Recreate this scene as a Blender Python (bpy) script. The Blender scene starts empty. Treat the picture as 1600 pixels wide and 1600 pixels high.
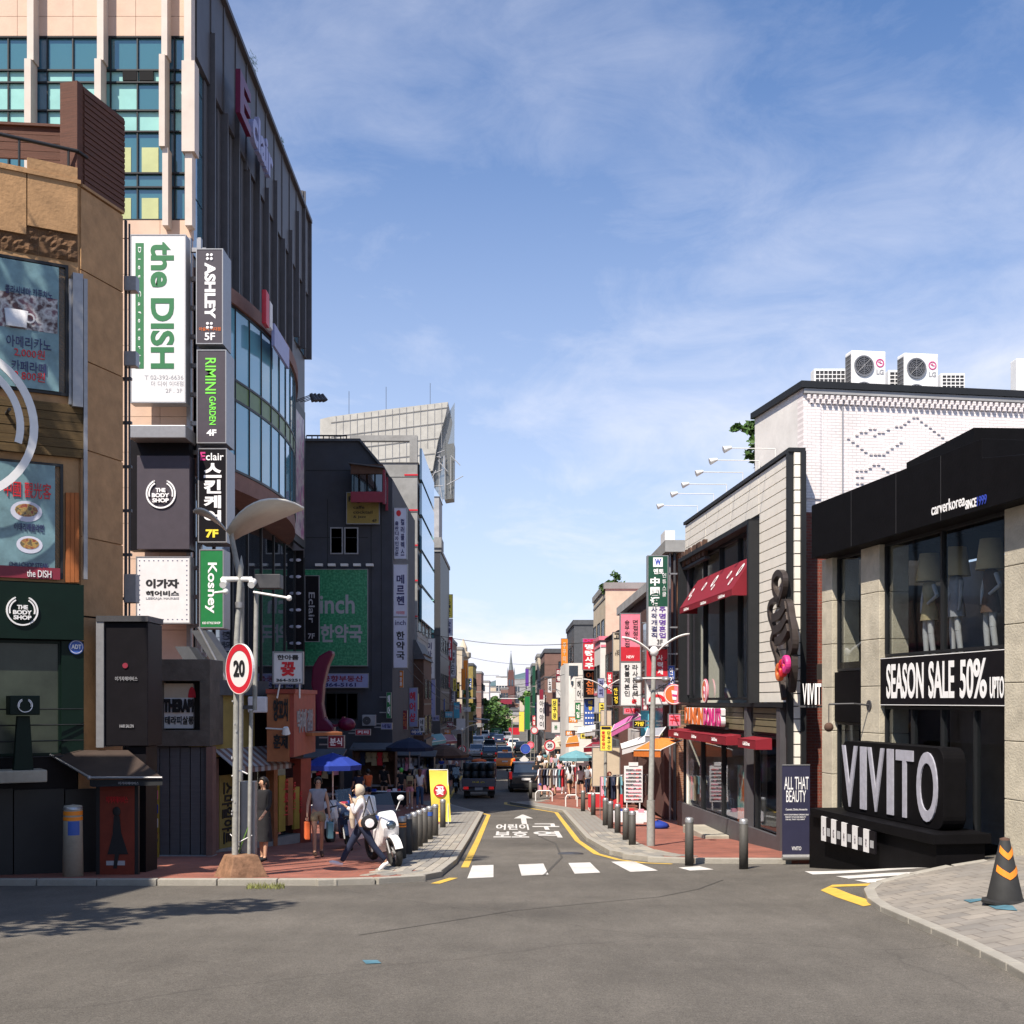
import bpy, bmesh, math, random
from mathutils import Vector, Matrix
R = math.radians
random.seed(7)
SC = bpy.context.scene
COL = SC.collection
CZ = 1.6                      # the photographer's eye above the road
FP, CX, CY = 1900.0, 800.0, 1095.0   # focal length, centre column and horizon row of the 1600 px photograph

# ---------------------------------------------------------------- camera, sky, sun, exposure
cd = bpy.data.cameras.new('camera'); cam = bpy.data.objects.new('camera', cd); COL.objects.link(cam)
cam.location = (0, 0, CZ); cam.rotation_euler = (R(90), 0, 0)
cd.sensor_width = 36; cd.lens = 36 * FP / 1600; cd.shift_y = (CY - 800) / 1600
cd.clip_end = 5000; cd.clip_start = .1
SC.camera = cam
SUNV = Vector((-.37, -.63, 1.0)).normalized()      # towards the sun
EXPO = 0.72
W = bpy.data.worlds.new('World'); SC.world = W; W.use_nodes = True
nt = W.node_tree; nt.nodes.clear()
def wn(t, **k):
    n = nt.nodes.new(t)
    for a, v in k.items(): setattr(n, a, v)
    return n
lk = nt.links.new
sky = wn('ShaderNodeTexSky', sky_type='NISHITA', sun_disc=False)
sky.sun_elevation = math.asin(SUNV.z); sky.sun_rotation = math.atan2(SUNV.x, SUNV.y)
sky.air_density = 1.0; sky.dust_density = .6; sky.ozone_density = 3.0; sky.altitude = 0
tc = wn('ShaderNodeTexCoord'); sep = wn('ShaderNodeSeparateXYZ'); lk(tc.outputs['Generated'], sep.inputs[0])
def mth(op, a, b=None, c=None, clamp=False):
    n = wn('ShaderNodeMath', operation=op); n.use_clamp = clamp
    for i, v in enumerate((a, b, c)):
        if v is None: continue
        if isinstance(v, (int, float)): n.inputs[i].default_value = v
        else: lk(v, n.inputs[i])
    return n.outputs[0]
# soft hazy cloud: noise on the view direction, streaked slightly upwards to the right
mp = wn('ShaderNodeMapping'); lk(tc.outputs['Generated'], mp.inputs[0])
mp.inputs['Location'].default_value = (.48, .1, .30); mp.inputs['Rotation'].default_value = (0, R(24), 0); mp.inputs['Scale'].default_value = (1.0, 1.0, 2.1)
n1 = wn('ShaderNodeTexNoise'); lk(mp.outputs[0], n1.inputs['Vector']); n1.inputs['Scale'].default_value = 2.1; n1.inputs['Detail'].default_value = 7; n1.inputs['Roughness'].default_value = .52; n1.inputs['Distortion'].default_value = .5
n2 = wn('ShaderNodeTexNoise'); lk(mp.outputs[0], n2.inputs['Vector']); n2.inputs['Scale'].default_value = 9; n2.inputs['Detail'].default_value = 10; n2.inputs['Roughness'].default_value = .68; n2.inputs['Distortion'].default_value = .6
cl = mth('MULTIPLY_ADD', n2.outputs[0], .30, n1.outputs[0])
cl = mth('MULTIPLY', mth('SUBTRACT', cl, .58), 2.4, clamp=True)
low = mth('SUBTRACT', 1.0, mth('MULTIPLY', sep.outputs[2], 2.05), clamp=True)     # milky air towards the horizon
low = mth('POWER', low, 1.3)
amt = mth('ADD', mth('MULTIPLY_ADD', cl, .48, .07), mth('MULTIPLY', low, mth('MULTIPLY_ADD', cl, .8, .72)), clamp=True)
tint = wn('ShaderNodeMix', data_type='RGBA', blend_type='MULTIPLY'); tint.inputs[0].default_value = 1
lk(sky.outputs[0], tint.inputs[6]); tint.inputs[7].default_value = (.66, 1.26, 1.80, 1)
mx = wn('ShaderNodeMix', data_type='RGBA'); lk(amt, mx.inputs[0]); lk(tint.outputs[2], mx.inputs[6]); mx.inputs[7].default_value = (11.4, 11.6, 12.9, 1)
bg = wn('ShaderNodeBackground'); bg.inputs[1].default_value = .053; lk(mx.outputs[2], bg.inputs[0])
wo = wn('ShaderNodeOutputWorld'); lk(bg.outputs[0], wo.inputs[0])
sd = bpy.data.lights.new('sun', 'SUN'); sd.energy = 4.9; sd.angle = R(.5); sd.color = (1, .90, .77)
so = bpy.data.objects.new('sun', sd); COL.objects.link(so); so.rotation_euler = SUNV.to_track_quat('Z', 'Y').to_euler()
SC.view_settings.view_transform = 'Standard'; SC.view_settings.look = 'None'; SC.view_settings.exposure = EXPO; SC.view_settings.gamma = 1
SC.cycles.max_bounces = 6; SC.cycles.transparent_max_bounces = 8

# ---------------------------------------------------------------- ground profile (metres below the eye, by distance)
KN = [(-40, .2), (0, 1.6), (8, 2.2), (22, 3.2), (33, 3.8), (50, 4.6), (65, 5.15), (100, 5.95), (190, 6.8), (260, 6.6), (330, 5.2), (450, 1.5), (620, -4), (2500, -4)]
def H(y):
    for (a, p), (b, q) in zip(KN, KN[1:]):
        if y <= b: return p + (q - p) * (y - a) / (b - a)
    return KN[-1][1]
def G(x, y):
    r = .16 * max(0, min(x, 8) - 4) * min(1, max(0, 25 - y) / 6.0)
    return CZ - H(y) + r
def gp(px, py, dz=0):            # the ground point seen at a pixel of the photograph
    rx, rz = (px - CX) / FP, (CY - py) / FP
    t = 3.0
    while t < 700:
        if CZ + rz * t <= G(rx * t, t) + dz: break
        t += .05
    return rx * t, t
def PX(px, d): return (px - CX) * d / FP
def PZ(py, d): return CZ + (CY - py) * d / FP

# ---------------------------------------------------------------- materials
MATS = {}
def lin(c): return tuple(((v / 255) / 12.92 if v / 255 <= .04045 else ((v / 255 + .055) / 1.055) ** 2.4) for v in c) + (1,)
def mat(name, c, rough=.8, var=.12, scale=6, bump=.0, bscale=None, metal=0, spec=.4, emit=0, alpha=None, dirt=0, stretch=None):
    """plain painted / mineral surface: base colour with two scales of noise, dirt patches and a little relief"""
    if name in MATS: return MATS[name]
    m = bpy.data.materials.new(name); MATS[name] = m; m.use_nodes = True
    t = m.node_tree; b = t.nodes['Principled BSDF']
    b.inputs['Roughness'].default_value = rough; b.inputs['Metallic'].default_value = metal
    b.inputs['Specular IOR Level'].default_value = spec
    col = c if isinstance(c, tuple) and len(c) == 4 else tuple(c) + (1,)
    if var > 0:
        tc = t.nodes.new('ShaderNodeTexCoord'); mp = t.nodes.new('ShaderNodeMapping'); t.links.new(tc.outputs['Object'], mp.inputs[0])
        if stretch: mp.inputs['Scale'].default_value = stretch
        n = t.nodes.new('ShaderNodeTexNoise'); n.inputs['Scale'].default_value = scale; n.inputs['Detail'].default_value = 8; n.inputs['Roughness'].default_value = .65
        t.links.new(mp.outputs[0], n.inputs['Vector'])
        r = t.nodes.new('ShaderNodeMapRange'); t.links.new(n.outputs[0], r.inputs[0]); r.inputs[1].default_value = .3; r.inputs[2].default_value = .7
        r.inputs[3].default_value = 1 - var; r.inputs[4].default_value = 1 + var
        mlt = t.nodes.new('ShaderNodeMix'); mlt.data_type = 'RGBA'; mlt.blend_type = 'MULTIPLY'; mlt.inputs[0].default_value = 1
        mlt.inputs[6].default_value = col; t.links.new(r.outputs[0], mlt.inputs[7])
        out = mlt.outputs[2]
        if dirt:
            n3 = t.nodes.new('ShaderNodeTexNoise'); n3.inputs['Scale'].default_value = .7; n3.inputs['Detail'].default_value = 6; n3.inputs['Roughness'].default_value = .7
            t.links.new(mp.outputs[0], n3.inputs['Vector'])
            r3 = t.nodes.new('ShaderNodeMapRange'); t.links.new(n3.outputs[0], r3.inputs[0]); r3.inputs[1].default_value = .42; r3.inputs[2].default_value = .72; r3.inputs[3].default_value = 0; r3.inputs[4].default_value = dirt
            m3 = t.nodes.new('ShaderNodeMix'); m3.data_type = 'RGBA'; t.links.new(r3.outputs[0], m3.inputs[0]); t.links.new(out, m3.inputs[6]); m3.inputs[7].default_value = (.05, .045, .035, 1)
            out = m3.outputs[2]
        t.links.new(out, b.inputs['Base Color'])
        if bump:
            n2 = t.nodes.new('ShaderNodeTexNoise'); n2.inputs['Scale'].default_value = bscale or scale * 8; n2.inputs['Detail'].default_value = 5
            t.links.new(mp.outputs[0], n2.inputs['Vector'])
            bp = t.nodes.new('ShaderNodeBump'); bp.inputs['Strength'].default_value = bump; bp.inputs['Distance'].default_value = .02
            t.links.new(n2.outputs[0], bp.inputs['Height']); t.links.new(bp.outputs[0], b.inputs['Normal'])
    else: b.inputs['Base Color'].default_value = col
    if emit: b.inputs['Emission Color'].default_value = col; b.inputs['Emission Strength'].default_value = emit
    return m
def brickmat(name, c1, c2, mortar, bw=.2, bh=.067, ms=.008, axes='xz', bump=.5, dirt=.2, rough=.85):
    m = bpy.data.materials.new(name); MATS[name] = m; m.use_nodes = True
    t = m.node_tree; b = t.nodes['Principled BSDF']; b.inputs['Roughness'].default_value = rough
    tc = t.nodes.new('ShaderNodeTexCoord'); sp = t.nodes.new('ShaderNodeSeparateXYZ'); cb = t.nodes.new('ShaderNodeCombineXYZ')
    t.links.new(tc.outputs['Object'], sp.inputs[0])
    ia, ib = 'xyz'.index(axes[0]), 'xyz'.index(axes[1])
    t.links.new(sp.outputs[ia], cb.inputs[0]); t.links.new(sp.outputs[ib], cb.inputs[1])
    k = t.nodes.new('ShaderNodeTexBrick'); t.links.new(cb.outputs[0], k.inputs['Vector'])
    k.inputs['Color1'].default_value = tuple(c1) + (1,); k.inputs['Color2'].default_value = tuple(c2) + (1,); k.inputs['Mortar'].default_value = tuple(mortar) + (1,)
    k.inputs['Scale'].default_value = 1; k.inputs['Brick Width'].default_value = bw; k.inputs['Row Height'].default_value = bh; k.inputs['Mortar Size'].default_value = ms; k.inputs['Bias'].default_value = .1
    n = t.nodes.new('ShaderNodeTexNoise'); n.inputs['Scale'].default_value = 1.3; n.inputs['Detail'].default_value = 9; n.inputs['Roughness'].default_value = .7; t.links.new(tc.outputs['Object'], n.inputs['Vector'])
    r = t.nodes.new('ShaderNodeMapRange'); t.links.new(n.outputs[0], r.inputs[0]); r.inputs[1].default_value = .35; r.inputs[2].default_value = .7; r.inputs[3].default_value = 1.12; r.inputs[4].default_value = 1 - dirt
    mm = t.nodes.new('ShaderNodeMix'); mm.data_type = 'RGBA'; mm.blend_type = 'MULTIPLY'; mm.inputs[0].default_value = 1
    t.links.new(k.outputs[0], mm.inputs[6]); t.links.new(r.outputs[0], mm.inputs[7]); t.links.new(mm.outputs[2], b.inputs['Base Color'])
    bp = t.nodes.new('ShaderNodeBump'); bp.invert = True; bp.inputs['Strength'].default_value = bump; bp.inputs['Distance'].default_value = .01
    t.links.new(k.outputs['Fac'], bp.inputs['Height']); t.links.new(bp.outputs[0], b.inputs['Normal'])
    return m
def glassmat(name, c, refl=.35, trans=.0, rough=.03):
    """window glass: tinted body with sky reflection; trans > 0 lets one see in"""
    m = bpy.data.materials.new(name); MATS[name] = m; m.use_nodes = True
    t = m.node_tree; t.nodes.clear()
    o = t.nodes.new('ShaderNodeOutputMaterial'); g = t.nodes.new('ShaderNodeBsdfGlossy'); g.inputs['Roughness'].default_value = rough; g.inputs[0].default_value = (.9, .95, 1, 1)
    if trans > 0:
        d = t.nodes.new('ShaderNodeBsdfTransparent'); d.inputs[0].default_value = (c[0], c[1], c[2], 1)
    else:
        d = t.nodes.new('ShaderNodeBsdfDiffuse'); d.inputs[0].default_value = (c[0], c[1], c[2], 1)
    fr = t.nodes.new('ShaderNodeFresnel'); fr.inputs[0].default_value = 1.5
    mm = t.nodes.new('ShaderNodeMath'); mm.operation = 'MULTIPLY_ADD'; t.links.new(fr.outputs[0], mm.inputs[0]); mm.inputs[1].default_value = 1.0; mm.inputs[2].default_value = refl * .25; mm.use_clamp = True
    ge = t.nodes.new('ShaderNodeNewGeometry'); bf = t.nodes.new('ShaderNodeMath'); bf.operation = 'SUBTRACT'; bf.inputs[0].default_value = 1; t.links.new(ge.outputs['Backfacing'], bf.inputs[1])
    m2 = t.nodes.new('ShaderNodeMath'); m2.operation = 'MULTIPLY'; t.links.new(mm.outputs[0], m2.inputs[0]); t.links.new(bf.outputs[0], m2.inputs[1])
    mx = t.nodes.new('ShaderNodeMixShader'); t.links.new(m2.outputs[0], mx.inputs[0]); t.links.new(d.outputs[0], mx.inputs[1]); t.links.new(g.outputs[0], mx.inputs[2]); t.links.new(mx.outputs[0], o.inputs[0])
    tc = t.nodes.new('ShaderNodeTexCoord'); n = t.nodes.new('ShaderNodeTexNoise'); n.inputs['Scale'].default_value = .6; t.links.new(tc.outputs['Object'], n.inputs['Vector'])
    bp = t.nodes.new('ShaderNodeBump'); bp.inputs['Strength'].default_value = .06; bp.inputs['Distance'].default_value = .05; t.links.new(n.outputs[0], bp.inputs['Height']); t.links.new(bp.outputs[0], g.inputs['Normal'])
    return m

# ---------------------------------------------------------------- mesh building
class MB:
    def __init__(s): s.v = []; s.f = []; s.sm = []
    def add(s, vs, fs, smooth=False):
        k = len(s.v); s.v += [tuple(p) for p in vs]; s.f += [tuple(i + k for i in f) for f in fs]; s.sm += [smooth] * len(fs); return s
    def box(s, x0, x1, y0, y1, z0, z1):
        return s.add([(x0, y0, z0), (x1, y0, z0), (x1, y1, z0), (x0, y1, z0), (x0, y0, z1), (x1, y0, z1), (x1, y1, z1), (x0, y1, z1)],
                     [(0, 3, 2, 1), (4, 5, 6, 7), (0, 1, 5, 4), (1, 2, 6, 5), (2, 3, 7, 6), (3, 0, 4, 7)])
    def prism(s, poly, a, b, ax='y'):
        """outline extruded along an axis: ax y -> outline in x,z; z -> outline in x,y; x -> outline in y,z"""
        n = len(poly)
        f = {'y': lambda p, t: (p[0], t, p[1]), 'z': lambda p, t: (p[0], p[1], t), 'x': lambda p, t: (t, p[0], p[1])}[ax]
        vs = [f(p, a) for p in poly] + [f(p, b) for p in poly]
        fs = [tuple(range(n)), tuple(range(2 * n - 1, n - 1, -1))] + [(i, i + n, (i + 1) % n + n, (i + 1) % n) for i in range(n)]
        return s.add(vs, fs)
    def cyl(s, p0, p1, r0, r1=None, n=10, cap=True, smooth=True):
        p0, p1 = Vector(p0), Vector(p1); r1 = r0 if r1 is None else r1
        d = (p1 - p0).normalized(); a = d.orthogonal().normalized(); b = d.cross(a)
        vs = []
        for p, r in ((p0, r0), (p1, r1)):
            for i in range(n): t = 2 * math.pi * i / n; vs.append(p + (a * math.cos(t) + b * math.sin(t)) * r)
        s.add(vs, [(i, (i + 1) % n, (i + 1) % n + n, i + n) for i in range(n)], smooth)
        if cap: s.add([v for v in vs], [tuple(range(n - 1, -1, -1)), tuple(range(n, 2 * n))])
        return s
    def tube(s, pts, r, n=6):
        for i, (a, b) in enumerate(zip(pts, pts[1:])):
            ra = r[i] if isinstance(r, (list, tuple)) else r; rb = r[i + 1] if isinstance(r, (list, tuple)) else r
            s.cyl(a, b, ra, rb, n)
        return s
    def lathe(s, prof, n=16, c=(0, 0, 0), smooth=True, sx=1, sy=1):
        vs = []
        for r, z in prof:
            for i in range(n): t = 2 * math.pi * i / n; vs.append((c[0] + r * math.cos(t) * sx, c[1] + r * math.sin(t) * sy, c[2] + z))
        fs = [(j * n + i, j * n + (i + 1) % n, (j + 1) * n + (i + 1) % n, (j + 1) * n + i) for j in range(len(prof) - 1) for i in range(n)]
        s.add(vs, fs, smooth)
        return s
    def ell(s, c, rx, ry, rz, n=12, m=8, t0=0, t1=math.pi):
        prof = [(math.sin(t0 + (t1 - t0) * i / m), math.cos(t0 + (t1 - t0) * i / m)) for i in range(m + 1)]
        vs = [(c[0] + rx * r * math.cos(2 * math.pi * k / n), c[1] + ry * r * math.sin(2 * math.pi * k / n), c[2] + rz * z) for r, z in prof for k in range(n)]
        return s.add(vs, [(j * n + i, (j + 1) * n + i, (j + 1) * n + (i + 1) % n, j * n + (i + 1) % n) for j in range(m) for i in range(n)], True)
    def ring(s, c, r0, r1, y0, y1, n=32, a0=0, a1=360, ax='y'):
        """flat ring in the x,z plane with thickness along y (or wheel-like along x)"""
        k = int(n); full = abs(a1 - a0) >= 360
        vs = []
        for i in range(k + 1):
            t = R(a0 + (a1 - a0) * i / k)
            for r, y in ((r0, y0), (r1, y0), (r1, y1), (r0, y1)):
                p = (c[0] + r * math.cos(t), c[1] + y, c[2] + r * math.sin(t))
                if ax == 'x': p = (c[0] + y, c[1] + r * math.cos(t), c[2] + r * math.sin(t))
                vs.append(p)
        fs = []
        for i in range(k):
            for j in range(4): fs.append((i * 4 + j, i * 4 + (j + 1) % 4, i * 4 + 4 + (j + 1) % 4, i * 4 + 4 + j))
        if not full: fs += [(0, 3, 2, 1), (k * 4, k * 4 + 1, k * 4 + 2, k * 4 + 3)]
        return s.add(vs, fs)
    def xf(s, M):
        s.v = [tuple(M @ Vector(p)) for p in s.v]; return s
    def mesh(s, name, m, fixn=True, bev=0):
        me = bpy.data.meshes.new(name); me.from_pydata(s.v, [], s.f)
        me.polygons.foreach_set('use_smooth', s.sm)
        if m: me.materials.append(m)
        bm = bmesh.new(); bm.from_mesh(me)
        if fixn: bmesh.ops.recalc_face_normals(bm, faces=bm.faces)
        if bev:
            bmesh.ops.bevel(bm, geom=[e for e in bm.edges if e.calc_face_angle(0) > .6], offset=bev, segments=2, affect='EDGES', profile=.6)
        bm.to_mesh(me); bm.free(); me.update()
        return me
def link(name, me, parent=None, loc=(0, 0, 0), rot=0, label=None, kind=None):
    o = bpy.data.objects.new(name, me); COL.objects.link(o)
    o.location = loc
    if rot: o.rotation_euler = (0, 0, rot) if isinstance(rot, (int, float)) else rot
    if parent is not None: o.parent = parent
    if label: o['label'] = label
    if kind: o['kind'] = kind
    return o
def struct(name, mb, m): return link(name, mb.mesh(name, m, False), kind='structure')
class T:
    """a thing: an Empty at its base, local x to the viewer's right along its face, local y into it, z up"""
    def __init__(s, name, label, cat, x=0, y=0, z=0, th=0, group=None):
        s.o = bpy.data.objects.new(name, None); COL.objects.link(s.o); s.o.empty_display_size = .2
        s.o.location = (x, y, z); s.o.rotation_euler = (0, 0, th); s.o['label'] = label; s.o['category'] = cat
        if group: s.o['group'] = group
        s.O = (x, y, z); s.th = th
    def U(s, px, py=1095, n=0):
        c, k = math.cos(s.th), math.sin(s.th); rx = (px - CX) / FP
        t = (n - s.O[0] * k + s.O[1] * c) / (-rx * k + c)
        u = (rx * t - s.O[0]) * c + (t - s.O[1]) * k
        return u, CZ + (CY - py) / FP * t - s.O[2]
    def p(s, name, mb, m, parent=None, label=None, kind=None, bev=0, fix=True):
        return link(name, mb.mesh(name, m, fix, bev), parent or s.o, label=label, kind=kind)
    def b(s, name, m, u0, u1, y0, y1, z0, z1, parent=None, label=None, bev=0):
        return s.p(name, MB().box(min(u0, u1), max(u0, u1), min(y0, y1), max(y0, y1), min(z0, z1), max(z0, z1)), m, parent, label, bev=bev)
    def pb(s, name, m, px0, py0, px1, py1, y0=-.02, y1=.05, at=None, parent=None, label=None, bev=0):
        """box given by pixel corners on the plane y = y0; heights read at the px0 side (or at=1: px1 side)"""
        n = y0
        u0, a0 = s.U(px0, py0, n); u1, a1 = s.U(px1, py1, n)
        if at == 1: za, zb = s.U(px1, py0, n)[1], a1
        elif at == 'm': za, zb = s.U((px0 + px1) / 2, py0, n)[1], s.U((px0 + px1) / 2, py1, n)[1]
        else: za, zb = a0, s.U(px0, py1, n)[1]
        return s.b(name, m, u0, u1, y0, y1, zb, za, parent, label, bev)
    def text(s, body, m, u0, z0, u1, z1, y=-.03, ext=.006, rot=0, bold=0, parent=None, name='lettering', mirror=False, sp=1.0, ls=None):
        return text(body, m, s.o if parent is None else parent, u0, z0, u1, z1, y, ext, rot, bold, name, mirror, sp, ls)
    def ptext(s, body, m, px0, py0, px1, py1, y=-.03, at='m', **k):
        n = y
        u0, _ = s.U(px0, py0, n); u1, _ = s.U(px1, py1, n)
        q = {'m': (px0 + px1) / 2, 0: px0, 1: px1}[at]
        return s.text(body, m, u0, s.U(q, py1, n)[1], u1, s.U(q, py0, n)[1], y, **k)
TXC = {}
def text(body, m, parent, u0, z0, u1, z1, y, ext=.006, rot=0, bold=0, name='lettering', mirror=False, sp=1.0, ls=None):
    key = (body, rot, bold, sp, ls)
    if key not in TXC:
        c = bpy.data.curves.new('lettering', 'FONT'); c.body = body; c.size = 1; c.resolution_u = 6 if len(body) <= 3 else (2 if any(ord(q) > 300 for q in body) else 4); c.extrude = .5; c.offset = bold; c.space_character = sp
        c.align_x = 'CENTER'
        if ls: c.space_line = ls
        ob = bpy.data.objects.new('tmp', c); me = bpy.data.meshes.new_from_object(ob)
        vs = [Vector(v.co) for v in me.vertices]; fs = [tuple(p.vertices) for p in me.polygons]
        bpy.data.objects.remove(ob); bpy.data.curves.remove(c); bpy.data.meshes.remove(me)
        if rot: vs = [Matrix.Rotation(R(rot), 3, 'Z') @ v for v in vs]
        TXC[key] = (vs, fs)
    vs, fs = TXC[key]
    if not vs: return None
    ax, bx = min(v.x for v in vs), max(v.x for v in vs); ay, by = min(v.y for v in vs), max(v.y for v in vs)
    if u0 > u1: u0, u1 = u1, u0
    if mirror: u0, u1 = u1, u0
    P = [(u0 + (v.x - ax) / (bx - ax) * (u1 - u0), y - (v.z + .5) * ext * 2, z0 + (v.y - ay) / max(1e-6, by - ay) * (z1 - z0)) for v in vs]
    me = bpy.data.meshes.new(name); me.from_pydata(P, [], fs); me.materials.append(m); me.update()
    return link(name, me, parent)
def copy_tree(o, parent=None):
    c = o.copy(); COL.objects.link(c)
    if parent is not None: c.parent = parent
    for ch in list(o.children): copy_tree(ch, c)
    return c
def tag(o, label, cat, group=None):
    o['label'] = label; o['category'] = cat
    if group: o['group'] = group
    return o
def csign(name, label, px0, py0, px1, py1, d, bgm, texts=(), thk=.12, group=None, cat='sign', frame=None, side=0, z=None):
    """projecting sign that faces the camera end of the street; texts = (string, (fx0, fy0, fx1, fy1) from top left, material, rot, bold)"""
    x0, x1 = PX(px0, d), PX(px1, d); zt, zb = PZ(py0, d), PZ(py1, d)
    t = T(name, label, cat, (x0 + x1) / 2, d, zb, 0, group)
    w, h = (x1 - x0) / 2, zt - zb
    t.b('panel', bgm, -w, w, 0, thk, 0, h, bev=min(.012, thk * .2))
    fm = frame or MATS['metal_grey']
    e = min(.03, w * .1)
    f = MB()
    for a in ((-w - e, -w, 0, h), (w, w + e, 0, h)): f.box(a[0], a[1], -.012, thk + .01, -e, h + e)
    f.box(-w, w, -.012, thk + .01, h, h + e); f.box(-w, w, -.012, thk + .01, -e, 0); t.p('frame', f, fm)
    if side:
        br = MB()
        for k in (.2, .8): br.box(min(side * w, side * (w + .35)), max(side * w, side * (w + .35)), thk * .3, thk * .6, h * k, h * k + .05)
        t.p('bracket', br, fm)
    for q in texts:
        s_, bb, m_ = q[:3]; rot = q[3] if len(q) > 3 else 0; bold = q[4] if len(q) > 4 else 0.015
        t.text(s_, m_, -w + bb[0] * 2 * w, h * (1 - bb[3]), -w + bb[2] * 2 * w, h * (1 - bb[1]), 0.0 - .002, .004, rot, bold)
    return t
M = lambda n: MATS[n]
# ---------------------------------------------------------------- palette
mat('metal_grey', (.30, .30, .31), .45, .1, 10, metal=.6)
mat('metal_dark', (.05, .05, .055), .5, .15, 8)
mat('black_panel', (.0045, .0042, .005), .6, .25, 3, bump=.1, spec=.08)
mat('ink_black', (.012, .012, .014), .6, 0); mat('ink_white', (.85, .84, .84), .5, 0); mat('ink_red', (.6, .02, .03), .5, 0)
mat('ink_green', (.03, .16, .06), .5, 0); mat('ink_lime', (.2, .75, .08), .5, 0); mat('ink_yellow', (.85, .65, .05), .5, 0)
mat('ink_blue', (.03, .06, .4), .5, 0); mat('ink_pink', (.55, .035, .2), .5, 0); mat('ink_orange', (.6, .15, .04), .5, 0); mat('ink_grey', (.35, .35, .37), .5, 0); mat('ink_navy', (.03, .03, .12), .5, 0)
mat('ink_purple', (.12, .04, .3), .5, 0)
mat('board_white', (.68, .67, .67), .5, .05, 4, dirt=.12); mat('board_pale', (.62, .63, .74), .5, .05, 4, dirt=.15); mat('board_black', (.007, .006, .008), .5, .2, 4, spec=.15)
mat('board_charcoal', (.06, .05, .062), .45, .1, 4); mat('board_navy', (.028, .028, .06), .5, .1, 4); mat('board_green', (.015, .17, .05), .4, .08, 4)
mat('board_darkgreen', (.012, .07, .04), .45, .1, 3); mat('board_yellow', (.82, .68, .10), .5, .08, 4); mat('board_red', (.50, .02, .035), .45, .1, 4); mat('board_pink', (.75, .20, .28), .5, .15, 3)
mat('board_orange', (.8, .24, .02), .5, .08, 4); mat('board_maroon', (.22, .02, .04), .5, .1, 4); mat('board_blue', (.04, .10, .38), .5, .1, 4); mat('board_lilac', (.28, .30, .50), .5, .08, 4)
mat('bollard_grey', (.06, .057, .052), .65, .12, 14, dirt=.25); mat('steel_light', (.42, .42, .42), .4, .08, 10, metal=.7)
mat('pole_grey', (.30, .30, .28), .55, .2, 12, dirt=.25); mat('rubber_black', (.02, .02, .02), .75, .2, 8)
mat('cloth_white', (.72, .70, .72), .9, .1, 8); mat('cloth_black', (.015, .015, .018), .9, .2, 10); mat('cloth_navy', (.015, .022, .05), .9, .2, 20); mat('cloth_beige', (.50, .42, .33), .95, .12, 12)
mat('cloth_orange', (.7, .14, .04), .9, .15, 10); mat('cloth_pink', (.7, .3, .38), .9, .15, 10); mat('cloth_grey', (.28, .29, .33), .9, .15, 10); mat('cloth_denim', (.05, .10, .2), .9, .2, 20); mat('cloth_red', (.5, .03, .04), .9, .15, 10)
mat('cloth_blue', (.012, .035, .26), .8, .15, 6); mat('cloth_green', (.1, .5, .08), .8, .15, 6); mat('cloth_khaki', (.34, .28, .16), .9, .15, 10); mat('cloth_teal', (.12, .28, .33), .85, .15, 6); mat('cloth_brown', (.09, .05, .035), .9, .2, 6)
mat('skin', (.50, .29, .19), .55, .08, 20); mat('hair_black', (.012, .010, .009), .5, .3, 30, stretch=(4, 4, .5)); mat('hair_red', (.12, .03, .02), .5, .3, 30)
mat('concrete', (.36, .33, .27), .9, .16, 2.5, bump=.35, bscale=30, dirt=.35); mat('concrete_grey', (.27, .27, .265), .9, .14, 2, bump=.3, bscale=25, dirt=.3)
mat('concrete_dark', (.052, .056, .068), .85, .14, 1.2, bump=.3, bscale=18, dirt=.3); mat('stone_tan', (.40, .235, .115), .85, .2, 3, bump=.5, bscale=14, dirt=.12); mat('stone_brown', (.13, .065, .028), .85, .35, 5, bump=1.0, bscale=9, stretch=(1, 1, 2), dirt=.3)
mat('stone_peach', (.58, .41, .31), .7, .07, 2, bump=.15, dirt=.1); mat('wood_dark', (.095, .035, .02), .7, .3, 3, bump=.4, stretch=(.6, .6, 14)); mat('wood_olive', (.10, .062, .022), .75, .3, 3, bump=.4, stretch=(.6, .6, 14))
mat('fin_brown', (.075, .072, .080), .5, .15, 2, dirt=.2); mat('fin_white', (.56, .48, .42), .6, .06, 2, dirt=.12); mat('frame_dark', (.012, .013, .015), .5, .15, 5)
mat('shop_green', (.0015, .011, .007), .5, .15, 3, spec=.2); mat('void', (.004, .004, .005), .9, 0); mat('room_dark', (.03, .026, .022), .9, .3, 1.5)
mat('white_paint', (.80, .80, .80), .6, .05, 5, dirt=.08); mat('plaster_white', (.72, .70, .68), .85, .08, 1.5, bump=.15, dirt=.15); mat('plaster_cream', (.55, .47, .36), .85, .12, 1.5, bump=.2, dirt=.2)
mat('plaster_yellow', (.30, .23, .07), .85, .2, 2, bump=.2, dirt=.3); mat('plaster_orange', (.42, .13, .035), .8, .2, 2, dirt=.25); mat('plaster_pinkbrown', (.20, .115, .095), .85, .15, 2, bump=.2, dirt=.2); mat('plaster_grey', (.35, .35, .36), .85, .12, 1.5, dirt=.25)
mat('tile_white', (.82, .78, .70), .35, .06, 3, dirt=.06); mat('tile_olive', (.16, .14, .085), .5, .1, 4); mat('pale_metal', (.72, .72, .70), .4, .05, 6)
mat('leaf', (.05, .11, .02), .6, .5, 3); mat('leaf_light', (.10, .20, .035), .6, .4, 3); mat('bark', (.10, .07, .045), .9, .3, 8, bump=.6); mat('grass', (.16, .17, .05), .9, .4, 6)
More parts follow.
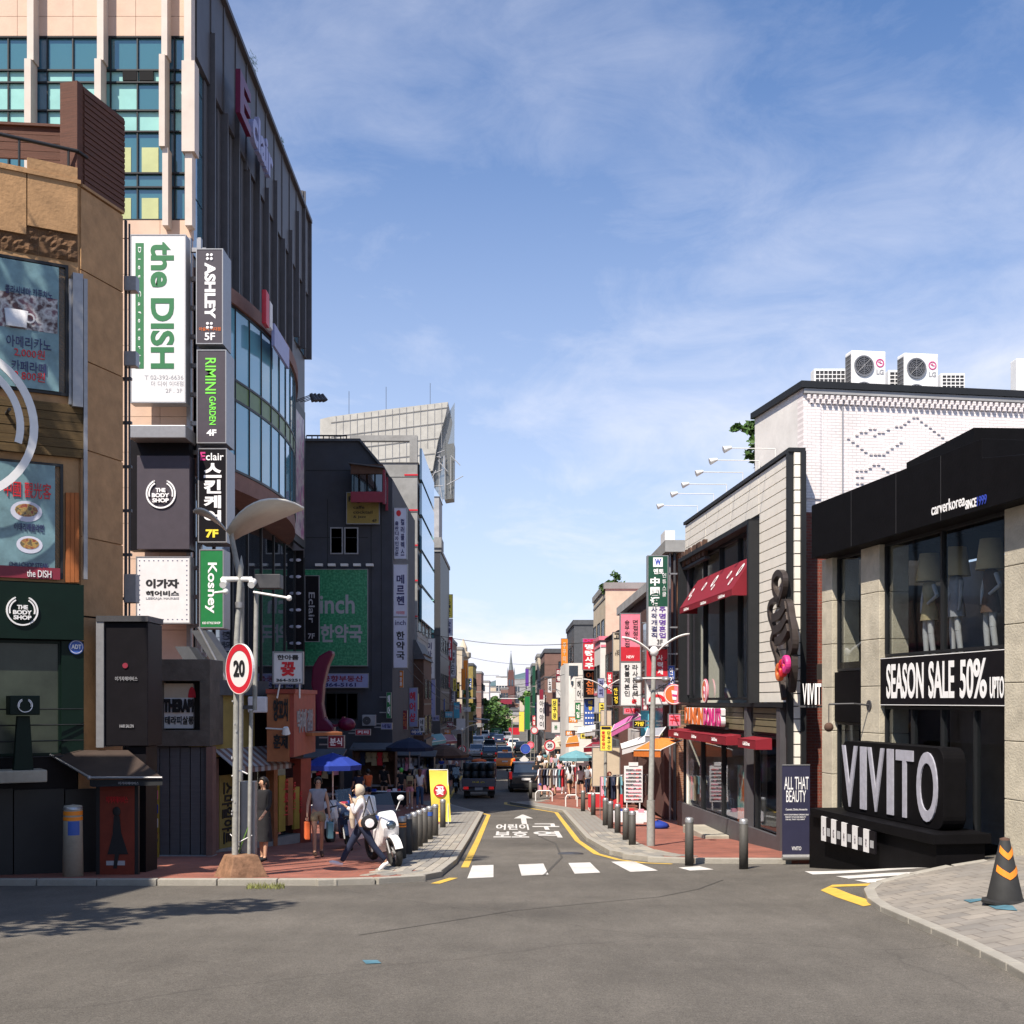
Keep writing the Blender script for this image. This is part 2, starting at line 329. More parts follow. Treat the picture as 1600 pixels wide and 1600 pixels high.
mat('awning_red', (.20, .008, .018), .7, .1, 3); mat('awning_orange', (.75, .2, .03), .7, .12, 3); mat('awning_pink', (.70, .16, .42), .7, .12, 3); mat('cyan_panel', (.1, .45, .6), .6, .15, 3); mat('slate', (.075, .08, .09), .7, .2, 4)
mat('kiosk_concrete', (.12, .105, .09), .9, .25, 3, bump=.6, bscale=16, dirt=.5); mat('column_concrete', (.50, .455, .36), .9, .16, 3, bump=.5, bscale=26, dirt=.3); mat('mesh_scrim', (.42, .41, .38), .85, .12, 1.2, dirt=.2); mat('rusty_concrete', (.22, .12, .07), .9, .5, 5, bump=.6, bscale=20, dirt=.3); mat('cable', (.02, .02, .02), .6, 0)
mat('magenta_plastic', (.12, .004, .035), .35, .12, 3); mat('statue_metal', (.075, .06, .055), .4, .2, 6, metal=.5); mat('red_glow', (.7, .02, .02), .4, 0)
mat('tower_aqua', (.27, .52, .48), .25, .1, 1.5, spec=.6); mat('tower_cream', (.42, .45, .22), .4, .1, 2); mat('print_teal', (.15, .26, .29), .3, .3, 3, spec=.5)
glassmat('glass_dark', (.012, .016, .02), .35); glassmat('glass_teal', (.045, .135, .15), .45); glassmat('glass_blue', (.07, .17, .24), .5); glassmat('glass_bay', (.14, .36, .47), .3); mat('maroon_wall', (.10, .045, .04), .85, .2, 2, bump=.2, dirt=.3); glassmat('glass_shop', (.90, .92, .92), .15, trans=1); glassmat('glass_far', (.03, .05, .07), .5, rough=.15)
mat('car_black', (.012, .012, .015), .22, 0, spec=.7); mat('car_navy', (.02, .03, .07), .22, 0, spec=.7); mat('car_orange', (.75, .22, .02), .25, 0, spec=.6); mat('car_white', (.78, .78, .78), .25, 0, spec=.6); mat('car_silver', (.4, .41, .43), .25, 0, spec=.6, metal=.4)
mat('lamp_red', (.5, .01, .01), .3, 0, emit=.25); mat('tarp_dark', (.012, .018, .022), .45, .3, 2, bump=.8, bscale=6)
def posterize(name, c1, c2, c3, scale=4):
    """flat printed picture: blotches of three inks"""
    m = bpy.data.materials.new(name); MATS[name] = m; m.use_nodes = True; t = m.node_tree; b = t.nodes['Principled BSDF']; b.inputs['Roughness'].default_value = .4
    tc = t.nodes.new('ShaderNodeTexCoord'); n = t.nodes.new('ShaderNodeTexNoise'); n.inputs['Scale'].default_value = scale; n.inputs['Detail'].default_value = 6; t.links.new(tc.outputs['Object'], n.inputs['Vector'])
    r = t.nodes.new('ShaderNodeValToRGB'); e = r.color_ramp.elements; e[0].position = .38; e[0].color = tuple(c1) + (1,); e[1].position = .6; e[1].color = tuple(c3) + (1,); k = e.new(.5); k.color = tuple(c2) + (1,)
    t.links.new(n.outputs[0], r.inputs[0]); t.links.new(r.outputs[0], b.inputs['Base Color']); return m
posterize('print_coffee', (.06, .02, .02), (.5, .5, .5), (.14, .06, .08), 5); posterize('print_food', (.25, .05, .03), (.45, .30, .08), (.12, .09, .05), 14); posterize('print_people', (.7, .35, .35), (.6, .6, .72), (.3, .08, .06), 6)
posterize('print_drink', (.1, .35, .33), (.5, .55, .5), (.5, .12, .03), 3); posterize('print_flower', (.16, .08, .16), (.4, .36, .34), (.3, .1, .2), 1.6); posterize('goods', (.5, .3, .3), (.08, .07, .1), (.6, .58, .5), 12)
posterize('print_green', (.012, .16, .07), (.02, .22, .10), (.05, .30, .14), 9)
brickmat('red_brick', (.26, .06, .035), (.19, .045, .03), (.2, .13, .1), ms=.007, dirt=.35); brickmat('white_brick', (.80, .75, .75), (.76, .71, .71), (.62, .57, .57), ms=.006, dirt=.08, bump=.9)
brickmat('brown_brick', (.30, .14, .075), (.24, .10, .055), (.36, .25, .18), axes='yz'); brickmat('brown_brick_front', (.30, .14, .075), (.24, .10, .055), (.36, .25, .18))
brickmat('sidewalk_brick', (.33, .105, .065), (.26, .085, .058), (.17, .10, .08), bw=.22, bh=.11, ms=.008, axes='xy', bump=.4, dirt=.4)
brickmat('sidewalk_pale', (.28, .25, .21), (.21, .195, .175), (.16, .14, .12), bw=.3, bh=.3, ms=.01, axes='xy', bump=.4, dirt=.3)

def asphalt():
    m = bpy.data.materials.new('asphalt'); MATS['asphalt'] = m; m.use_nodes = True; t = m.node_tree; b = t.nodes['Principled BSDF']; b.inputs['Roughness'].default_value = .85; b.inputs['Specular IOR Level'].default_value = .3
    N = t.nodes.new; L = t.links.new; tc = N('ShaderNodeTexCoord')
    def noise(s, d=6, r=.6, st=None):
        n = N('ShaderNodeTexNoise'); n.inputs['Scale'].default_value = s; n.inputs['Detail'].default_value = d; n.inputs['Roughness'].default_value = r
        if st:
            p = N('ShaderNodeMapping'); p.inputs['Scale'].default_value = st; L(tc.outputs['Object'], p.inputs[0]); L(p.outputs[0], n.inputs['Vector'])
        else: L(tc.outputs['Object'], n.inputs['Vector'])
        return n.outputs[0]
    def mr(v, a, b_, c, d):
        r = N('ShaderNodeMapRange'); L(v, r.inputs[0]); r.inputs[1].default_value = a; r.inputs[2].default_value = b_; r.inputs[3].default_value = c; r.inputs[4].default_value = d; return r.outputs[0]
    def mul(a, v):
        x = N('ShaderNodeMix'); x.data_type = 'RGBA'; x.blend_type = 'MULTIPLY'; x.inputs[0].default_value = 1
        if isinstance(a, tuple): x.inputs[6].default_value = a
        else: L(a, x.inputs[6])
        L(v, x.inputs[7]); return x.outputs[2]
    c = mul((.122, .111, .096, 1), mr(noise(.35, 5), .3, .7, .80, 1.12))
    c = mul(c, mr(noise(.12, 4, .5, (.5, 2.2, 1)), .42, .6, .86, 1.04))
    c = mul(c, mr(noise(1.6, 8, .7, (1.6, .5, 1)), .35, .7, 1.1, .84))
    c = mul(c, mr(noise(75, 3, .85), .3, .7, .40, 1.6)); c = mul(c, mr(noise(22, 4, .8), .3, .7, .80, 1.2)); c = mul(c, mr(noise(2.6, 6, .75), .64, .76, 1, .62))
    # cracks: thin dark lines where a warped distance field crosses zero
    v = N('ShaderNodeTexVoronoi'); v.feature = 'DISTANCE_TO_EDGE'; v.inputs['Scale'].default_value = .09
    wv = N('ShaderNodeMix'); wv.data_type = 'RGBA'; wv.inputs[0].default_value = .35; nz = N('ShaderNodeTexNoise'); nz.inputs['Scale'].default_value = 1.1; nz.inputs['Detail'].default_value = 8; L(tc.outputs['Object'], nz.inputs['Vector'])
    L(tc.outputs['Object'], wv.inputs[6]); L(nz.outputs[1], wv.inputs[7]); L(wv.outputs[2], v.inputs['Vector'])
    c = mul(c, mr(v.outputs['Distance'], .0, .002, .8, 1)); L(c, b.inputs['Base Color'])
    bp = N('ShaderNodeBump'); bp.inputs['Strength'].default_value = .5; bp.inputs['Distance'].default_value = .01; L(noise(90, 2, .8), bp.inputs['Height']); L(bp.outputs[0], b.inputs['Normal'])
asphalt()
mat('road_white', (.62, .60, .57), .7, .16, 9, dirt=.35); mat('road_yellow', (.62, .40, .06), .7, .14, 9, dirt=.25); mat('road_blue', (.07, .17, .22), .7, .3, 6)
mat('kerb_stone', (.33, .31, .27), .85, .16, 6, bump=.4, dirt=.35)
for i, c in enumerate([(.30, .275, .23), (.25, .235, .21), (.35, .32, .27), (.21, .205, .19)]): mat('paver_%d' % i, c, .85, .16, 7, bump=.4, dirt=.2)

# ---------------------------------------------------------------- ground, road, sidewalks
def sheet(name, xs, ys, dz, m):
    mb = MB(); n = len(xs)
    mb.add([(x, y, G(x, y) + dz) for y in ys for x in xs], [(j * n + i, j * n + i + 1, (j + 1) * n + i + 1, (j + 1) * n + i) for j in range(len(ys) - 1) for i in range(n - 1)])
    return struct(name, mb, m)
mat('earth', (.16, .14, .11), .95, .3, .05)
FX = [4 + .5 * i for i in range(9)]; FY = [19 + .5 * i for i in range(13)] + [22.0]; FY = sorted(set(FY))
sheet('ground', [-900, -200, -60, -30, -10, 0] + FX + [30, 60, 200, 900], [-40, 0, 8] + FY + [33, 50, 65, 100, 190, 260, 330, 450, 620, 2500], -.12, M('earth'))
sheet('road', [-40, -20, -10, -5, 0] + FX + [12, 20, 30], [-15, 0, 8] + FY + [33, 50, 65, 100, 190, 260, 330, 450], 0, M('asphalt'))
def itp(K, y):
    for (a, p), (b, q) in zip(K, K[1:]):
        if y <= b: return p + (q - p) * max(0, (y - a)) / (b - a)
    return K[-1][1]
LE = [(20.35, -2.7), (20.6, -2.1), (21, -1.62), (22, -1.3), (25, -1.14), (48, -1.12), (56, -3.0), (60, -3.4), (100, -4.2), (200, -5.2), (330, -6)]     # left sidewalk, kerb side
RE = [(25.2, 5.2), (25.3, 3.6), (25.6, 3.0), (26.3, 2.6), (28, 2.2), (33, 2.0), (50, 2.05), (57, -.02), (58.5, 1.2), (60, 1.75), (100, 2.3), (200, 3.2), (330, 4)]
KH = .1
def strip(name, ys, fa, fb, m, dz=KH, skirt=True):
    mb = MB(); vs = []; fs = []
    for y in ys:
        a, b = fa(y), fb(y); vs += [(a, y, G(a, y) + dz), (b, y, G(b, y) + dz), (a, y, G(a, y) - .1), (b, y, G(b, y) - .1)]
    for j in range(len(ys) - 1):
        k = 4 * j; fs.append((k, k + 1, k + 5, k + 4))
        if skirt: fs += [(k + 1, k + 3, k + 7, k + 5), (k + 2, k, k + 4, k + 6)]
    if skirt: fs += [(0, 2, 3, 1)]
    mb.add(vs, fs); return struct(name, mb, m)
yl = sorted(set([k[0] for k in LE] + [33, 50, 65, 190, 260] + [23 + i for i in range(0, 40, 2)]))
yr = sorted(set([k[0] for k in RE] + [65, 190, 260] + [26 + i for i in range(0, 36, 2)]))
PW, PWR = 1.12, .95
SWL = strip('sidewalk', yl, lambda y: -16, lambda y: itp(LE, y) - .16, M('sidewalk_brick'))
SWR = strip('sidewalk', yr, lambda y: itp(RE, y) + .16, lambda y: 9, M('sidewalk_brick'))
# kerb stones, one by one along the near kerbs, then one strip for the far ones
def along(K, off, step, y0, y1):
    """points along a kerb line (shifted sideways by off), equally spaced"""
    pts = [Vector((x + off, y)) for y, x in K]; pts = [p for p in pts]; out = []; acc = 0; nxt = 0
    for a, b in zip(pts, pts[1:]):
        L_ = (b - a).length
        while nxt <= acc + L_:
            p = a + (b - a) * ((nxt - acc) / L_)
            if y0 <= p.y <= y1: out.append((p.x, p.y, math.atan2(b.y - a.y, b.x - a.x)))
            nxt += step
        acc += L_
    return out
KSM = [MB().box(-.49, .49, -.08, .08, -.14, .0).mesh('kerb_stone', M('kerb_stone'), bev=.012)]
KSG = T('kerb', 'row of grey granite kerb stones edging both brick sidewalks', 'kerb', 0, 20, G(0, 20)); KSG.o['kind'] = 'structure'; del KSG.o['category']
def stone(x, y, a, me, parent, dz):
    sl = math.atan2(G(x + math.cos(a) * .5, y + math.sin(a) * .5) - G(x - math.cos(a) * .5, y - math.sin(a) * .5), 1.0)
    o = link('kerb_stone', me, parent.o, (x - parent.O[0], y - parent.O[1], G(x, y) + dz - parent.O[2]), (0, -sl, a)); return o
for x, y, a in along(LE, -.085, 1.0, 20, 60): stone(x, y, a, KSM[0], KSG, KH + .012)
for x, y, a in along(RE, .085, 1.0, 25, 60): stone(x, y, a, KSM[0], KSG, KH + .012)
for i in range(13): stone(-3.4 - i, 20.27, 0, KSM[0], KSG, KH + .012)
# grey paver bands inside the kerbs: each paver its own piece near the camera
PVM = [MB().box(-.27, .27, -.085, .085, -.04, .0).mesh('paver', M('paver_%d' % i), bev=.006) for i in range(4)]
PVG = T('paving', 'band of worn grey pavers laid in rows along the kerbs', 'paving', 0, 20, G(0, 20)); PVG.o['kind'] = 'structure'; del PVG.o['category']
cnt = 0
mb_far = MB()
def pav(K, sgn, w, ystart, ymax_part, ymax):
    global cnt
    nrow = int(w / .18)
    for r in range(nrow):
        off = sgn * (.26 + r * .18)
        for i, (x, y, a) in enumerate(along(K, off, .55, ystart, ymax)):
            if sgn < 0 and y < 20.9 + r * .1: continue
            d = .275 * (r % 2)
            x2, y2 = x + math.cos(a) * d, y + math.sin(a) * d
            z = G(x2, y2) + KH + .012 + random.uniform(-.003, .004)
            if y2 < ymax_part and cnt < 290:
                sl = math.atan2(G(x2, y2 + .3) - G(x2, y2 - .3), .6) * math.sin(a)
                link('paver', PVM[random.choice([0, 0, 1, 1, 2, 2, 3])], PVG.o, (x2, y2 - 20, z - PVG.O[2]), (0, -sl, a)); cnt += 1
            else:
                c, s_ = math.cos(a), math.sin(a); P = []
                for u, v in ((-.27, -.085), (.27, -.085), (.27, .085), (-.27, .085)):
                    X, Y = x2 + u * c - v * s_, y2 + u * s_ + v * c; P.append((X, Y - 20, G(X, Y) + KH + .010 - PVG.O[2]))
                mb_far.add(P, [(0, 1, 2, 3)])
pav(LE, -1, PW, 21, 34, 58); pav(RE, 1, PWR, 26, 35, 58)
link('paver_field', mb_far.mesh('paver_field', M('paver_1'), False), PVG.o, kind='stuff')
# island in front of the black shop
KI = .04
ib = sorted([gp(*q) for q in [(1700, 1570), (1600, 1515), (1520, 1475), (1440, 1441), (1395, 1422), (1374, 1409), (1367, 1395), (1380, 1384), (1430, 1371), (1490, 1358), (1545, 1349)]], key=lambda q: q[1])
iy = sorted(set([q[1] for q in ib] + [8.0] * (ib[0][1] < 8) + [y for y in FY if y < ib[-1][1]])); vs = []; NI = 16
for y in iy:
    xl = itp([(b, a) for a, b in ib], y)
    for k in range(NI): x = xl if k == 0 else max(xl + .01 * k, [4 + .5 * (k - 1) if k < 11 else 9 + (k - 10)][0]); vs.append((x, y, G(x, y) + KI))
mb = MB(); mb.add(vs, [(r * NI + k, r * NI + k + 1, (r + 1) * NI + k + 1, (r + 1) * NI + k) for r in range(len(iy) - 1) for k in range(NI - 1)])
sk = [vs[r * NI] for r in range(len(iy))] + vs[-NI:]; n = len(sk); mb.add(sk + [(a, b, c - .12) for a, b, c in sk], [(k, k + 1, n + k + 1, n + k) for k in range(n - 1)])
struct('island_pavement', mb, M('sidewalk_pale'))
IKG = T('kerb', 'curved row of kerb stones round the corner island', 'kerb', 0, 0, G(0, 0)); IKG.o['kind'] = 'structure'; del IKG.o['category']
isp = [Vector(ib[0])] + [Vector(p) for p in ib]
acc = 0
for b, a in zip(isp[1:], isp[2:]):
    L_ = (b - a).length; k = max(1, round(L_ / 1.0)); ang = math.atan2(b.y - a.y, b.x - a.x)
    me = MB().box(-L_ / k / 2 + .01, L_ / k / 2 - .01, -.15, 0, -.14, 0).mesh('kerb_stone', M('kerb_stone'), bev=.012)
    for i in range(k):
        q = a + (b - a) * ((i + .5) / k); stone(q.x, q.y, ang, me, IKG, KI + .008)
# road paint
def paint(name, pts, m, dz=.006, sub=6, label=None, kind='structure'):
    """painted quad given by 4 ground points, laid on the road"""
    mb = MB(); (a, b, c, d) = [Vector((p[0], p[1])) for p in pts]; vs = []
    for j in range(sub + 1):
        l = a.lerp(d, j / sub); r = b.lerp(c, j / sub)
        for i in range(3): q = l.lerp(r, i / 2); vs.append((q.x, q.y, G(q.x, q.y) + dz))
    mb.add(vs, [(j * 3 + i, j * 3 + i + 1, j * 3 + i + 4, j * 3 + i + 3) for j in range(sub) for i in range(2)])
    return mb
CW = T('crosswalk', 'worn white crosswalk stripes across the mouth of the street', 'marking', 0, 23, G(0, 23)); CW.o['kind'] = 'structure'; del CW.o['category']
off = Matrix.Translation((0, -23, -G(0, 23)))
for q in [[(738, 1353), (771, 1352), (771, 1371), (730, 1373)], [(810, 1351), (849, 1350), (857, 1367), (815, 1369)], [(888, 1349), (922, 1348), (938, 1364), (898, 1366)], [(955, 1347), (990, 1346), (1028, 1361), (985, 1363)], [(1060, 1356), (1093, 1354), (1115, 1359), (1078, 1361)]]:
    CW.p('stripe', paint('stripe', [gp(*p) for p in q][::-1], 0).xf(off), M('road_white'), fix=False)
CW2 = T('crosswalk', 'long thin white crosswalk stripes in front of the black shop', 'marking', 6, 20, G(6, 20)); CW2.o['kind'] = 'structure'; del CW2.o['category']
off = Matrix.Translation((-6, -20, -G(6, 20)))
for q in [[(1257, 1362), (1455, 1352), (1478, 1356), (1270, 1367)], [(1306, 1370), (1440, 1363), (1466, 1364.5), (1326, 1374)], [(1335, 1376), (1430, 1370.5), (1446, 1372), (1356, 1380)], [(1385, 1380), (1420, 1377.5), (1428, 1380), (1400, 1383)]]:
    pts = [gp(*p) for p in q]; pts = [pts[0], pts[3], pts[2], pts[1]]
    CW2.p('stripe', paint('stripe', pts, 0).xf(off), M('road_white'), fix=False)
def pline(name, pts, w, m, label):
    mb = MB(); P = [Vector(p) for p in pts]; Q = []
    for a, b in zip(P, P[1:]):
        k = max(1, int((b - a).length / .5)); Q += [a.lerp(b, i / k) for i in range(k)]
    Q.append(P[-1]); vs = []
    for i, q in enumerate(Q):
        t = (Q[min(i + 1, len(Q) - 1)] - Q[max(i - 1, 0)]).normalized(); nn = Vector((-t.y, t.x)) * w / 2
        for e in (q + nn, q - nn): vs.append((e.x, e.y, G(e.x, e.y) + .006))
    mb.add(vs, [(2 * i, 2 * i + 1, 2 * i + 3, 2 * i + 2) for i in range(len(Q) - 1)])
    o = link(name, mb.mesh(name, m, False), kind='structure', label=label); return o
def offs(K, d, y0, y1): return [(x + d, y) for y, x in K if y0 <= y <= y1]
pline('yellow_line', [(x + .2, y) for y, x in [(24.2, -1.14), (48, -1.12), (56, -3.0), (60, -3.4), (100, -4.2)]], .15, M('road_yellow'), 'yellow kerb line along the left side of the lane')
pline('yellow_line', [(-1.35 + .05, 20.6), (-1.05, 21.9)], .16, M('road_yellow'), 'short yellow dash at the left corner kerb')
pline('yellow_line', [(3.3, 25.05), (2.75, 25.35), (2.3, 26.2), (1.95, 28), (1.78, 33), (1.82, 50), (-.3, 57), (-.3, 59)], .15, M('road_yellow'), 'yellow kerb line curving round the right corner')
p_ = [gp(*q) for q in [(1362, 1415), (1318, 1400), (1294, 1390), (1298, 1385), (1365, 1383)]]
pline('yellow_line', p_, .22, M('road_yellow'), 'bent yellow line at the tip of the corner island')
# arrow and lane words
AR = T('road_arrow', 'white straight ahead arrow painted on the lane', 'marking', *gp(819, 1285), 0); AR.o['kind'] = 'structure'; del AR.o['category']
ax_, ay_ = gp(819, 1285); AR.o.location = (0, 0, 0)
y0a, y1a = gp(819, 1288)[1], gp(819, 1273)[1]; ym = gp(819, 1279)[1]
mb = paint('a', [(ax_ - .09, y0a), (ax_ + .09, y0a), (ax_ + .1, ym), (ax_ - .1, ym)], 0)
k = len(mb.v); mb.add([(ax_ - .36, ym, G(0, ym) + .006), (ax_ + .36, ym, G(0, ym) + .006), (ax_ + .03, y1a, G(0, y1a) + .006), (ax_ - .03, y1a, G(0, y1a) + .006)], [(0, 1, 2, 3)])
AR.p('arrow', mb, M('road_white'), fix=False)
def roadtext(body, px0, px1, pyt, pyb, label):
    yb, ytop = gp((px0 + px1) / 2, pyb)[1], gp((px0 + px1) / 2, pyt)[1]; xa, xb = gp(px0, (pyb + pyt) / 2)[0], gp(px1, (pyb + pyt) / 2)[0]
    t = T('road_lettering', label, 'marking', 0, 0, 0); t.o['kind'] = 'structure'; del t.o['category']
    o = t.text(body, M('road_white'), xa, yb, xb, ytop, 0, .0005, bold=.03)
    for v in o.data.vertices: x, y, z = v.co; v.co = (x, z, G(x, z) + .006 - y)
for b_, a, c, e, f_ in (('어린이', 775, 826, 1288, 1297), ('구', 832, 874, 1287, 1297), ('보호', 772, 826, 1299, 1309), ('역', 834, 876, 1299, 1309)): roadtext(b_, a, c, e, f_, 'worn white lane lettering painted below the arrow')
for q, lb in (([(566, 1502), (590, 1502), (596, 1506), (572, 1507)], 'faded blue paint mark on the near asphalt'), ([(1505, 1413), (1532, 1410), (1536, 1413), (1516, 1417)], 'small blue spray mark on the island paving'), ([(1538, 1419), (1582, 1422), (1590, 1430), (1556, 1427)], 'long blue spray mark on the island paving')):
    pts = [gp(*p) for p in q][::-1]; mb = paint('x', pts, 0, dz=.006 if q[0][0] < 1000 else KI + .008); link('paint_mark', mb.mesh('paint_mark', M('road_blue'), False), kind='structure', label=lb)
# soft seam where the street asphalt meets the crossing, and patches
pline('asphalt_seam', [gp(*q) for q in [(560, 1462), (700, 1440), (800, 1424), (920, 1412), (1030, 1402), (1090, 1390), (1130, 1375)]], .022, mat('seam', (.065, .06, .054), .9, .3, 9), 'thin dark seam curving across the near asphalt')
pline('asphalt_seam', [gp(*q) for q in [(850, 1368), (878, 1340), (868, 1318), (840, 1306)]], .05, M('seam'), 'short dark seam in the lane beyond the crosswalk')
# manhole by the crossing
mb = MB(); mx_, my_ = 1.9, 33.0; mb.lathe([(.0, 0), (.3, 0), (.3, -.02)], 20, (mx_ - .55, my_ - 5.0, G(0, 28) + .008)); link('manhole_cover', mb.mesh('manhole_cover', M('metal_dark')), kind='structure', label='round dark manhole cover in the lane')
class Fr(T):
    """a second facade plane of an existing thing: same helpers, parts hang on the thing"""
    def __init__(s, root, x, y, th):
        s.root = root; s.O = (x, y, root.O[2]); s.th = th; s.o = root.o
        c, k = math.cos(-root.th), math.sin(-root.th); dx, dy = x - root.O[0], y - root.O[1]
        s.rl = (dx * c - dy * k, dx * k + dy * c, 0); s.rr = th - root.th
    def p(s, name, mb, m, parent=None, label=None, kind=None, bev=0, fix=True):
        o = link(name, mb.mesh(name, m, fix, bev), parent or s.o, label=label, kind=kind)
        if parent is None: o.location = s.rl; o.rotation_euler = (0, 0, s.rr)
        return o
    def text(s, body, m, u0, z0, u1, z1, y=-.03, ext=.006, rot=0, bold=0, parent=None, name='lettering', mirror=False, sp=1.0, ls=None):
        o = text(body, m, parent or s.o, u0, z0, u1, z1, y, ext, rot, bold, name, mirror, sp, ls)
        if o and parent is None: o.location = s.rl; o.rotation_euler = (0, 0, s.rr)
        return o
def window(F, u0, u1, z0, z1, glass, frame, y=-.03, bars=(1, 1), fw=.06, dep=.08, name='window'):
    """window: frame with mullions standing proud, one pane object behind each light"""
    mb = MB()
    mb.box(u0, u1, y, y + dep, z0, z0 + fw); mb.box(u0, u1, y, y + dep, z1 - fw, z1); mb.box(u0, u0 + fw, y, y + dep, z0 + fw, z1 - fw); mb.box(u1 - fw, u1, y, y + dep, z0 + fw, z1 - fw)
    nx, nz = bars
    for i in range(1, nx): c = u0 + (u1 - u0) * i / nx; mb.box(c - fw * .35, c + fw * .35, y + .01, y + dep, z0 + fw, z1 - fw)
    for i in range(1, nz): c = z0 + (z1 - z0) * i / nz; mb.box(u0 + fw, u1 - fw, y + .012, y + dep, c - fw * .35, c + fw * .35)
    w = F.p(name, mb, frame)
    for i in range(nx):
        for j in range(nz):
            a, b = u0 + (u1 - u0) * i / nx, u0 + (u1 - u0) * (i + 1) / nx; c, d = z0 + (z1 - z0) * j / nz, z0 + (z1 - z0) * (j + 1) / nz
            g = MB().box(a + .01, b - .01, y + dep * .5, y + dep * .5 + .012, c + .01, d - .01)
            F.p('pane', g, glass, parent=w)
    return w
def frame_of(root, p0, p1): return Fr(root, p0[0], p0[1], math.atan2(p1[1] - p0[1], p1[0] - p0[0]))

# ================================================================ corner building with tan stone (left foreground)
B1 = (-7.85, 22.0); TH1 = R(30.3)
gz = G(-7.85, 22) + KH
tan = T('corner_shop_building', 'tan stone corner building with brown timber roof box, far left', 'building', B1[0], B1[1], gz, TH1)
def zp(F, px, py, n=0): return F.U(px, py, n)[1]
uL = -6.0
zt = zp(tan, 122, 290)
c2 = Vector((-7.48, 23.3))
f2 = Fr(tan, B1[0], B1[1], math.atan2(1.3, .37)); L2_ = math.hypot(1.3, .37)
# plan of the body in tan's local frame
def loc(F, x, y):
    c, k = math.cos(-F.th), math.sin(-F.th); dx, dy = x - F.O[0], y - F.O[1]; return (dx * c - dy * k, dx * k + dy * c)
c2l = loc(tan, *c2)
mb = MB().prism([(uL, 0), (0, 0), c2l, (c2l[0] - 1.2, c2l[1] + 1.5), (uL, 6)], zp(tan, 122, 912), zt, 'z'); tan.p('wall', mb, M('stone_tan'))
mb = MB().prism([(uL, .02), (-.01, .02), (c2l[0] - .01, c2l[1]), (c2l[0] - 1.2, c2l[1] + 1.5), (uL, 6)], -1.2, zp(tan, 122, 912) - .002, 'z'); tan.p('ground_floor_wall', mb, M('board_black'))
for a, b in ((-420, -180), (-178, -82), (-80, 41), (43, 121)): 
    o = tan.pb('stone_panel', M('stone_tan'), a, 262, b, 366, -.07, .0, at=1); 
zA = zp(tan, 121, 366); zB = zp(tan, 108, 408)
random.seed(3)
for i, (a, b) in enumerate(((-420, -150), (-149, -60), (-59, 0), (1, 60), (61, 121))):
    u0, _ = tan.U(a, 0); u1, _ = tan.U(b, 0); mb = MB(); nx, nz = 11, 8; vs = []
    for j in range(nz + 1):
        for k in range(nx + 1):
            edge = j in (0, nz) or k in (0, nx)
            vs.append((u0 + (u1 - u0) * k / nx, -.012 if edge else -.02 - random.random() ** 2 * .045, zB + (zA - zB) * j / nz))
    mb.add(vs, [(j * (nx + 1) + k, j * (nx + 1) + k + 1, (j + 1) * (nx + 1) + k + 1, (j + 1) * (nx + 1) + k) for j in range(nz) for k in range(nx)])
    tan.p('rough_stone', mb, M('stone_brown'), fix=False)
# street-side face: stone slabs with recessed joints
zs = [zp(tan, 122, y) for y in (292, 420, 560, 700, 838, 962)]
for i in range(5): f2.b('stone_panel', M('stone_tan'), .04, L2_ - .01, -.035, .0, zs[i + 1] + .012, zs[i] - .012)
f2.b('corner_post', M('stone_tan'), .0, L2_, -.02, .0, -.6, zs[5] - .02)
# coping and roof railing
mb = MB().box(uL, .03, -.1, .1, zt, zt + .07); tan.p('coping', mb, M('stone_tan')); f2.b('coping', M('stone_tan'), .05, L2_, -.06, .1, zt, zt + .05)
rl = MB(); zr = zt + .62
rl.tube([(uL, .0, zr), (.0, .0, zr)], .035); rl.tube([(uL, .0, zt + .1), (.0, .0, zt + .1)], .018)
for px in (-230, -160, -100, -35, 30, 107): u = tan.U(px, 0)[0]; rl.tube([(u, 0, zt), (u, 0, zr)], .022)
rl.tube([(0, 0, zr), (c2l[0] * .2, c2l[1] * .2, zr)], .03)
tan.p('railing', rl, M('frame_dark'))
# timber roof box
zw = PZ(140, 22.3) - gz
w1 = f2.b('timber_side_wall', M('wood_dark'), .18, L2_ + .12, .02, .35, zt + .05, zw)
pl = MB()
for k in range(17): z = zt + .08 + k * (zw - zt - .1) / 17; pl.box(.19, L2_ + .11, .0, .018, z, z + (zw - zt) / 17 - .035)
f2.p('timber_boards', pl, M('wood_dark'), label='dark brown timber boards in shade')
f2.b('timber_end', M('wood_dark'), .0, .17, .02, .38, zt + .05, zw + .02)
bw = Fr(tan, PX(96, 23.2), 23.2, R(6)); u1 = 0; zb_ = PZ(200, 23.2) - gz
o0, o1 = bw.U(0, 0)[0], bw.U(58, 0)[0]; oz0, oz1 = bw.U(58, 272)[1], bw.U(58, 249)[1]
for k, (a, b, c, d) in enumerate(((-5, 0, oz1, zb_), (-5, 0, zt - .3, oz0), (o1, 0, oz0, oz1), (-5, o0 - .6, oz0, oz1))):
    n = max(1, int((d - c) / .15))
    for j in range(n): z = c + (d - c) * j / n; bw.b('timber_board', M('wood_dark'), a, b, .0 + .004 * (j % 2), .06, z + .006, c + (d - c) * (j + 1) / n - .004)
bw.b('timber_coping', M('wood_dark'), -5, .02, -.05, .12, zb_, zb_ + .05)
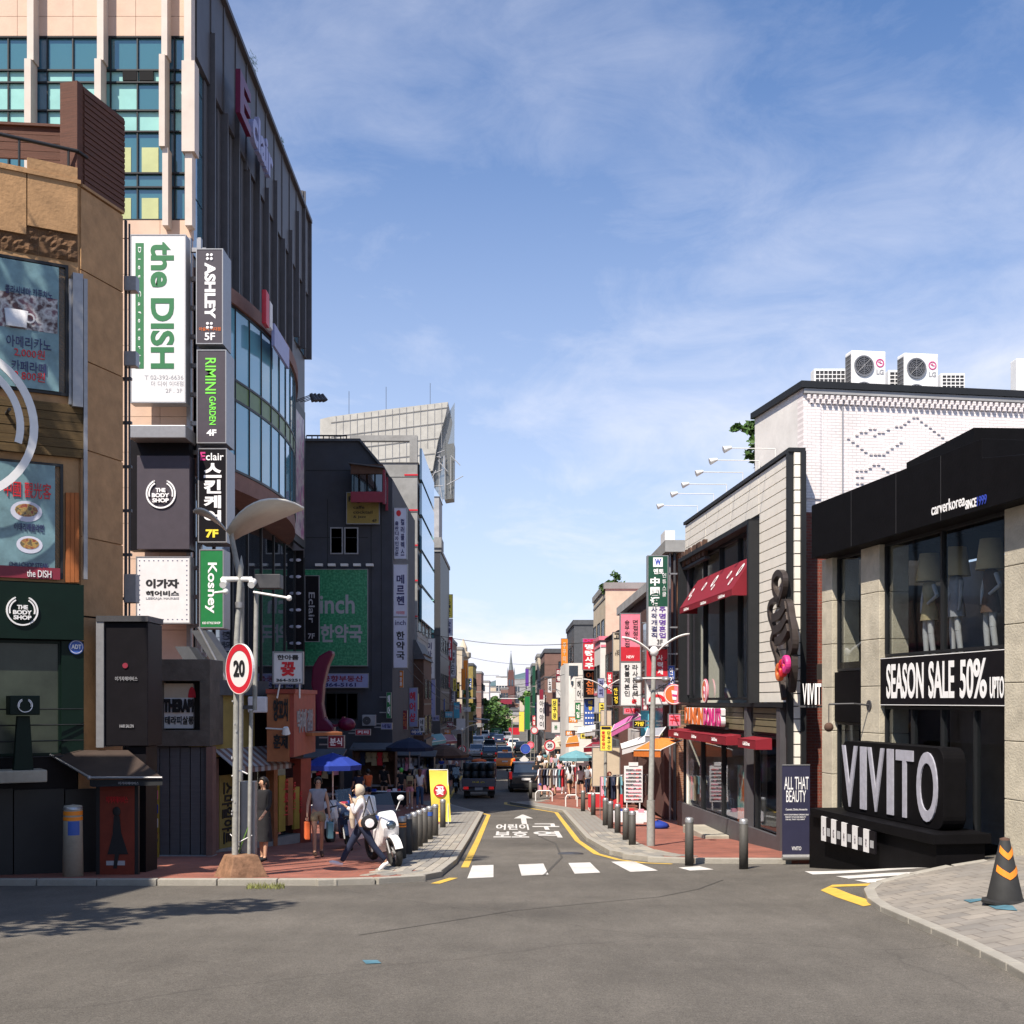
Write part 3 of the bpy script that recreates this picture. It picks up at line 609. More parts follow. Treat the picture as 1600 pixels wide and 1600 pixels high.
# upper windows and posters
def poster_window(F, px0, px1, y0, y1, at, pr):
    u0, u1 = F.U(px0)[0], F.U(px1)[0]; z1, z0 = zp(F, at, y0), zp(F, at, y1)
    return window(F, u0, u1, z0, z1, pr, M('frame_dark'), -.05, fw=.05, dep=.1)
poster_window(tan, -190, 106, 416, 620, 106, M('glass_teal')); 
poster_window(tan, -190, 98, 726, 905, 98, M('glass_teal'))
tan.pb('steel_fin', M('metal_grey'), 108, 436, 112, 632, -.12, .0, at=1); tan.pb('steel_fin', M('metal_grey'), 114, 428, 130, 636, -.22, .0, at=1)
fr = tan.pb('mirror_strip', M('metal_grey'), 131, 436, 137, 905, -.16, -.05, at=1)
zc0, zc1 = zp(tan, 108, 716), zp(tan, 108, 634)
for j in range(6): tan.b('cladding_board', M('wood_olive'), uL, tan.U(128)[0], -.10 - .006 * (j % 2), .0, zc0 + (zc1 - zc0) * j / 6 + .008, zc0 + (zc1 - zc0) * (j + 1) / 6)
for a in (103, 110, 117): tan.pb('cladding_board', M('plaster_orange'), a, 770, a + 6.4, 910, -.07, 0, at=1, label='orange brown upright board')
P = T('poster', 'pale blue coffee poster with two prices in the upper window', 'poster', tan.O[0], tan.O[1], tan.O[2], TH1)
P.pb('sheet', M('print_teal'), -190, 418, 92, 612, -.078, -.055, at=1)
P.pb('picture', M('print_coffee'), -190, 468, 90, 522, -.083, -.0785, at=1)
mb = MB(); uc, zc = P.U(24, 500); mb.lathe([(.17, 0), (.20, .3), (.19, .3)], 18, (uc, -.12, zc - .15), sy=.15); mb.ring((uc + .22, -.12, zc + .03), .06, .09, -.01, .01, 14); P.p('cup_picture', mb, M('board_white'))
P.ptext('콜라시네마 카푸치노', M('ink_navy'), 8, 450, 82, 463, -.083); P.ptext('아메리카노', M('ink_navy'), 10, 527, 80, 545, -.083); P.ptext('2,000원', M('ink_red'), 22, 545, 70, 560, -.083)
P.ptext('카페라떼', M('ink_navy'), 18, 565, 72, 582, -.083); P.ptext('2,800원', M('ink_red'), 22, 580, 70, 596, -.083)
P2 = T('poster', 'food menu poster with two dishes in the lower window', 'poster', tan.O[0], tan.O[1], tan.O[2], TH1)
P2.pb('sheet', M('print_teal'), -190, 728, 86, 900, -.078, -.055, at=1); P2.pb('footer', M('board_maroon'), -190, 888, 94, 906, -.09, -.0785, at=1)
P2.ptext('中國 觀光客', M('ink_red'), 6, 753, 80, 778, -.083); 
for (cx, cy, r) in ((40, 800, 24), (45, 852, 20)):
    u, z = P2.U(cx, cy); mb = MB().lathe([(0, 0), (r * .011, 0)], 20, (0, 0, 0), smooth=False); mb.v = [(u + a, -.084, z + b * .7) for a, b, c in mb.v]; P2.p('plate_picture', mb, M('board_pale'), fix=False)
    mb = MB().lathe([(0, 0), (r * .008, 0)], 14, (0, 0, 0), smooth=False); mb.v = [(u + a, -.088, z + b * .6 + .02) for a, b, c in mb.v]; P2.p('food_picture', mb, M('print_food'), fix=False)
P2.ptext('이태리해물라면', M('ink_navy'), 22, 818, 68, 830, -.083); P2.ptext('CHILI-CHOP STEAK', M('ink_navy'), 14, 879, 75, 886, -.083); P2.ptext('the DISH', M('ink_white'), 42, 891, 80, 902, -.093)
# round shop emblem: open ring of two strokes with three words
def emblem(F, uc, zc, r, m, y=-.06, words=True, full=True, wm=None):
    mb = MB(); th = .03
    mb.ring((uc, y, zc), r * .90, r, 0, th, 40, 118, 422); 
    mb.ring((uc, y, zc), r * .74, r * .83, 0, th, 16, 120, 195); mb.ring((uc, y, zc), r * .74, r * .83, 0, th, 16, -15, 60)
    for a in (118, 62): t = R(a); mb.cyl((uc + r * .95 * math.cos(t), y, zc + r * .95 * math.sin(t)), (uc + r * .95 * math.cos(t), y + th, zc + r * .95 * math.sin(t)), r * .05, n=8)
    F.p('emblem_ring', mb, m)
    if words:
        for i, (w, hw) in enumerate((('THE', .33), ('BODY', .58), ('SHOP', .55))):
            z1 = zc + r * (.36 - i * .34); F.text(w, wm or m, uc - r * hw, z1 - r * .28, uc + r * hw, z1, y, .012, bold=.04)
S1 = T('fascia_sign', 'dark green shop fascia with small white round emblem', 'sign', tan.O[0], tan.O[1], tan.O[2], TH1)
S1.pb('fascia', M('shop_green'), -420, 914, 131, 1000, -.22, -.001, at=1)
u, z = S1.U(35, 954, -.25); emblem(S1, u, z, .265, M('ink_white'), -.25)
S2 = T('emblem_sign', 'huge white open ring emblem cut by the left edge', 'sign', tan.O[0], tan.O[1], tan.O[2], TH1)
u, z = S2.U(-74, 656, -.5); emblem(S2, u, z, 1.36, M('white_paint'), -.52, words=False)
mb = MB().tube([(u, -.45, z), (u, .0, z)], .04).tube([(u + .9, -.45, z + .3), (u + .9, .0, z + .3)], .03); S2.p('bracket', mb, M('metal_dark')); 
mb = MB().ring((u, -.5, z), .62, .72, 0, .03, 30); S2.p('inner_ring', mb, M('white_paint'))
# green ground-floor front
tan.pb('shop_wall', M('shop_green'), 96, 1002, 131, 1180, -.12, .0, at=1); 
u0, u1 = tan.U(-120)[0], tan.U(95)[0]; window(tan, u0, u1, zp(tan, 95, 1180), zp(tan, 95, 1002), mat('dim_green_pane', (.035, .045, .033), .3, .4, 1.2), M('shop_green'), -.06, bars=(2, 1), fw=.05)
AD = T('round_sign', 'small round blue alarm company sign on green wall', 'sign', tan.O[0], tan.O[1], tan.O[2], TH1)
u, z = AD.U(119, 1011, -.14); mb = MB().cyl((u, -.15, z), (u, -.121, z), .13, n=24); AD.p('disc', mb, M('board_blue')); AD.text('ADT', M('ink_white'), u - .085, z - .035, u + .085, z + .045, -.152, .003, bold=.03)
mb = MB().ring((u, -.153, z), .108, .115, 0, .003, 24); AD.p('rim', mb, M('ink_white'))
# dark brown lower front with doors
for a, b in ((-300, -120), (-118, 20), (22, 100), (102, 150)): tan.pb('door_panel', M('frame_dark'), a, 1232, b, 1372, -.05, .02, at=1)
# balcony with lantern
bal = T('balcony', 'concrete balcony slab with thin cable railing at the green shop', 'balcony', tan.O[0], tan.O[1], tan.O[2], TH1)
u1 = bal.U(74, 0, -.9)[0]; zb0 = bal.U(74, 1222, -.9)[1]; zb1 = bal.U(74, 1203, -.9)[1]
bal.b('slab', M('concrete'), -5, u1, -.9, -.23, zb0, zb1, bev=.02)
mb = MB()
for k in range(4): z = zb1 + .2 + k * .28; mb.tube([(-5, -.85, z), (u1 + .75, -.85 + .7, z)] if k % 2 == 0 else [(-5, -.85, z), (u1 + .72, -.2, z)], .012, 5)
for u in (-4.2, -3.1, -2.2): mb.tube([(u, -.85, zb1), (u, -.85, zb1 + 1.1)], .02, 6)
bal.p('railing', mb, M('frame_dark'))
ln = T('lantern_post', 'dark green square lantern post with ring emblem on balcony', 'lamp', tan.O[0], tan.O[1], tan.O[2], TH1)
uc, _ = ln.U(36, 0, -.7); zt_ = ln.U(36, 1087, -.7)[1]
ln.p('post', MB().prism([(uc - .16, zb1), (uc + .16, zb1), (uc + .10, zt_ - .35), (uc - .10, zt_ - .35)], -.78, -.6), M('shop_green'), bev=.01)
ln.b('lantern', M('shop_green'), uc - .24, uc + .24, -.92, -.44, zt_ - .33, zt_, bev=.015)
emblem(ln, uc, zt_ - .165, .12, M('ink_white'), -.95, words=False)
# entrance awning, red poster door and odds
aw = T('entrance_awning', 'dark brown sloping awning over the shop entrance', 'awning', PX(160, 21.3), 21.3, G(-7, 21.3) + KH)
za, zb_ = PZ(1172, 21.9) - aw.O[2], PZ(1215, 20.9) - aw.O[2]; x0, x1 = PX(66, 21.9) - aw.O[0], PX(200, 21.9) - aw.O[0]; x2, x3 = PX(140, 20.9) - aw.O[0], PX(254, 20.9) - aw.O[0]
mat('awning_brown', (.04, .026, .02), .8, .2, 4)
mb = MB().add([(x0, .6, za), (x1, .6, za), (x3, -.4, zb_), (x2, -.4, zb_), (x0, .6, za - .03), (x1, .6, za - .03), (x3, -.4, zb_ - .03), (x2, -.4, zb_ - .03)], [(0, 1, 2, 3), (7, 6, 5, 4), (0, 3, 7, 4), (1, 0, 4, 5), (2, 1, 5, 6), (3, 2, 6, 7)]); aw.p('canopy', mb, M('awning_brown'))
mb = MB().add([(x2, -.4, zb_ - .035), (x3, -.4, zb_ - .035), (x3, -.41, zb_ - .13), (x2 + .1, -.41, zb_ - .16), (x2 + .0, -.39, zb_ - .15)], [(0, 1, 2, 3, 4)]); aw.p('valance', mb, M('frame_dark'))
mb = MB().tube([(x0, .6, za), (x2, -.4, zb_)], .025).tube([(x2, -.42, zb_), (x3, -.42, zb_)], .022); mb.ell((x2, -.42, zb_), .04, .04, .04, 8, 6); mb.ell((x0, .6, za - .02), .05, .05, .05, 8, 6); aw.p('arm', mb, M('metal_grey'))
aw.text('이가자헤어비스', M('ink_grey'), x2 + .5, zb_ - .12, x2 + .85, zb_ - .07, -.415, .003)
dr = T('poster_door', 'red poster door with a dancer figure under the awning', 'door', PX(182, 21.4), 21.4, G(-7, 21.3) + KH)
dr.pb('door_leaf', M('frame_dark'), 150, 1222, 216, 1372, 0, .08); dr.pb('poster', mat('door_red', (.16, .025, .012), .5, .2, 4), 156, 1228, 210, 1368, -.012, -.001, label='dark red poster')
mb = MB(); u, z = dr.U(183, 1268); mb.ell((u, -.03, z), .07, .01, .09); mb.prism([(u - .05, z - .08), (u + .05, z - .08), (u + .08, z - .38), (u + .2, z - .75), (u - .16, z - .75), (u - .07, z - .4)], -.03, -.014); mb.prism([(u + .04, z - .75), (u + .0, z - 1.0), (u - .06, z - 1.0), (u - .03, z - .75)], -.03, -.014); dr.p('figure_picture', mb, M('ink_black'))
dr.ptext('이가자헤어비스', M('ink_red'), 166, 1244, 200, 1255, -.016); dr.pb('caption', M('ink_grey'), 166, 1345, 195, 1352, -.02, -.013)
en = T('pillar_sign', 'tall black hair salon sign pillar beside tan corner', 'sign', PX(190, 21.9), 21.9, G(-7, 21.9) + KH)
en.pb('board', M('board_black'), 163, 972, 231, 1166, 0, .9, bev=.02); en.pb('side_frame', M('metal_grey'), 150, 966, 162, 1168, -.05, .85); en.pb('cap', M('metal_dark'), 150, 962, 231, 971, -.07, .9)
en.pb('lower_post', M('board_black'), 196, 1167, 228, 1372, 0.1, .8)
en.ptext('이가자헤어비스', M('ink_grey'), 180, 1057, 215, 1064, -.012); en.ptext('hair salon'.upper(), M('ink_grey'), 187, 1132, 209, 1137, -.012)
mb = MB(); u, z = en.U(196, 1040); mb.cyl((u, -.02, z), (u, 0, z), .05, n=10); en.p('dot', mb, M('board_maroon'))
mb = MB(); 
for px, r in ((186.5, .05), (197, .035), (202, .03)): x = PX(px, 23.45) - tan.O[0]; 
pp = T('downpipe', 'grey downpipe and cables running up the tan corner', 'pipe', PX(190, 23.5), 23.5, gz)
mb = MB(); x = PX(186, 23.5) - pp.O[0]
for dx, r, t in ((0.0, .05, 335), (.13, .03, 345), (.2, .02, 350)): mb.tube([(x + dx, 0, 1.0), (x + dx, 0, PZ(t, 23.5) - gz)], r, 8)
for k in range(9): z = 2.5 + k * .85; mb.box(x - .07, x + .24, -.03, .06, z, z + .05)
pp.p('pipe', mb, M('metal_dark'))
for k, (py, s_) in enumerate(((445, .28), (562, .28), (920, .55))): pp.b('junction_box', M('metal_grey'), x + .12, x + .36, -.1, .12, PZ(py, 23.5) - gz - s_ / 2, PZ(py, 23.5) - gz + s_ / 2, bev=.01)

# ================================================================ tall glass building behind
gzT = G(-9.5, 36)
tw = T('glass_tower', 'tall mall building with white fins and turquoise glass', 'building', -9.57, 36, gzT)
def XL(px, F=tw): return F.U(px)[0]
def ZL(py, px=0, F=tw): return F.U(px, py)[1]
tw_top = PZ(-100, 36) - gzT
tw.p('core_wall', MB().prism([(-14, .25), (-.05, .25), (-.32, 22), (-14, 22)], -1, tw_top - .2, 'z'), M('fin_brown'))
Lf = XL(-520)
# stone panels: band above the glass, band below
def panels(y0, y1, rows, xs):
    zs = [ZL(y1) + (ZL(y0) - ZL(y1)) * i / rows for i in range(rows + 1)]
    for a, b in zip(xs, xs[1:]):
        for c, d in zip(zs, zs[1:]): tw.b('stone_panel', M('stone_peach'), XL(a) + .006, XL(b) - .006, .0, .24, c + .006, d - .006)
panels(-100, 57, 5, [-520, -430, -340, -250, -160, -72, 27, 114, 212, 300]); panels(343, 372, 1, [-520, 100, 197, 250, 300]); panels(373, 1040, 12, [-520, 100, 197, 250, 299])
rows = [343, 292, 270, 205, 172, 128, 109, 57]
cols = [-160, -72, -30, 12, 55, 73, 113, 155, 172, 214, 257, 272, 289]
colr = {(0): 'c', }
mb = MB()
for c in cols: mb.box(XL(c) - .018, XL(c) + .018, .02, .2, ZL(343), ZL(57))
for r_ in rows: mb.box(XL(-160), XL(300), .0, .19, ZL(r_) - .022, ZL(r_) + .022)
tw.p('mullions', mb, M('frame_dark'))
random.seed(11)
for i, (a, b) in enumerate(zip(cols, cols[1:])):
    for j, (c, d) in enumerate(zip(rows, rows[1:])):
        m = ['glass_teal', 'glass_teal', 'glass_teal', 'tower_aqua', 'tower_aqua', 'tower_aqua', 'glass_teal'][j]
        if a == 214 and j == 4: m = 'glass_teal'
        if a == 55 or a == 257: m = 'glass_blue'
        if j == 5 and random.random() < .45: m = 'glass_teal'
        tw.b('pane', M(m), XL(a) + .015, XL(b) - .015, .09, .12, ZL(c) + .018, ZL(d) - .018)
        if m == 'glass_teal' and j in (0, 2) and 155 < b < 262: tw.b('blind', M('tower_cream'), XL(a) + .12, XL(b) - .2, .07, .085, ZL(c) + .03, ZL(d) - (.45 if j == 2 else .3))
mb = MB()
for px in (-2, 194): u = XL(px); 
for px in (190, 216): tw.b('open_vent', M('void'), XL(px) + .03, XL(px + 25) - .03, .0, .06, ZL(127) + .03, ZL(110) - .02)
for (px, t, s, e, w) in ((-104, -100, 90, 343, 10), (56, -100, 105, 343, 10), (164, -100, 105, 343, 10), (263, -100, 98, 240, 9), (299, -100, 108, 248, 11)):
    a, b = XL(px) - w * .0095, XL(px) + w * .0095
    tw.b('fin', M('fin_white'), a, b, -.42, .0, ZL(s), ZL(t)); tw.b('fin', M('fin_white'), a - .05, b - .05 if px != 299 else b + .12, -.5, .0, ZL(e), ZL(s) - .002)
    if px > 250: tw.b('fin', M('fin_white'), a + .02, b + .02, -.4, .0, ZL(360), ZL(e) - .002)
# side face along the street
sf = Fr(tw, -9.62, 36.05, math.atan2(22, -.27)); SL = 22.0
zs1 = zp(sf, 480, 640)
def ps(py, px): return sf.U(px, py)[1]
ztop = ps(355, 479)
nf = 12
zroof = ztop
random.seed(5)
for i in range(nf + 1):
    u = .25 + (SL - .4) * i / nf
    st = [0, .35, -.2, .15, -.3, .25][i % 6]
    zl = zs1 + 2.2 if u > 17 else PZ(450, 40) - gzT - .2
    zm = zl + 6.5 + st * 3
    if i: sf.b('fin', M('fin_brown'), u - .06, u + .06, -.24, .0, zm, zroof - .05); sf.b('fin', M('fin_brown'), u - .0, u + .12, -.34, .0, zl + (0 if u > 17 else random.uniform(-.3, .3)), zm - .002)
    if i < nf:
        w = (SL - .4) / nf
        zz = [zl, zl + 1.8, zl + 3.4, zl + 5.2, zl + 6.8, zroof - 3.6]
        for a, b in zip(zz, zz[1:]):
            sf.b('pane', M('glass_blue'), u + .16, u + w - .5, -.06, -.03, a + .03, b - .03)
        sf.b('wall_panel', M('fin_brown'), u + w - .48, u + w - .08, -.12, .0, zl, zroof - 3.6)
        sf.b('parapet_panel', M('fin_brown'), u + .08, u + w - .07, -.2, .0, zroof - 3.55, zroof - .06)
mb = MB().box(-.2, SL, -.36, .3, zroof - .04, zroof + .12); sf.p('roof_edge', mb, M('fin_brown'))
# curved glass bay
bay = []
u0b, u1b, bul = .7, 16.8, 1.25
for i in range(15): t = i / 14; bay.append((u0b + (u1b - u0b) * t, -.12 - bul * math.sin(math.pi * t) ** .8))
zb0, zb1 = PZ(725, 38) - gzT, PZ(465, 38) - gzT; zg0, zg1 = PZ(612, 38) - gzT, PZ(580, 38) - gzT
def strip_panel(a, b, z0, z1, th=.03):
    return MB().add([(a[0], a[1], z0), (b[0], b[1], z0), (b[0], b[1] + th, z0), (a[0], a[1] + th, z0), (a[0], a[1], z1), (b[0], b[1], z1), (b[0], b[1] + th, z1), (a[0], a[1] + th, z1)], [(0, 3, 2, 1), (4, 5, 6, 7), (0, 1, 5, 4), (1, 2, 6, 5), (2, 3, 7, 6), (3, 0, 4, 7)])
mat('band_green', (.10, .17, .05), .4, .2, 2)
for a, b in zip(bay, bay[1:]):
    sf.p('bay_pane', strip_panel(a, b, zb0 + .04, zg0 - .04), M('glass_bay')); sf.p('bay_band', strip_panel(a, b, zg0, zg1), M('band_green')); sf.p('bay_pane', strip_panel(a, b, zg1 + .04, zb1 - .04), M('glass_bay'))
mb = MB()
for a in bay: mb.box(a[0] - .035, a[0] + .035, a[1] - .03, a[1] + .06, zb0, zb1)
for z in (zb0, zg0, zg1, zb1):
    for a, b in zip(bay, bay[1:]): q = strip_panel((a[0], a[1] - .03), (b[0], b[1] - .03), z - .04, z + .04, .08); mb.add(q.v, q.f)
sf.p('bay_mullions', mb, M('frame_dark'))
sf.p('bay_floor', MB().prism(bay + [(u1b, .1), (u0b, .1)], zb0 - .6, zb0 - .05, 'z'), M('plaster_pinkbrown')); sf.p('bay_roof', MB().prism([(a, b - .12) for a, b in bay] + [(u1b, .1), (u0b, .1)], zb1 + .05, zb1 + .5, 'z'), M('plaster_pinkbrown'))
# recess below the bay: dark glass and columns
for k in range(8): sf.b('shop_glass', M('glass_dark'), .6 + k * 2.6, .6 + k * 2.6 + 2.45, -.05, .0, 3.6, zb0 - .65)
mb = MB()
for k in range(9): mb.box(.5 + k * 2.6, .62 + k * 2.6, -.1, .0, 2.5, zb0 - .65)
sf.p('posts', mb, M('frame_dark'))
el = T('letter_sign', 'giant letters with magenta first letter high on dark side wall', 'sign', sf.O[0], sf.O[1], gzT, sf.th)
a, b = el.U(368, 0, -.62)[0], el.U(385, 0, -.62)[0]; z0, z1 = el.U(370, 180, -.62)[1], el.U(370, 112, -.62)[1]
el.text('E', M('magenta_plastic'), a, z0, b, z1, -.62, .08, bold=.03); el.text('clair', M('board_lilac'), b + .35, z0 + .1, el.U(420, 0, -.62)[0], z1 - .1, -.62, .08, bold=.03)
gs = T('awning_sign', 'red and white swoosh sign above the curved glass', 'sign', sf.O[0], sf.O[1], gzT, sf.th)
gs.pb('swoosh', M('board_red'), 416, 452, 421, 505, -1.75, -1.6, bev=.03); gs.pb('board', M('board_white'), 422, 470, 426, 510, -1.75, -1.6); gs.pb('letters', M('board_lilac'), 429, 505, 452, 540, -1.7, -1.6)
bs = T('banner_poster', 'tall floral banner in a dark frame at the tower end', 'poster', sf.O[0], sf.O[1], gzT, sf.th)
bs.pb('frame', M('frame_dark'), 455, 612, 477, 840, -.5, -.35); bs.pb('print', M('print_flower'), 458, 632, 475, 830, -.53, -.501)
lp = T('spotlight_rail', 'row of small black spotlights above the floral banner', 'lamp', sf.O[0], sf.O[1], gzT, sf.th)
for px in (456, 462, 469, 475): u, z = lp.U(px, 628, -.5); lp.p('spotlight', MB().tube([(u, -.5, z), (u, -1.3, z + .3)], .02, 5).cyl((u, -1.3, z + .35), (u, -1.45, z + .05), .07, .14, 8), M('metal_dark'))
mb = MB(); random.seed(2)
for (u, s_) in ((8.6, .8), (14.5, .45)):
    for k in range(90): a = random.uniform(0, 6.3); r_ = random.uniform(0, .5) * s_; c = (u + math.cos(a) * r_, -.2 + math.sin(a) * r_ * .5, zroof + .15 + random.uniform(0, .9) * s_); d = random.uniform(.08, .16); mb.add([c, (c[0] + d, c[1], c[2] + d * .4), (c[0] + d * .4, c[1] + d * .3, c[2] + d)], [(0, 1, 2)])
rp = T('roof_plant', 'small green bushes on the dark tower roof edge', 'plant', sf.O[0], sf.O[1], gzT, sf.th); rp.p('foliage', mb, M('leaf'), fix=False)
# signs hung on the tower front
def tsign(name, label, px0, py0, px1, py1, bg, thk=.45, d=35.0, depth=None, **k): return csign(name, label, px0, py0, px1, py1, d, M(bg), thk=thk, **k)
s = tsign('hanging_sign', 'tall white sign with green sideways lettering, highest on pale wall', 205, 368, 289, 628, 'board_white', .45)
hW, hH = (PX(289, 35) - PX(205, 35)), PZ(368, 35) - PZ(628, 35)
s.b('green_stripe', M('ink_green'), -hW / 2 + hW * .08, -hW / 2 + hW * .235, -.006, -.001, hH * .20, hH * .955)
s.text('the DISH', M('ink_green'), -hW / 2 + hW * .36, hH * .2, -hW / 2 + hW * .80, hH * .96, -.002, .004, -90, .03); s.text('Diet Cafeteria', M('ink_white'), -hW / 2 + hW * .13, hH * .22, -hW / 2 + hW * .185, hH * .93, -.008, .002, -90, sp=2.2)
s.text('T 02-392-6636', M('ink_grey'), -hW * .25, hH * .135, hW * .47, hH * .16, -.002, .002); s.text('더 디쉬 이대점', M('ink_grey'), -hW * .13, hH * .095, hW * .47, hH * .125, -.002, .002); s.text('2F . 3F', M('ink_grey'), hW * .14, hH * .055, hW * .45, hH * .08, -.002, .002)
s = T('box_sign', 'dark grey box sign with white round emblem under white sign', 'sign', PX(248, 35), 35, gzT)
s.pb('hood', M('metal_grey'), 201, 664, 290, 684, -.5, .6, bev=.02); s.pb('board', M('board_charcoal'), 214, 712, 296, 858, 0, .6, bev=.01); s.pb('back_panel', M('board_black'), 202, 686, 296, 860, .2, .65); u, z = s.U(251, 771, -.05); emblem(s, u, z, .43, M('ink_white'), -.04)
s = csign('hanging_sign', 'square white sign with dotted border and black Korean name', 214, 871, 296, 973, 35, M('board_white'), [('이가자', (.17, .33, .8, .47), M('ink_black'), 0, .05), ('헤어비스', (.17, .51, .8, .59), M('ink_black'), 0, .04), ('LEEKAJA HAIRBIS', (.17, .61, .8, .65), M('ink_grey'))], thk=.4)
mb = MB(); w, h = (PX(296, 35) - PX(214, 35)) / 2, PZ(871, 35) - PZ(973, 35)
for i in range(11):
    for (x, z) in ((-w * .9 + 1.8 * w * i / 10, .05 * h), (-w * .9 + 1.8 * w * i / 10, .95 * h)): mb.box(x - .018, x + .018, -.006, -.001, z - .012, z + .012)
for i in range(1, 12):
    for x in (-w * .9, w * .9): z = h * (.05 + .9 * i / 12); mb.box(x - .014, x + .014, -.006, -.001, z - .016, z + .016)
s.p('dotted_border', mb, M('ink_navy'))
# column of blade signs at the tower corner
V = dict(d=35.2, thk=.9)
s = csign('blade_sign', 'charcoal blade sign with ornate white sideways name and 5F', 308, 390, 347, 536, 35.2, M('board_charcoal'), [('ASHLEY', (.3, .14, .74, .74), M('ink_white'), -90, .045), ('아슬리 이대점', (.08, .83, .94, .87), M('ink_orange')), ('5F', (.3, .89, .72, .97), M('ink_white'), 0, .02)], thk=1.0)
for fy in (.065, .80):
    mb = MB(); c = (.0, -.01, (PZ(390, 35.2) - PZ(536, 35.2)) * (1 - fy - .015))
    for a in range(4): mb.ell((c[0] + .08 * math.cos(a * 1.57 + .78), -.012, c[2] + .08 * math.sin(a * 1.57 + .78)), .045, .01, .045, 8, 6)
    s.p('flourish', mb, M('ink_white'))
csign('blade_sign', 'charcoal blade sign with lime green sideways name and 4F', 309, 548, 352, 691, 35.2, M('board_charcoal'), [('RIMINI', (.28, .08, .66, .47), M('ink_lime'), -90, .01), ('GARDEN', (.42, .5, .66, .81), M('ink_lime'), -90, .015), ('4F', (.32, .86, .68, .93), M('ink_white'), 0, .04)], thk=1.0)
s = csign('blade_sign', 'near black blade sign with stacked white Korean letters and 7F', 311, 702, 353, 846, 35.2, M('board_black'), [('E', (.05, .03, .24, .12), M('ink_pink'), 0, .03), ('clair', (.26, .04, .92, .12), M('ink_white'), 0, .01), ('스', (.18, .15, .84, .31), M('ink_white'), 0, .04), ('킨', (.18, .33, .82, .48), M('ink_white'), 0, .04), ('케', (.18, .50, .82, .64), M('ink_white'), 0, .04), ('어', (.18, .66, .82, .80), M('ink_white'), 0, .04), ('7F', (.25, .87, .72, .96), M('ink_yellow'), 0, .04)], thk=1.0)
csign('blade_sign', 'green blade sign with white sideways name, lowest of the column', 313, 860, 348, 980, 35.2, M('board_green'), [('Kosney', (.22, .16, .74, .82), M('ink_white'), -90, .02), ('KID STYLE SHOP', (.1, .93, .9, .96), M('ink_white'))], thk=.8)
sg = T('steel_rack', 'dark steel ladder frame carrying the column of blade signs', 'frame', PX(302, 35.9), 35.9, gzT)
mb = MB(); u0, u1 = sg.U(296)[0], sg.U(312)[0]
for u in (u0, u1): mb.box(u - .06, u + .06, -.1, .1, PZ(1060, 36) - gzT, PZ(375, 36) - gzT)
for py in range(390, 1060, 45): mb.box(u0, u1 + .2, -.06, .06, PZ(py, 36) - gzT - .12, PZ(py, 36) - gzT)
sg.p('ladder', mb, M('metal_grey'))
# ================================================================ black shop on the right
A0, A1 = (6.40, 26.0), (7.58, 18.63)            # far and near corners of its street face
thV = math.atan2(A1[1] - A0[1], A1[0] - A0[0])
gV = G(6.8, 22) + KH
vv = T('black_shop_building', 'black corner fashion shop with rough concrete columns at right', 'building', A0[0], A0[1], gV, thV)
LV = math.hypot(A1[0] - A0[0], A1[1] - A0[1])
def Uv(px, n=0): return vv.U(px, 0, n)[0]
def Zv(px, py, n=0): return vv.U(px, py, n)[1]
zc0, zc1 = Zv(1268, 873, -.35), Zv(1268, 790, -.35)       # canopy bottom and top
Lend = LV + 3.2
# canopy box with stepped top
ue = Uv(1520, -.35)
vv.p('canopy', MB().prism([(Uv(1268, -.35), zc0), (Lend, zc0), (Lend, zc1 - .8), (Uv(1534, -.35), zc1 - .3), (Uv(1534, -.35), zc1), (Uv(1268, -.35), zc1)], -.35, 3.0), M('black_panel'), bev=.01)
cst = Fr(vv, PX(1522, 20.3), 20.3, R(3)); cst.b('canopy_step', M('black_panel'), 0, 6, 0, 3, zc1 - 1.2, PZ(668, 20.3) - gV)
mb = MB()
for px in (1330, 1400, 1470): u = Uv(px, -.35); mb.box(u - .004, u + .004, -.353, -.349, zc0 + .02, zc1 - .02)
vv.p('canopy_joint', mb, M('metal_dark'))
# concrete columns, stacked in cast lifts
cols = [(1287, 1303), (1348, 1377), (1573, 1660)]
for a, b in cols:
    u0, u1 = Uv(a), Uv(b); n = 7
    for i in range(n):
        z0, z1 = -.4 + (zc0 + .4) * i / n, -.4 + (zc0 + .4) * (i + 1) / n
        vv.b('column_block', M('column_concrete'), u0, u1, -.04, .55, z0 + .006, z1 - .004, bev=.012)
ub, uc_ = Uv(1378), Uv(1573)
zs1, zs0 = Zv(1380, 1028), Zv(1380, 1102)
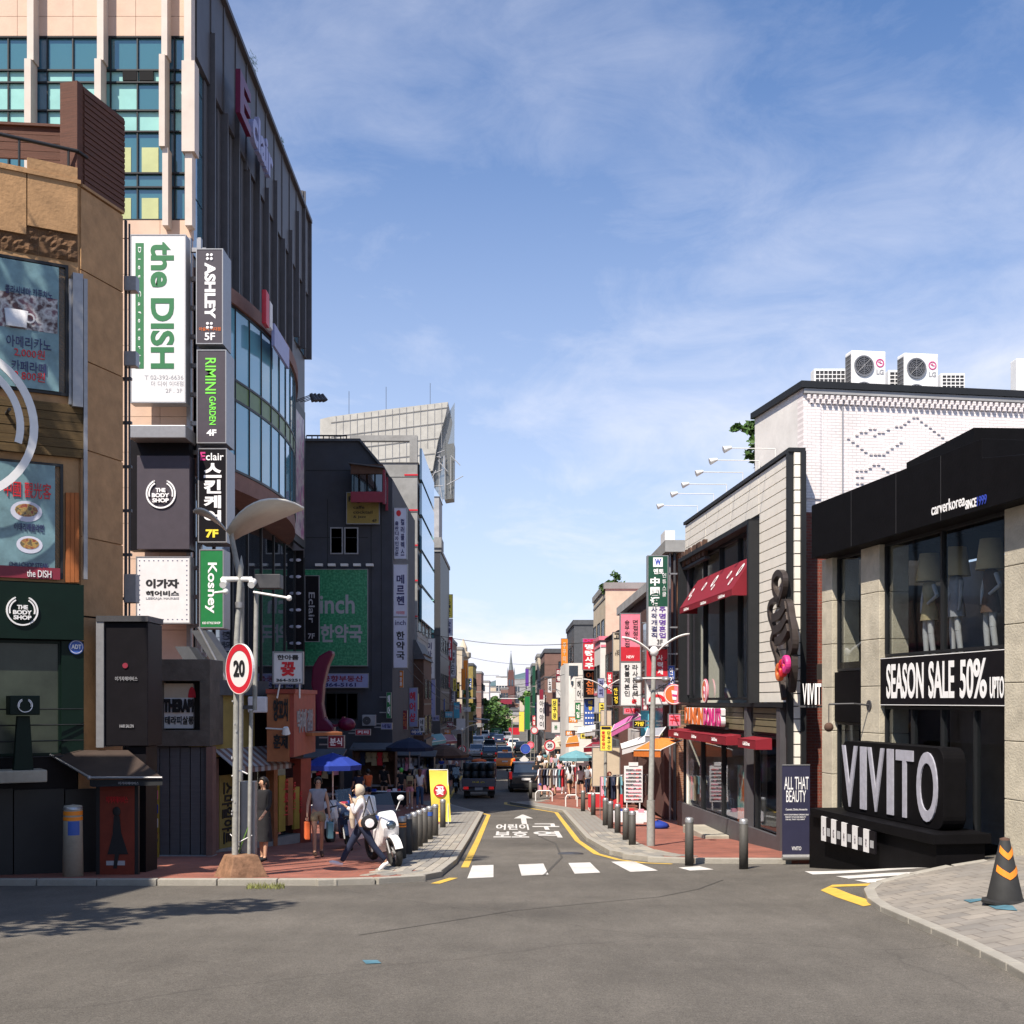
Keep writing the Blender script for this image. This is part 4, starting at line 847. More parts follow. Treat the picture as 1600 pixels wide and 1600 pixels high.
# room shell behind the glass
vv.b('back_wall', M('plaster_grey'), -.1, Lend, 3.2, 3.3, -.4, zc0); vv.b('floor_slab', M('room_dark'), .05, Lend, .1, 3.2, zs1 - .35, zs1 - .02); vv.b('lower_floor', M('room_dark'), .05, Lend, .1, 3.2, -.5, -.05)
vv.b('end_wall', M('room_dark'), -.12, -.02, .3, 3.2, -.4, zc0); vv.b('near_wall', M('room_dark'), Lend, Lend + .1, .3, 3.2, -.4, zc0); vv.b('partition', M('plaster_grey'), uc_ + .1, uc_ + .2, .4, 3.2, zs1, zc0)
def bigwin(u0, u1, z0, z1, n=1, name='window'):
    mb = MB(); e = .05
    mb.box(u0, u1, .06, .16, z0, z0 + e); mb.box(u0, u1, .06, .16, z1 - e, z1)
    for i in range(n + 1): c = u0 + (u1 - u0) * i / n; mb.box(max(u0, c - e / 2), min(u1, c + e / 2), .055, .165, z0 + e, z1 - e)
    w = vv.p(name, mb, M('frame_dark'))
    for i in range(n): a, b = u0 + (u1 - u0) * i / n, u0 + (u1 - u0) * (i + 1) / n; vv.p('pane', MB().box(a + .03, b - .03, .1, .112, z0 + e, z1 - e), M('glass_shop'), parent=w)
bigwin(ub, uc_, zs1 + .02, zc0, 2); bigwin(Uv(1304), Uv(1347), zs1 - .2, zc0, 1)
bigwin(ub, uc_, .1, zs0 - .02, 4, 'shop_window'); bigwin(Uv(1304), Uv(1347), .1, zs0 - .35, 1, 'door')
vv.b('spandrel', M('black_panel'), Uv(1304), Uv(1347), .0, .2, zs0 - .34, zs1 - .22)
vv.b('threshold', M('black_panel'), Uv(1290), Lend, -.3, .05, -.5, .08, bev=.01)
# sale band
sl = T('sale_banner', 'black sale banner with tall narrow white lettering and percent', 'sign', A0[0], A0[1], gV, thV)
sl.b('band', M('board_black'), ub + .0, uc_, -.03, .05, zs0, zs1); sl.b('edge', M('ink_white'), ub, uc_, -.034, -.031, zs1 - .02, zs1 - .008); sl.b('edge', M('ink_white'), ub, uc_, -.034, -.031, zs0 + .004, zs0 + .016)
hh = zs1 - zs0
for s_, a, b, lo, hi in (('SEASON', 1388, 1446, .14, .86), ('SALE', 1454, 1494, .14, .86), ('50', 1503, 1524, .14, .86), ('%', 1524, 1545, .14, .86), ('UPTO', 1550, 1572, .14, .52)): sl.text(s_, M('ink_white'), Uv(a), zs0 + hh * lo, Uv(b), zs0 + hh * hi, -.034, .003, bold=.02)
cs = T('letter_sign', 'small white slanted company lettering on the black canopy', 'sign', A0[0], A0[1], gV, thV)
o = cs.text('carverkorea', M('ink_white'), Uv(1456, -.35), Zv(1456, 806, -.35), Uv(1508, -.35), Zv(1456, 788, -.35), -.353, .003, bold=.01); cs.text('SINCE', M('ink_white'), Uv(1509, -.35), Zv(1510, 796, -.35), Uv(1526, -.35), Zv(1510, 782, -.35), -.353, .003, bold=.02); cs.text('1999', M('ink_blue'), Uv(1527, -.35), Zv(1528, 791, -.35), Uv(1542, -.35), Zv(1528, 776, -.35), -.353, .003, bold=.01)
# upstairs mannequins under lampshades
mat('shade_cloth', (.50, .38, .20), .9, .08, 8); mat('mannequin', (.42, .42, .44), .5, .08, 8)
def mannequin(px, pxw, ytop, ybot, yh, label, dress, arm):
    u = Uv(px, .42); t = T('mannequin', label, 'mannequin', 0, 0, 0, 0, 'mannequins with lampshade heads'); 
    c, k = math.cos(thV), math.sin(thV); X, Y = A0[0] + u * c - .42 * k, A0[1] + u * k + .42 * c
    z0 = gV + zs1 - .02; t.o.location = (X, Y, z0); t.o.rotation_euler = (0, 0, thV)
    mb = MB(); mb.tube([(-.09, .0, 0), (-.1, -.02, .42), (-.07, 0, .82)], [.045, .055, .08], 8); mb.tube([(.13, .02, 0), (.1, -.02, .42), (.07, 0, .82)], [.045, .055, .08], 8)
    mb.lathe([(.10, .76), (.16, .84), (.11, 1.02), (.145, 1.22), (.12, 1.32), (.05, 1.37), (.045, 1.5)], 12, sy=.62)
    if arm: mb.tube([(.16, 0, 1.28), (.33, -.03, 1.08), (.13, -.1, .95)], [.04, .035, .025], 7)
    else: mb.tube([(.16, 0, 1.28), (.2, -.03, 1.0), (.19, -.06, .76)], [.04, .035, .025], 7)
    mb.tube([(-.16, 0, 1.28), (-.22, -.02, 1.02), (-.17, -.06, .8)], [.04, .035, .025], 7)
    t.p('body', mb, M('mannequin'))
    t.p('dress', MB().lathe([(.21, .66), (.185, .84), (.13, 1.03), (.165, 1.22), (.14, 1.34), (.08, 1.37)], 14, sy=.66), M(dress))
    t.p('lampshade', MB().lathe([(.24, 1.36), (.17, 1.86), (.165, 1.86), (.235, 1.36)], 20), M('shade_cloth'))
mannequin(1452, 0, 0, 0, 0, 'headless mannequin with pale lampshade, hand on hip, leftmost upstairs', 'cloth_khaki', 1)
mannequin(1494, 0, 0, 0, 0, 'middle upstairs mannequin with lampshade and long grey dress', 'cloth_grey', 0)
mannequin(1548, 0, 0, 0, 0, 'rightmost upstairs mannequin with wide lampshade beside the column', 'cloth_brown', 1)
# big standing letter block on its black plinth
bl = T('standing_letter_block', 'big rounded black block with five tall silver grey letters', 'sign', PX(1320, 22.3), 22.3, 0, thV)
bl.o.location.z = gV; bl.O = (bl.O[0], bl.O[1], gV)
n = 0; u0, u1 = bl.U(1315)[0], bl.U(1474)[0]; z1, z0 = bl.U(1315, 1157)[1], bl.U(1315, 1266)[1]
pts = []; rr = .22
for cx, cz, a0 in ((u1 - rr, z0 + rr, -90), (u1 - rr, z1 - rr, 0), (u0 + rr, z1 - rr, 90), (u0 + rr, z0 + rr, 180)):
    for k in range(7): a = R(a0 + k * 15); pts.append((cx + rr * math.cos(a), cz + rr * math.sin(a)))
bl.p('block', MB().prism(pts, 0, .38), M('black_panel'), bev=.012)
mat('letter_silver', (.36, .36, .42), .45, .14, 10, bump=.1)
for s_, a, b in (('V', 1317, 1340.5), ('I', 1345.5, 1354.5), ('V', 1357, 1382.5), ('I', 1387.5, 1397), ('T', 1401.5, 1428), ('O', 1434, 1466)):
    bl.text(s_, M('letter_silver'), bl.U(a)[0], z0 + .10, bl.U(b)[0], z1 - .08, -.001, .012, bold=.012, name='letter')
pk = T('plinth', 'black stepped plinth carrying the big letter block', 'plinth', bl.O[0], bl.O[1], gV, thV)
pk.b('upper_step', M('black_panel'), u0 - .6, u1 + .35, -.35, .6, z0 - .16, z0 - .003, bev=.012); pk.b('body', M('black_panel'), u0 - .9, u1 + .25, -.25, .55, -.9, z0 - .162, bev=.01)
cg = T('checkered_banner', 'slanting checkerboard row of black and white fashion posters', 'poster', bl.O[0], bl.O[1], gV, thV)
q0, q1 = cg.U(1283, 0, -.4)[0], cg.U(1367, 0, -.4)[0]; za, zb = cg.U(1283, 1275, -.4)[1], cg.U(1283, 1313, -.4)[1]; zc, zd = cg.U(1367, 1300, -.4)[1], cg.U(1367, 1335, -.4)[1]
posterize('print_mono', (.02, .02, .02), (.3, .28, .3), (.5, .48, .5), 22)
for i in range(10):
    a, b = q0 + (q1 - q0) * i / 10, q0 + (q1 - q0) * (i + 1) / 10; f = lambda t, p, q: p + (q - p) * t
    t0, t1 = i / 10, (i + 1) / 10
    cg.p('poster', MB().add([(a, -.4, f(t0, zb, zd)), (b, -.4, f(t1, zb, zd)), (b, -.4, f(t1, za, zc)), (a, -.4, f(t0, za, zc)), (a, -.37, f(t0, zb, zd)), (b, -.37, f(t1, zb, zd)), (b, -.37, f(t1, za, zc)), (a, -.37, f(t0, za, zc))], [(0, 1, 2, 3), (7, 6, 5, 4), (3, 2, 6, 7), (1, 0, 4, 5), (0, 3, 7, 4), (2, 1, 5, 6)]), M('board_white' if i % 2 == 0 else 'board_black'))
    m_ = (a + b) / 2; zt2, zb2 = f(t0 + .05, za, zc), f(t0 + .05, zb, zd); h_ = zt2 - zb2
    cg.b('picture', M('print_mono' if i % 2 == 0 else 'plaster_grey'), a + (.08 if i % 2 == 0 else .045), b - (.08 if i % 2 == 0 else .045), -.405, -.401, zb2 + h_ * .25, zt2 - h_ * .42)
# blade letters on the brick wall end
bl2 = T('letter_sign', 'black and white letter blade sign fixed beside red brick', 'sign', PX(1275, 25.6), 25.6, gV, R(-20))
u0b, u1b = bl2.U(1255)[0], bl2.U(1294)[0]; zt_, zb_ = bl2.U(1275, 1068)[1], bl2.U(1275, 1101)[1]
for i, ch in enumerate('VIVITO'):
    ws = [.2, .09, .2, .09, .2, .22]; a = u0b + (u1b - u0b) * sum(ws[:i]); b = a + (u1b - u0b) * ws[i] * .85
    bl2.text(ch, M('board_black'), a + .02, zb_, b + .02, zt_, .0, .05, bold=.02, name='letter'); bl2.text(ch, M('ink_white'), a, zb_, b, zt_, -.11, .004, bold=.012, name='letter')
bl2.b('rail', M('metal_dark'), u0b - .1, u1b + 1.2, .0, .04, zb_ - .06, zb_ - .02)
wl = T('wall_lamp', 'gooseneck wall lamp with round shade on the middle column', 'lamp', A0[0], A0[1], gV, thV)
u, z = wl.U(1354, 1102, -.1); wl.p('arm', MB().tube([(u, -.04, z), (u, -.35, z + .03), (u - .25, -.75, z + .02)], .018).tube([(u - .25, -.75, z + .02), (u - .25, -.75, z - .33)], .01), M('metal_dark')); wl.p('shade', MB().ell((u - .25, -.75, z - .42), .09, .09, .09), M('cloth_brown')); wl.p('plate', MB().cyl((u, -.06, z), (u, -.03, z), .1, n=12), M('metal_dark'))

# ================================================================ white tiled cafe building and white brick block behind it
D0, D1 = (5.48, 38.3), (6.22, 27.0)
thD = math.atan2(D1[1] - D0[1], D1[0] - D0[0]); LD = math.hypot(D1[0] - D0[0], D1[1] - D0[1])
gD = G(6, 33) + KH
dk = T('cafe_building', 'two storey doughnut cafe clad in white tile strips', 'building', D0[0], D0[1], gD, thD)
def Ud(px, n=0): return dk.U(px, 0, n)[0]
def Zd(px, py, n=0): return dk.U(px, py, n)[1]
zR = Zd(1238, 702); uN = LD; zm = Zd(1200, 1097)
# the core stands behind the window openings
wu0, wu1 = Ud(1076), Ud(1186); wz1 = Zd(1187, 818); 
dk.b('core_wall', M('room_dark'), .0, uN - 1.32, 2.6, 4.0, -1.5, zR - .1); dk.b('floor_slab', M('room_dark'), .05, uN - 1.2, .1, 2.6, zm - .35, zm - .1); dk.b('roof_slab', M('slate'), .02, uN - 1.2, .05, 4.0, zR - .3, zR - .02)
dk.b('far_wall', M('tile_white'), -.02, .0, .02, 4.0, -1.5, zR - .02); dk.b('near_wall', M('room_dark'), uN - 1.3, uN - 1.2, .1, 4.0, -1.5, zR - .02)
# tile strips, each a piece, running round the window
nrow = 23; rh = (zR - .06 - zm) / nrow
dk.b('backing', M('frame_dark'), wu1 + .02, uN - .05, .0, .1, zm, zR - .03); dk.b('backing', M('frame_dark'), .02, wu1 + .02, .0, .1, wz1, zR - .031)
for r_ in range(nrow):
    z0 = zm + rh * r_; z1 = z0 + rh - .022
    segs = [(wu1 + .16, uN - .14)] if z0 < wz1 + .06 else [(.05, 2.9), (2.93, 5.9), (5.93, wu1 + .1), (wu1 + .13, uN - .14)]
    for a, b in segs: dk.b('tile_strip', M('tile_white'), a, b, -.035, .0, z0, z1)
dk.b('roof_edge', M('frame_dark'), -.03, uN + .02, -.08, .3, zR - .05, zR + .04)
for a, b in ((uN - .13, uN - .02), ): dk.b('corner_trim', M('frame_dark'), a, b, -.1, .02, -.1, zR - .05)
# near end wall facing the crossing
en_ = Fr(dk, D1[0] + .02, D1[1] - .02, thD + R(90))
ew = .27
for r_ in range(26):
    z0 = 1.9 + (zR - 1.95) * r_ / 26; en_.b('tile_strip', M('tile_white'), .02, ew - .12, -.03, .04, z0, z0 + (zR - 1.95) / 26 - .025)
en_.b('backing', M('frame_dark'), .0, ew, .05, .3, -.3, zR - .04); en_.b('corner_trim', M('frame_dark'), ew - .11, ew - .0, -.08, .04, -.3, zR - .05)
# upper window
def dwin(u0, u1, z0, z1, n, name='window'):
    mb = MB(); e = .07
    mb.box(u0, u1, .0, .14, z0, z0 + e); mb.box(u0, u1, .0, .14, z1 - e, z1)
    for i in range(n + 1): c = u0 + (u1 - u0) * i / n; mb.box(max(u0, c - e / 2), min(u1, c + e / 2), -.005, .145, z0 + e, z1 - e)
    w = dk.p(name, mb, M('frame_dark'))
    for i in range(n): a, b = u0 + (u1 - u0) * i / n, u0 + (u1 - u0) * (i + 1) / n; dk.p('pane', MB().box(a + .04, b - .04, .06, .072, z0 + e, z1 - e), M('glass_shop'), parent=w)
dwin(wu0 + .05, wu1 - .02, zm + .05, wz1 - .02, 4)
dk.b('window_surround', M('frame_dark'), wu0 - .15, wu1 + .14, -.3, .0, wz1 - .02, wz1 + .1); dk.b('window_surround', M('frame_dark'), wu1 - .02, wu1 + .14, -.3, .0, zm - .02, wz1 - .021); dk.b('window_surround', M('frame_dark'), wu0 - .15, wu0 + .04, -.3, .0, zm - .02, wz1 - .021)
dk.b('string_course', M('frame_dark'), -.05, uN - .15, -.16, .0, zm - .12, zm - .022)
# olive band above the shopfront
zo0 = Zd(1200, 1145)
for (a, b) in ((1066, 1164), (1180, 1216)):
    for k in range(4): z0 = zo0 + (zm - .13 - zo0) * k / 4; dk.b('fascia_board', M('tile_olive'), Ud(a), Ud(b), -.05, .0, z0 + .012, z0 + (zm - .13 - zo0) / 4 - .012)
dk.b('fascia_backing', M('frame_dark'), .0, uN - .15, .0, .08, zo0 - .05, zm - .13)
for px, w in ((1172, .25), (1224, .3)): dk.b('pier', M('fin_brown'), Ud(px) - w / 2, Ud(px) + w / 2, -.12, .06, -.8, zm - .125)
zb = .25
dwin(Ud(1068), Ud(1165), zb, zo0 - .06, 3, 'shop_window'); dwin(Ud(1180), Ud(1217), zb - .3, zo0 - .06, 1, 'shop_window')
# sloping dark stone base following the pavement
mb = MB(); a, b = Ud(1063), Ud(1226)
mb.prism([(a, -1.2), (b, -1.2), (b, zp(dk, 1222, 1308)), (a, zp(dk, 1064, 1252))], -.1, .0); dk.p('stone_base', mb, M('fin_brown'))
dk.b('door_step', M('concrete'), Ud(1107), Ud(1146), -.75, -.11, -1.2, zp(dk, 1107, 1288) , bev=.02)
# pieces behind the glass
for k, (px, w, m_, z0, z1) in enumerate(((1075, .5, 'board_white', .6, 1.9), (1090, .5, 'print_people', .7, 1.8), (1150, .6, 'print_drink', .3, 2.0))):
    pp_ = T('window_poster', ['plain white poster at the far end of the cafe window', 'poster with two people inside the cafe window', 'turquoise drink poster inside the near cafe window'][k], 'poster', D0[0], D0[1], gD, thD); pp_.b('sheet', M(m_), Ud(px) - w / 2, Ud(px) + w / 2, .12, .14, z0, z1)
mb = MB(); u = Ud(1112)
for du in (0, .35): mb.ring((u + du, .5, .75), .18, .2, 0, .02, 16)
mb.tube([(u, .5, .75), (u + .15, .5, 1.1), (u + .35, .5, .75)], .015); mb.tube([(u + .15, .5, 1.1), (u + .0, .5, 1.15)], .015)
bk = T('display_bicycle', 'small white bicycle displayed inside the cafe window', 'bicycle', D0[0], D0[1], gD, thD); bk.p('frame', mb, M('white_paint'))
def awning(name, label, F, u0, u1, z1, z0, out, drop, m, cat='awning', group=None):
    t = T(name, label, cat, F.O[0], F.O[1], F.O[2], F.th, group)
    t.p('canopy', MB().prism([(-.06, z1), (-out, z0), (-out, z0 - .02), (-.06, z1 - .02)], u0, u1, 'x'), m)
    t.p('valance', MB().prism([(-out, z0), (-out, z0 - drop), (-out + .015, z0 - drop), (-.015 - out + .03, z0)], u0, u1, 'x'), m)
    for a in (u0, u1): t.p('end_panel', MB().prism([(-.06, z1), (-out, z0), (-out, z0 - drop), (-.06, z0 - drop)], a - .006, a + .006, 'x'), m)
    return t
t = awning('window_awning', 'wide red cafe awning with white doughnut drawings upstairs', dk, Ud(1062, -.6), Ud(1178, -.05), Zd(1178, 868, -.05), Zd(1160, 914, -.6), .6, .16, M('awning_red'))
u0, u1 = Ud(1062, -.6), Ud(1178, -.05); z1, z0 = Zd(1178, 868, -.05), Zd(1160, 914, -.6)
mb = MB(); random.seed(9)
for fx, fz, r_ in ((.08, .5, .16), (.12, .3, .1), (.32, .55, .15), (.5, .6, .2), (.56, .35, .1), (.76, .6, .13), (.93, .62, .2), (.88, .3, .12)):
    mb = MB(); k = len(mb.v); mb.ring((u0 + (u1 - u0) * fx, 0, 0), r_ * .5, r_ * .8, 0, .006, 14)
    for i in range(k, len(mb.v)): x, y, z = mb.v[i]; s_ = (fz * (z1 - z0) + z) / (z1 - z0); mb.v[i] = (x, -.6 + .54 * s_ - .012 - y, z0 + s_ * (z1 - z0) + .012)
    t.p('doughnut_drawing', mb, M('ink_white'))
for fx in (.15, .5, .83): t.text('CoffeE&Donut', M('ink_white'), u0 + (u1 - u0) * fx - .35, z0 - .13, u0 + (u1 - u0) * fx + .35, z0 - .05, -.606, .002)
for lb, a, b, k in (('long low red awning over the cafe shop window', 1066, 1161, 3), ('short low red awning over the near cafe window', 1181, 1210, 1)):
    z1, z0 = Zd(1161, 1148, 0), Zd(1161, 1154, -.4)
    if k == 1: z1, z0 = z1 - .0, z0 - .0
    t = awning('window_awning', lb, dk, Ud(a), Ud(b), z1, z0, .45, .22, M('awning_red')); ua, ub2 = Ud(a), Ud(b)
    for i in range(k): c = ua + (ub2 - ua) * (i + .5) / k; t.text('CoffeE&Donut', M('ink_white'), c - .32, z0 - .15, c + .32, z0 - .06, -.456, .002)
# pink and orange doughnut shop lettering
s = T('letter_sign', 'pink and orange rounded shop lettering on olive boards', 'sign', D0[0], D0[1], gD, thD)
a, b, c = Ud(1072, -.3), Ud(1101, -.3), Ud(1128, -.3); z0, z1 = Zd(1100, 1133, -.3), Zd(1100, 1106, -.3)
s.b('rail', M('frame_dark'), a, c, -.2, -.12, z0 - .08, z0 - .02)
for dy, m1, m2, e in ((-.2, 'board_white', 'board_white', .06), (-.33, 'ink_orange', 'ink_pink', .01)):
    s.text('DUNKIN', M(m1), a, z0, b - .1, z1, dy, e, bold=.05 if e > .02 else .02, name='lettering'); s.text('DONUTS', M(m2), b + .05, z0, c, z1, dy, e, bold=.05 if e > .02 else .02, name='lettering')
s.b('bracket', M('metal_dark'), (a + b) / 2, (a + b) / 2 + .05, -.2, -.05, z0 + .1, z0 + .16)
s = T('letter_sign', 'dark brown rounded letters above the upper cafe window', 'sign', D0[0], D0[1], gD, thD)
s.text('DUNKIN', M('cloth_brown'), Ud(1075), Zd(1112, 868), Ud(1111), Zd(1112, 842), -.1, .06, bold=.06); s.b('rail', M('metal_dark'), Ud(1074), Ud(1112), -.2, -.05, Zd(1112, 873), Zd(1112, 869))
# tall vertical lettering strip and round stickers
s = T('vertical_sign', 'narrow dark strip with stacked pale letters by the cafe corner', 'sign', D0[0], D0[1], gD, thD)
s.b('strip', M('board_charcoal'), .02, .5, -.06, -.001, Zd(1074, 1086), Zd(1074, 885))
s.text('CAFE OPEN', M('ink_white'), .15, Zd(1074, 1010), .38, Zd(1074, 893), -.066, .003, -90)
def round_sticker(F, u, z, r, y, label):
    s = T('round_sign', label, 'sign', F.O[0], F.O[1], F.O[2], F.th)
    s.p('disc', MB().cyl((u, y - .04, z), (u, y, z), r, n=28), M('board_pink')); s.p('half_disc', MB().prism([(u + r * .97 * math.cos(R(a)), z + r * .97 * math.sin(R(a))) for a in range(90, 271, 12)], y - .046, y - .041), M('ink_orange'))
    s.p('rim', MB().ring((u, y - .05, z), r * .86, r * .93, 0, .008, 28), M('ink_white')); s.p('cup_picture', MB().prism([(u - r * .25, z + r * .4), (u + r * .3, z + r * .3), (u + r * .2, z - r * .55), (u - r * .15, z - r * .5)], y - .055, y - .047), M('ink_white'))
    s.p('cup_band', MB().prism([(u - r * .2, z + r * .05), (u + r * .26, z - r * .03), (u + r * .22, z - r * .25), (u - r * .18, z - r * .18)], y - .06, y - .056), M('ink_pink'))
round_sticker(dk, Ud(1104), Zd(1104, 1080), .36, -.02, 'round pink and orange cup sticker on the upstairs glass')
F0 = type('F', (), {})(); F0.O = (PX(1053, 38.6), 38.6, gD); F0.th = 0
round_sticker(F0, 0, PZ(1085, 38.6) - gD, .33, 0, 'round projecting cup sign standing out from the cafe corner')
# sculptural cup-and-doughnuts sign on the tiles
def Pd(px, py, n): return dk.U(px, py, n)
sc = T('wall_sculpture', 'tall dark bent-metal steaming cup sculpture with pink doughnuts', 'sculpture', D0[0], D0[1], gD, thD)
mb = MB(); 
def pth(L_, n): return [(Pd(a, b, n)[0], n, Pd(a, b, n)[1]) for a, b in L_]
def ribbon(L_, n, w, dp):
    mb = MB(); P0 = [Vector((q[0], 0, q[2])) for q in pth(L_, n)]; vs = []; P_ = []
    for i in range(len(P0) - 1):
        a, b, c, d = P0[max(0, i - 1)], P0[i], P0[i + 1], P0[min(len(P0) - 1, i + 2)]
        for k in range(5): t = k / 5; P_.append(.5 * ((2 * b) + (c - a) * t + (2 * a - 5 * b + 4 * c - d) * t * t + (3 * b - a - 3 * c + d) * t ** 3))
    P_.append(P0[-1])
    for i, p_ in enumerate(P_):
        t_ = (P_[min(i + 1, len(P_) - 1)] - P_[max(0, i - 1)]).normalized(); nn = Vector((t_.z, 0, -t_.x)) * (w[i] if isinstance(w, list) else w) / 2
        for s_, y_ in ((1, n), (1, n + dp), (-1, n + dp), (-1, n)): q = p_ + nn * s_; vs.append((q.x, y_, q.z))
    fs = [(i * 4 + j, i * 4 + (j + 1) % 4, i * 4 + 4 + (j + 1) % 4, i * 4 + 4 + j) for i in range(len(P_) - 1) for j in range(4)]
    fs += [(0, 1, 2, 3), (len(P_) * 4 - 1, len(P_) * 4 - 2, len(P_) * 4 - 3, len(P_) * 4 - 4)]
    mb.add(vs, fs); return mb
sc.p('steam_loop', ribbon([(1217, 940), (1208, 925), (1207, 905), (1214, 895), (1221, 900), (1222, 915), (1218, 932), (1213, 945)], -.24, .14, .12), M('statue_metal'))
sc.p('left_strap', ribbon([(1213, 935), (1202, 943), (1200, 960), (1207, 985), (1204, 1003), (1212, 1030), (1218, 1065), (1222, 1092)], -.22, .13, .1), M('statue_metal'))
sc.p('right_strap', ribbon([(1218, 942), (1228, 944), (1232, 965), (1236, 990), (1235, 1015), (1222, 1035), (1212, 1045)], -.22, .17, .14), M('statue_metal'))
for k, (a, b) in enumerate((((1226, 945), (1205, 966)), ((1228, 962), (1206, 986)), ((1229, 980), (1210, 1003)))): sc.p('cup_strap', ribbon([a, ((a[0] + b[0]) / 2 + 1, (a[1] + b[1]) / 2 + 5), b], -.24, .19, .11), M('statue_metal'))
sc.p('right_leg', ribbon([(1232, 1000), (1236, 1040), (1232, 1080)], -.2, .15, .14), M('statue_metal'))
for k, (a, b, m_) in enumerate(((1219, 1050, 'ink_orange'), (1224, 1044, 'ink_red'), (1229, 1038, 'ink_pink'))):
    u, z = Pd(a, b, -.35); sc.p('doughnut', MB().ring((u, -.42, z), .06, .2, 0, .12, 22), M(m_), bev=.04)
# roof spotlights on long arms
proto = None
for k, (px0, py, px1) in enumerate(((1042, 806, 1085), (1060, 790, 1110), (1080, 774, 1130), (1102, 757, 1155), (1124, 737, 1180), (1150, 714, 1205))):
    u = Ud(px1); t_ = T('roof_spotlight', 'spotlight on a long thin arm, %s along the cafe roof' % ['farthest', 'second farthest', 'third farthest', 'third nearest', 'second nearest', 'nearest'][k], 'lamp', D0[0] + math.cos(thD) * u, D0[1] + math.sin(thD) * u, gD + zR, thD, 'spotlights along the cafe roof')
    if proto is None:
        me1 = MB().tube([(0, .1, 0), (0, .1, .36), (0, -1.0, .36)], .012, 6).mesh('arm', M('pale_metal')); m2 = MB().cyl((0, -.95, .38), (0, -1.14, .32), .035, .085, 10).mesh('lamp_head', M('pale_metal')); proto = 1
    link('arm', me1, t_.o); link('lamp_head', m2, t_.o)
# white brick block behind
Wt = T('brick_block', 'white painted brick block with black roof edge behind the cafe', 'building', 6.6, 27.6, G(6.6, 27) + KH, math.atan2(.9, 5.36))
zW = PZ(600, 27.6) - Wt.O[2]; zred = Wt.U(1262, 800)[1]
Wt.b('front_wall', M('white_brick'), .0, 9, .0, .3, zred, zW - .1); Wt.b('lower_wall', M('red_brick'), .0, .9, .001, .3, -.8, zred - .002, label='red brick lower wall')
Wt.b('side_wall', M('plaster_white'), -.0, .3, .302, 3.0, gD + zR + .05 - Wt.O[2], zW - .1); Wt.b('quoin_strip', M('white_brick'), .0, .42, -.03, .0, zred + .3, zW - .45)
Wt.b('roof_edge', M('frame_dark'), -.08, 9, -.12, 3.1, zW - .1, zW + .05); Wt.b('soffit_band', M('plaster_grey'), .0, 9, -.08, .0, zW - .22, zW - .11)
den = MB().box(-.035, .035, -.075, 0, -.045, .045).mesh('dentil_brick', M('white_brick'))
for i in range(60):
    u = .12 + i * .14
    for k in (0, 1): link('dentil_brick', den, Wt.o, (u + .07 * k, 0, zW - .29 - .10 * k))
prt = MB().box(-.035, .035, -.028, 0, -.025, .025).mesh('projecting_brick', M('white_brick'))
PB = [(543, 587), (553, 603), (566, 618), (577, 610), (585, 640), (600, 650), (568, 640), (575, 655)]
raw = """325,684 332,689 339,694 346,700 352,705 360,709 367,709 373,709 380,709 386,704 393,699 401,694 407,690
338,679 345,674 352,674 359,669 366,669 373,675 366,679 379,675 387,670 400,665 407,665 413,661 419,656 427,651 433,651
439,657 446,662 453,667 459,672 466,677 472,682 479,688 486,688
338,734 345,734 352,734 359,730 365,725 372,725 379,730 386,735 339,744 346,744 339,754 346,754"""
for q in raw.split():
    a, b = q.split(','); u, z = Wt.U(1000 + float(a), float(b)); link('projecting_brick', prt, Wt.o, (u, 0, z))
mb = MB(); u, z = Wt.U(1315, 606); u2, z2 = Wt.U(1315, 780); mb.tube([(u, -.04, z), (u, -.04, z2)], .012, 5); Wt.p('wire', mb, M('plaster_grey'))
# air conditioners
def aircon(label, px0, py0, px1, py1, d, logo, grp):
    x0, x1 = PX(px0, d), PX(px1, d); zt = PZ(py0, d); zb = Wt.O[2] + zW + .05
    t = T('air_conditioner', label, 'air conditioner', (x0 + x1) / 2, d, zb, R(8), grp); w = (x1 - x0) / 2 * .86; h = zt - zb
    t.b('casing', M('white_paint'), -w, w, 0, .38, .0, h, bev=.02)
    mb = MB(); 
    for k in range(9): z = .1 + (h - .2) * k / 8; mb.box(-w - .012, -w - .002, .04, .34, z - .012, z + .012)
    for k in range(5): y = .05 + k * .07; mb.box(-w - .014, -w - .004, y, y + .012, .08, h - .08)
    t.p('side_grille', mb, M('metal_grey')); t.b('side_core', M('metal_dark'), -w - .003, -w + .003, .04, .34, .08, h - .08)
    if logo:
        for zc in (h - .36, h - .98):
            if zc < 0: continue
            c = -w * .30
            t.p('fan_opening', MB().cyl((c, -.012, zc), (c, .002, zc), .225, n=28), M('metal_dark')); mb = MB()
            for k in range(1, 6): mb.ring((c, -.03, zc), .04 * k, .04 * k + .008, 0, .01, 24)
            for k in range(8): a = R(45 * k); mb.tube([(c, -.025, zc), (c + .22 * math.cos(a), -.025, zc + .22 * math.sin(a))], .006, 4)
            mb.ring((c, -.03, zc), .22, .245, 0, .02, 28); t.p('fan_guard', mb, M('metal_grey'))
        u, z = w * .66, h - .28; t.p('round_mark', MB().ring((u, -.008, z), .075, .1, 0, .007, 20).cyl((u - .03, -.008, z + .02), (u - .03, 0, z + .02), .018, n=8).box(u - .005, u + .055, -.008, -.001, z - .012, z + .006).box(u - .005, u + .012, -.008, -.001, z - .012, z + .05), M('ink_pink'))
        t.text('LG', M('ink_grey'), u - .09, z - .27, u + .09, z - .15, -.003, .002, bold=.03)
    return t
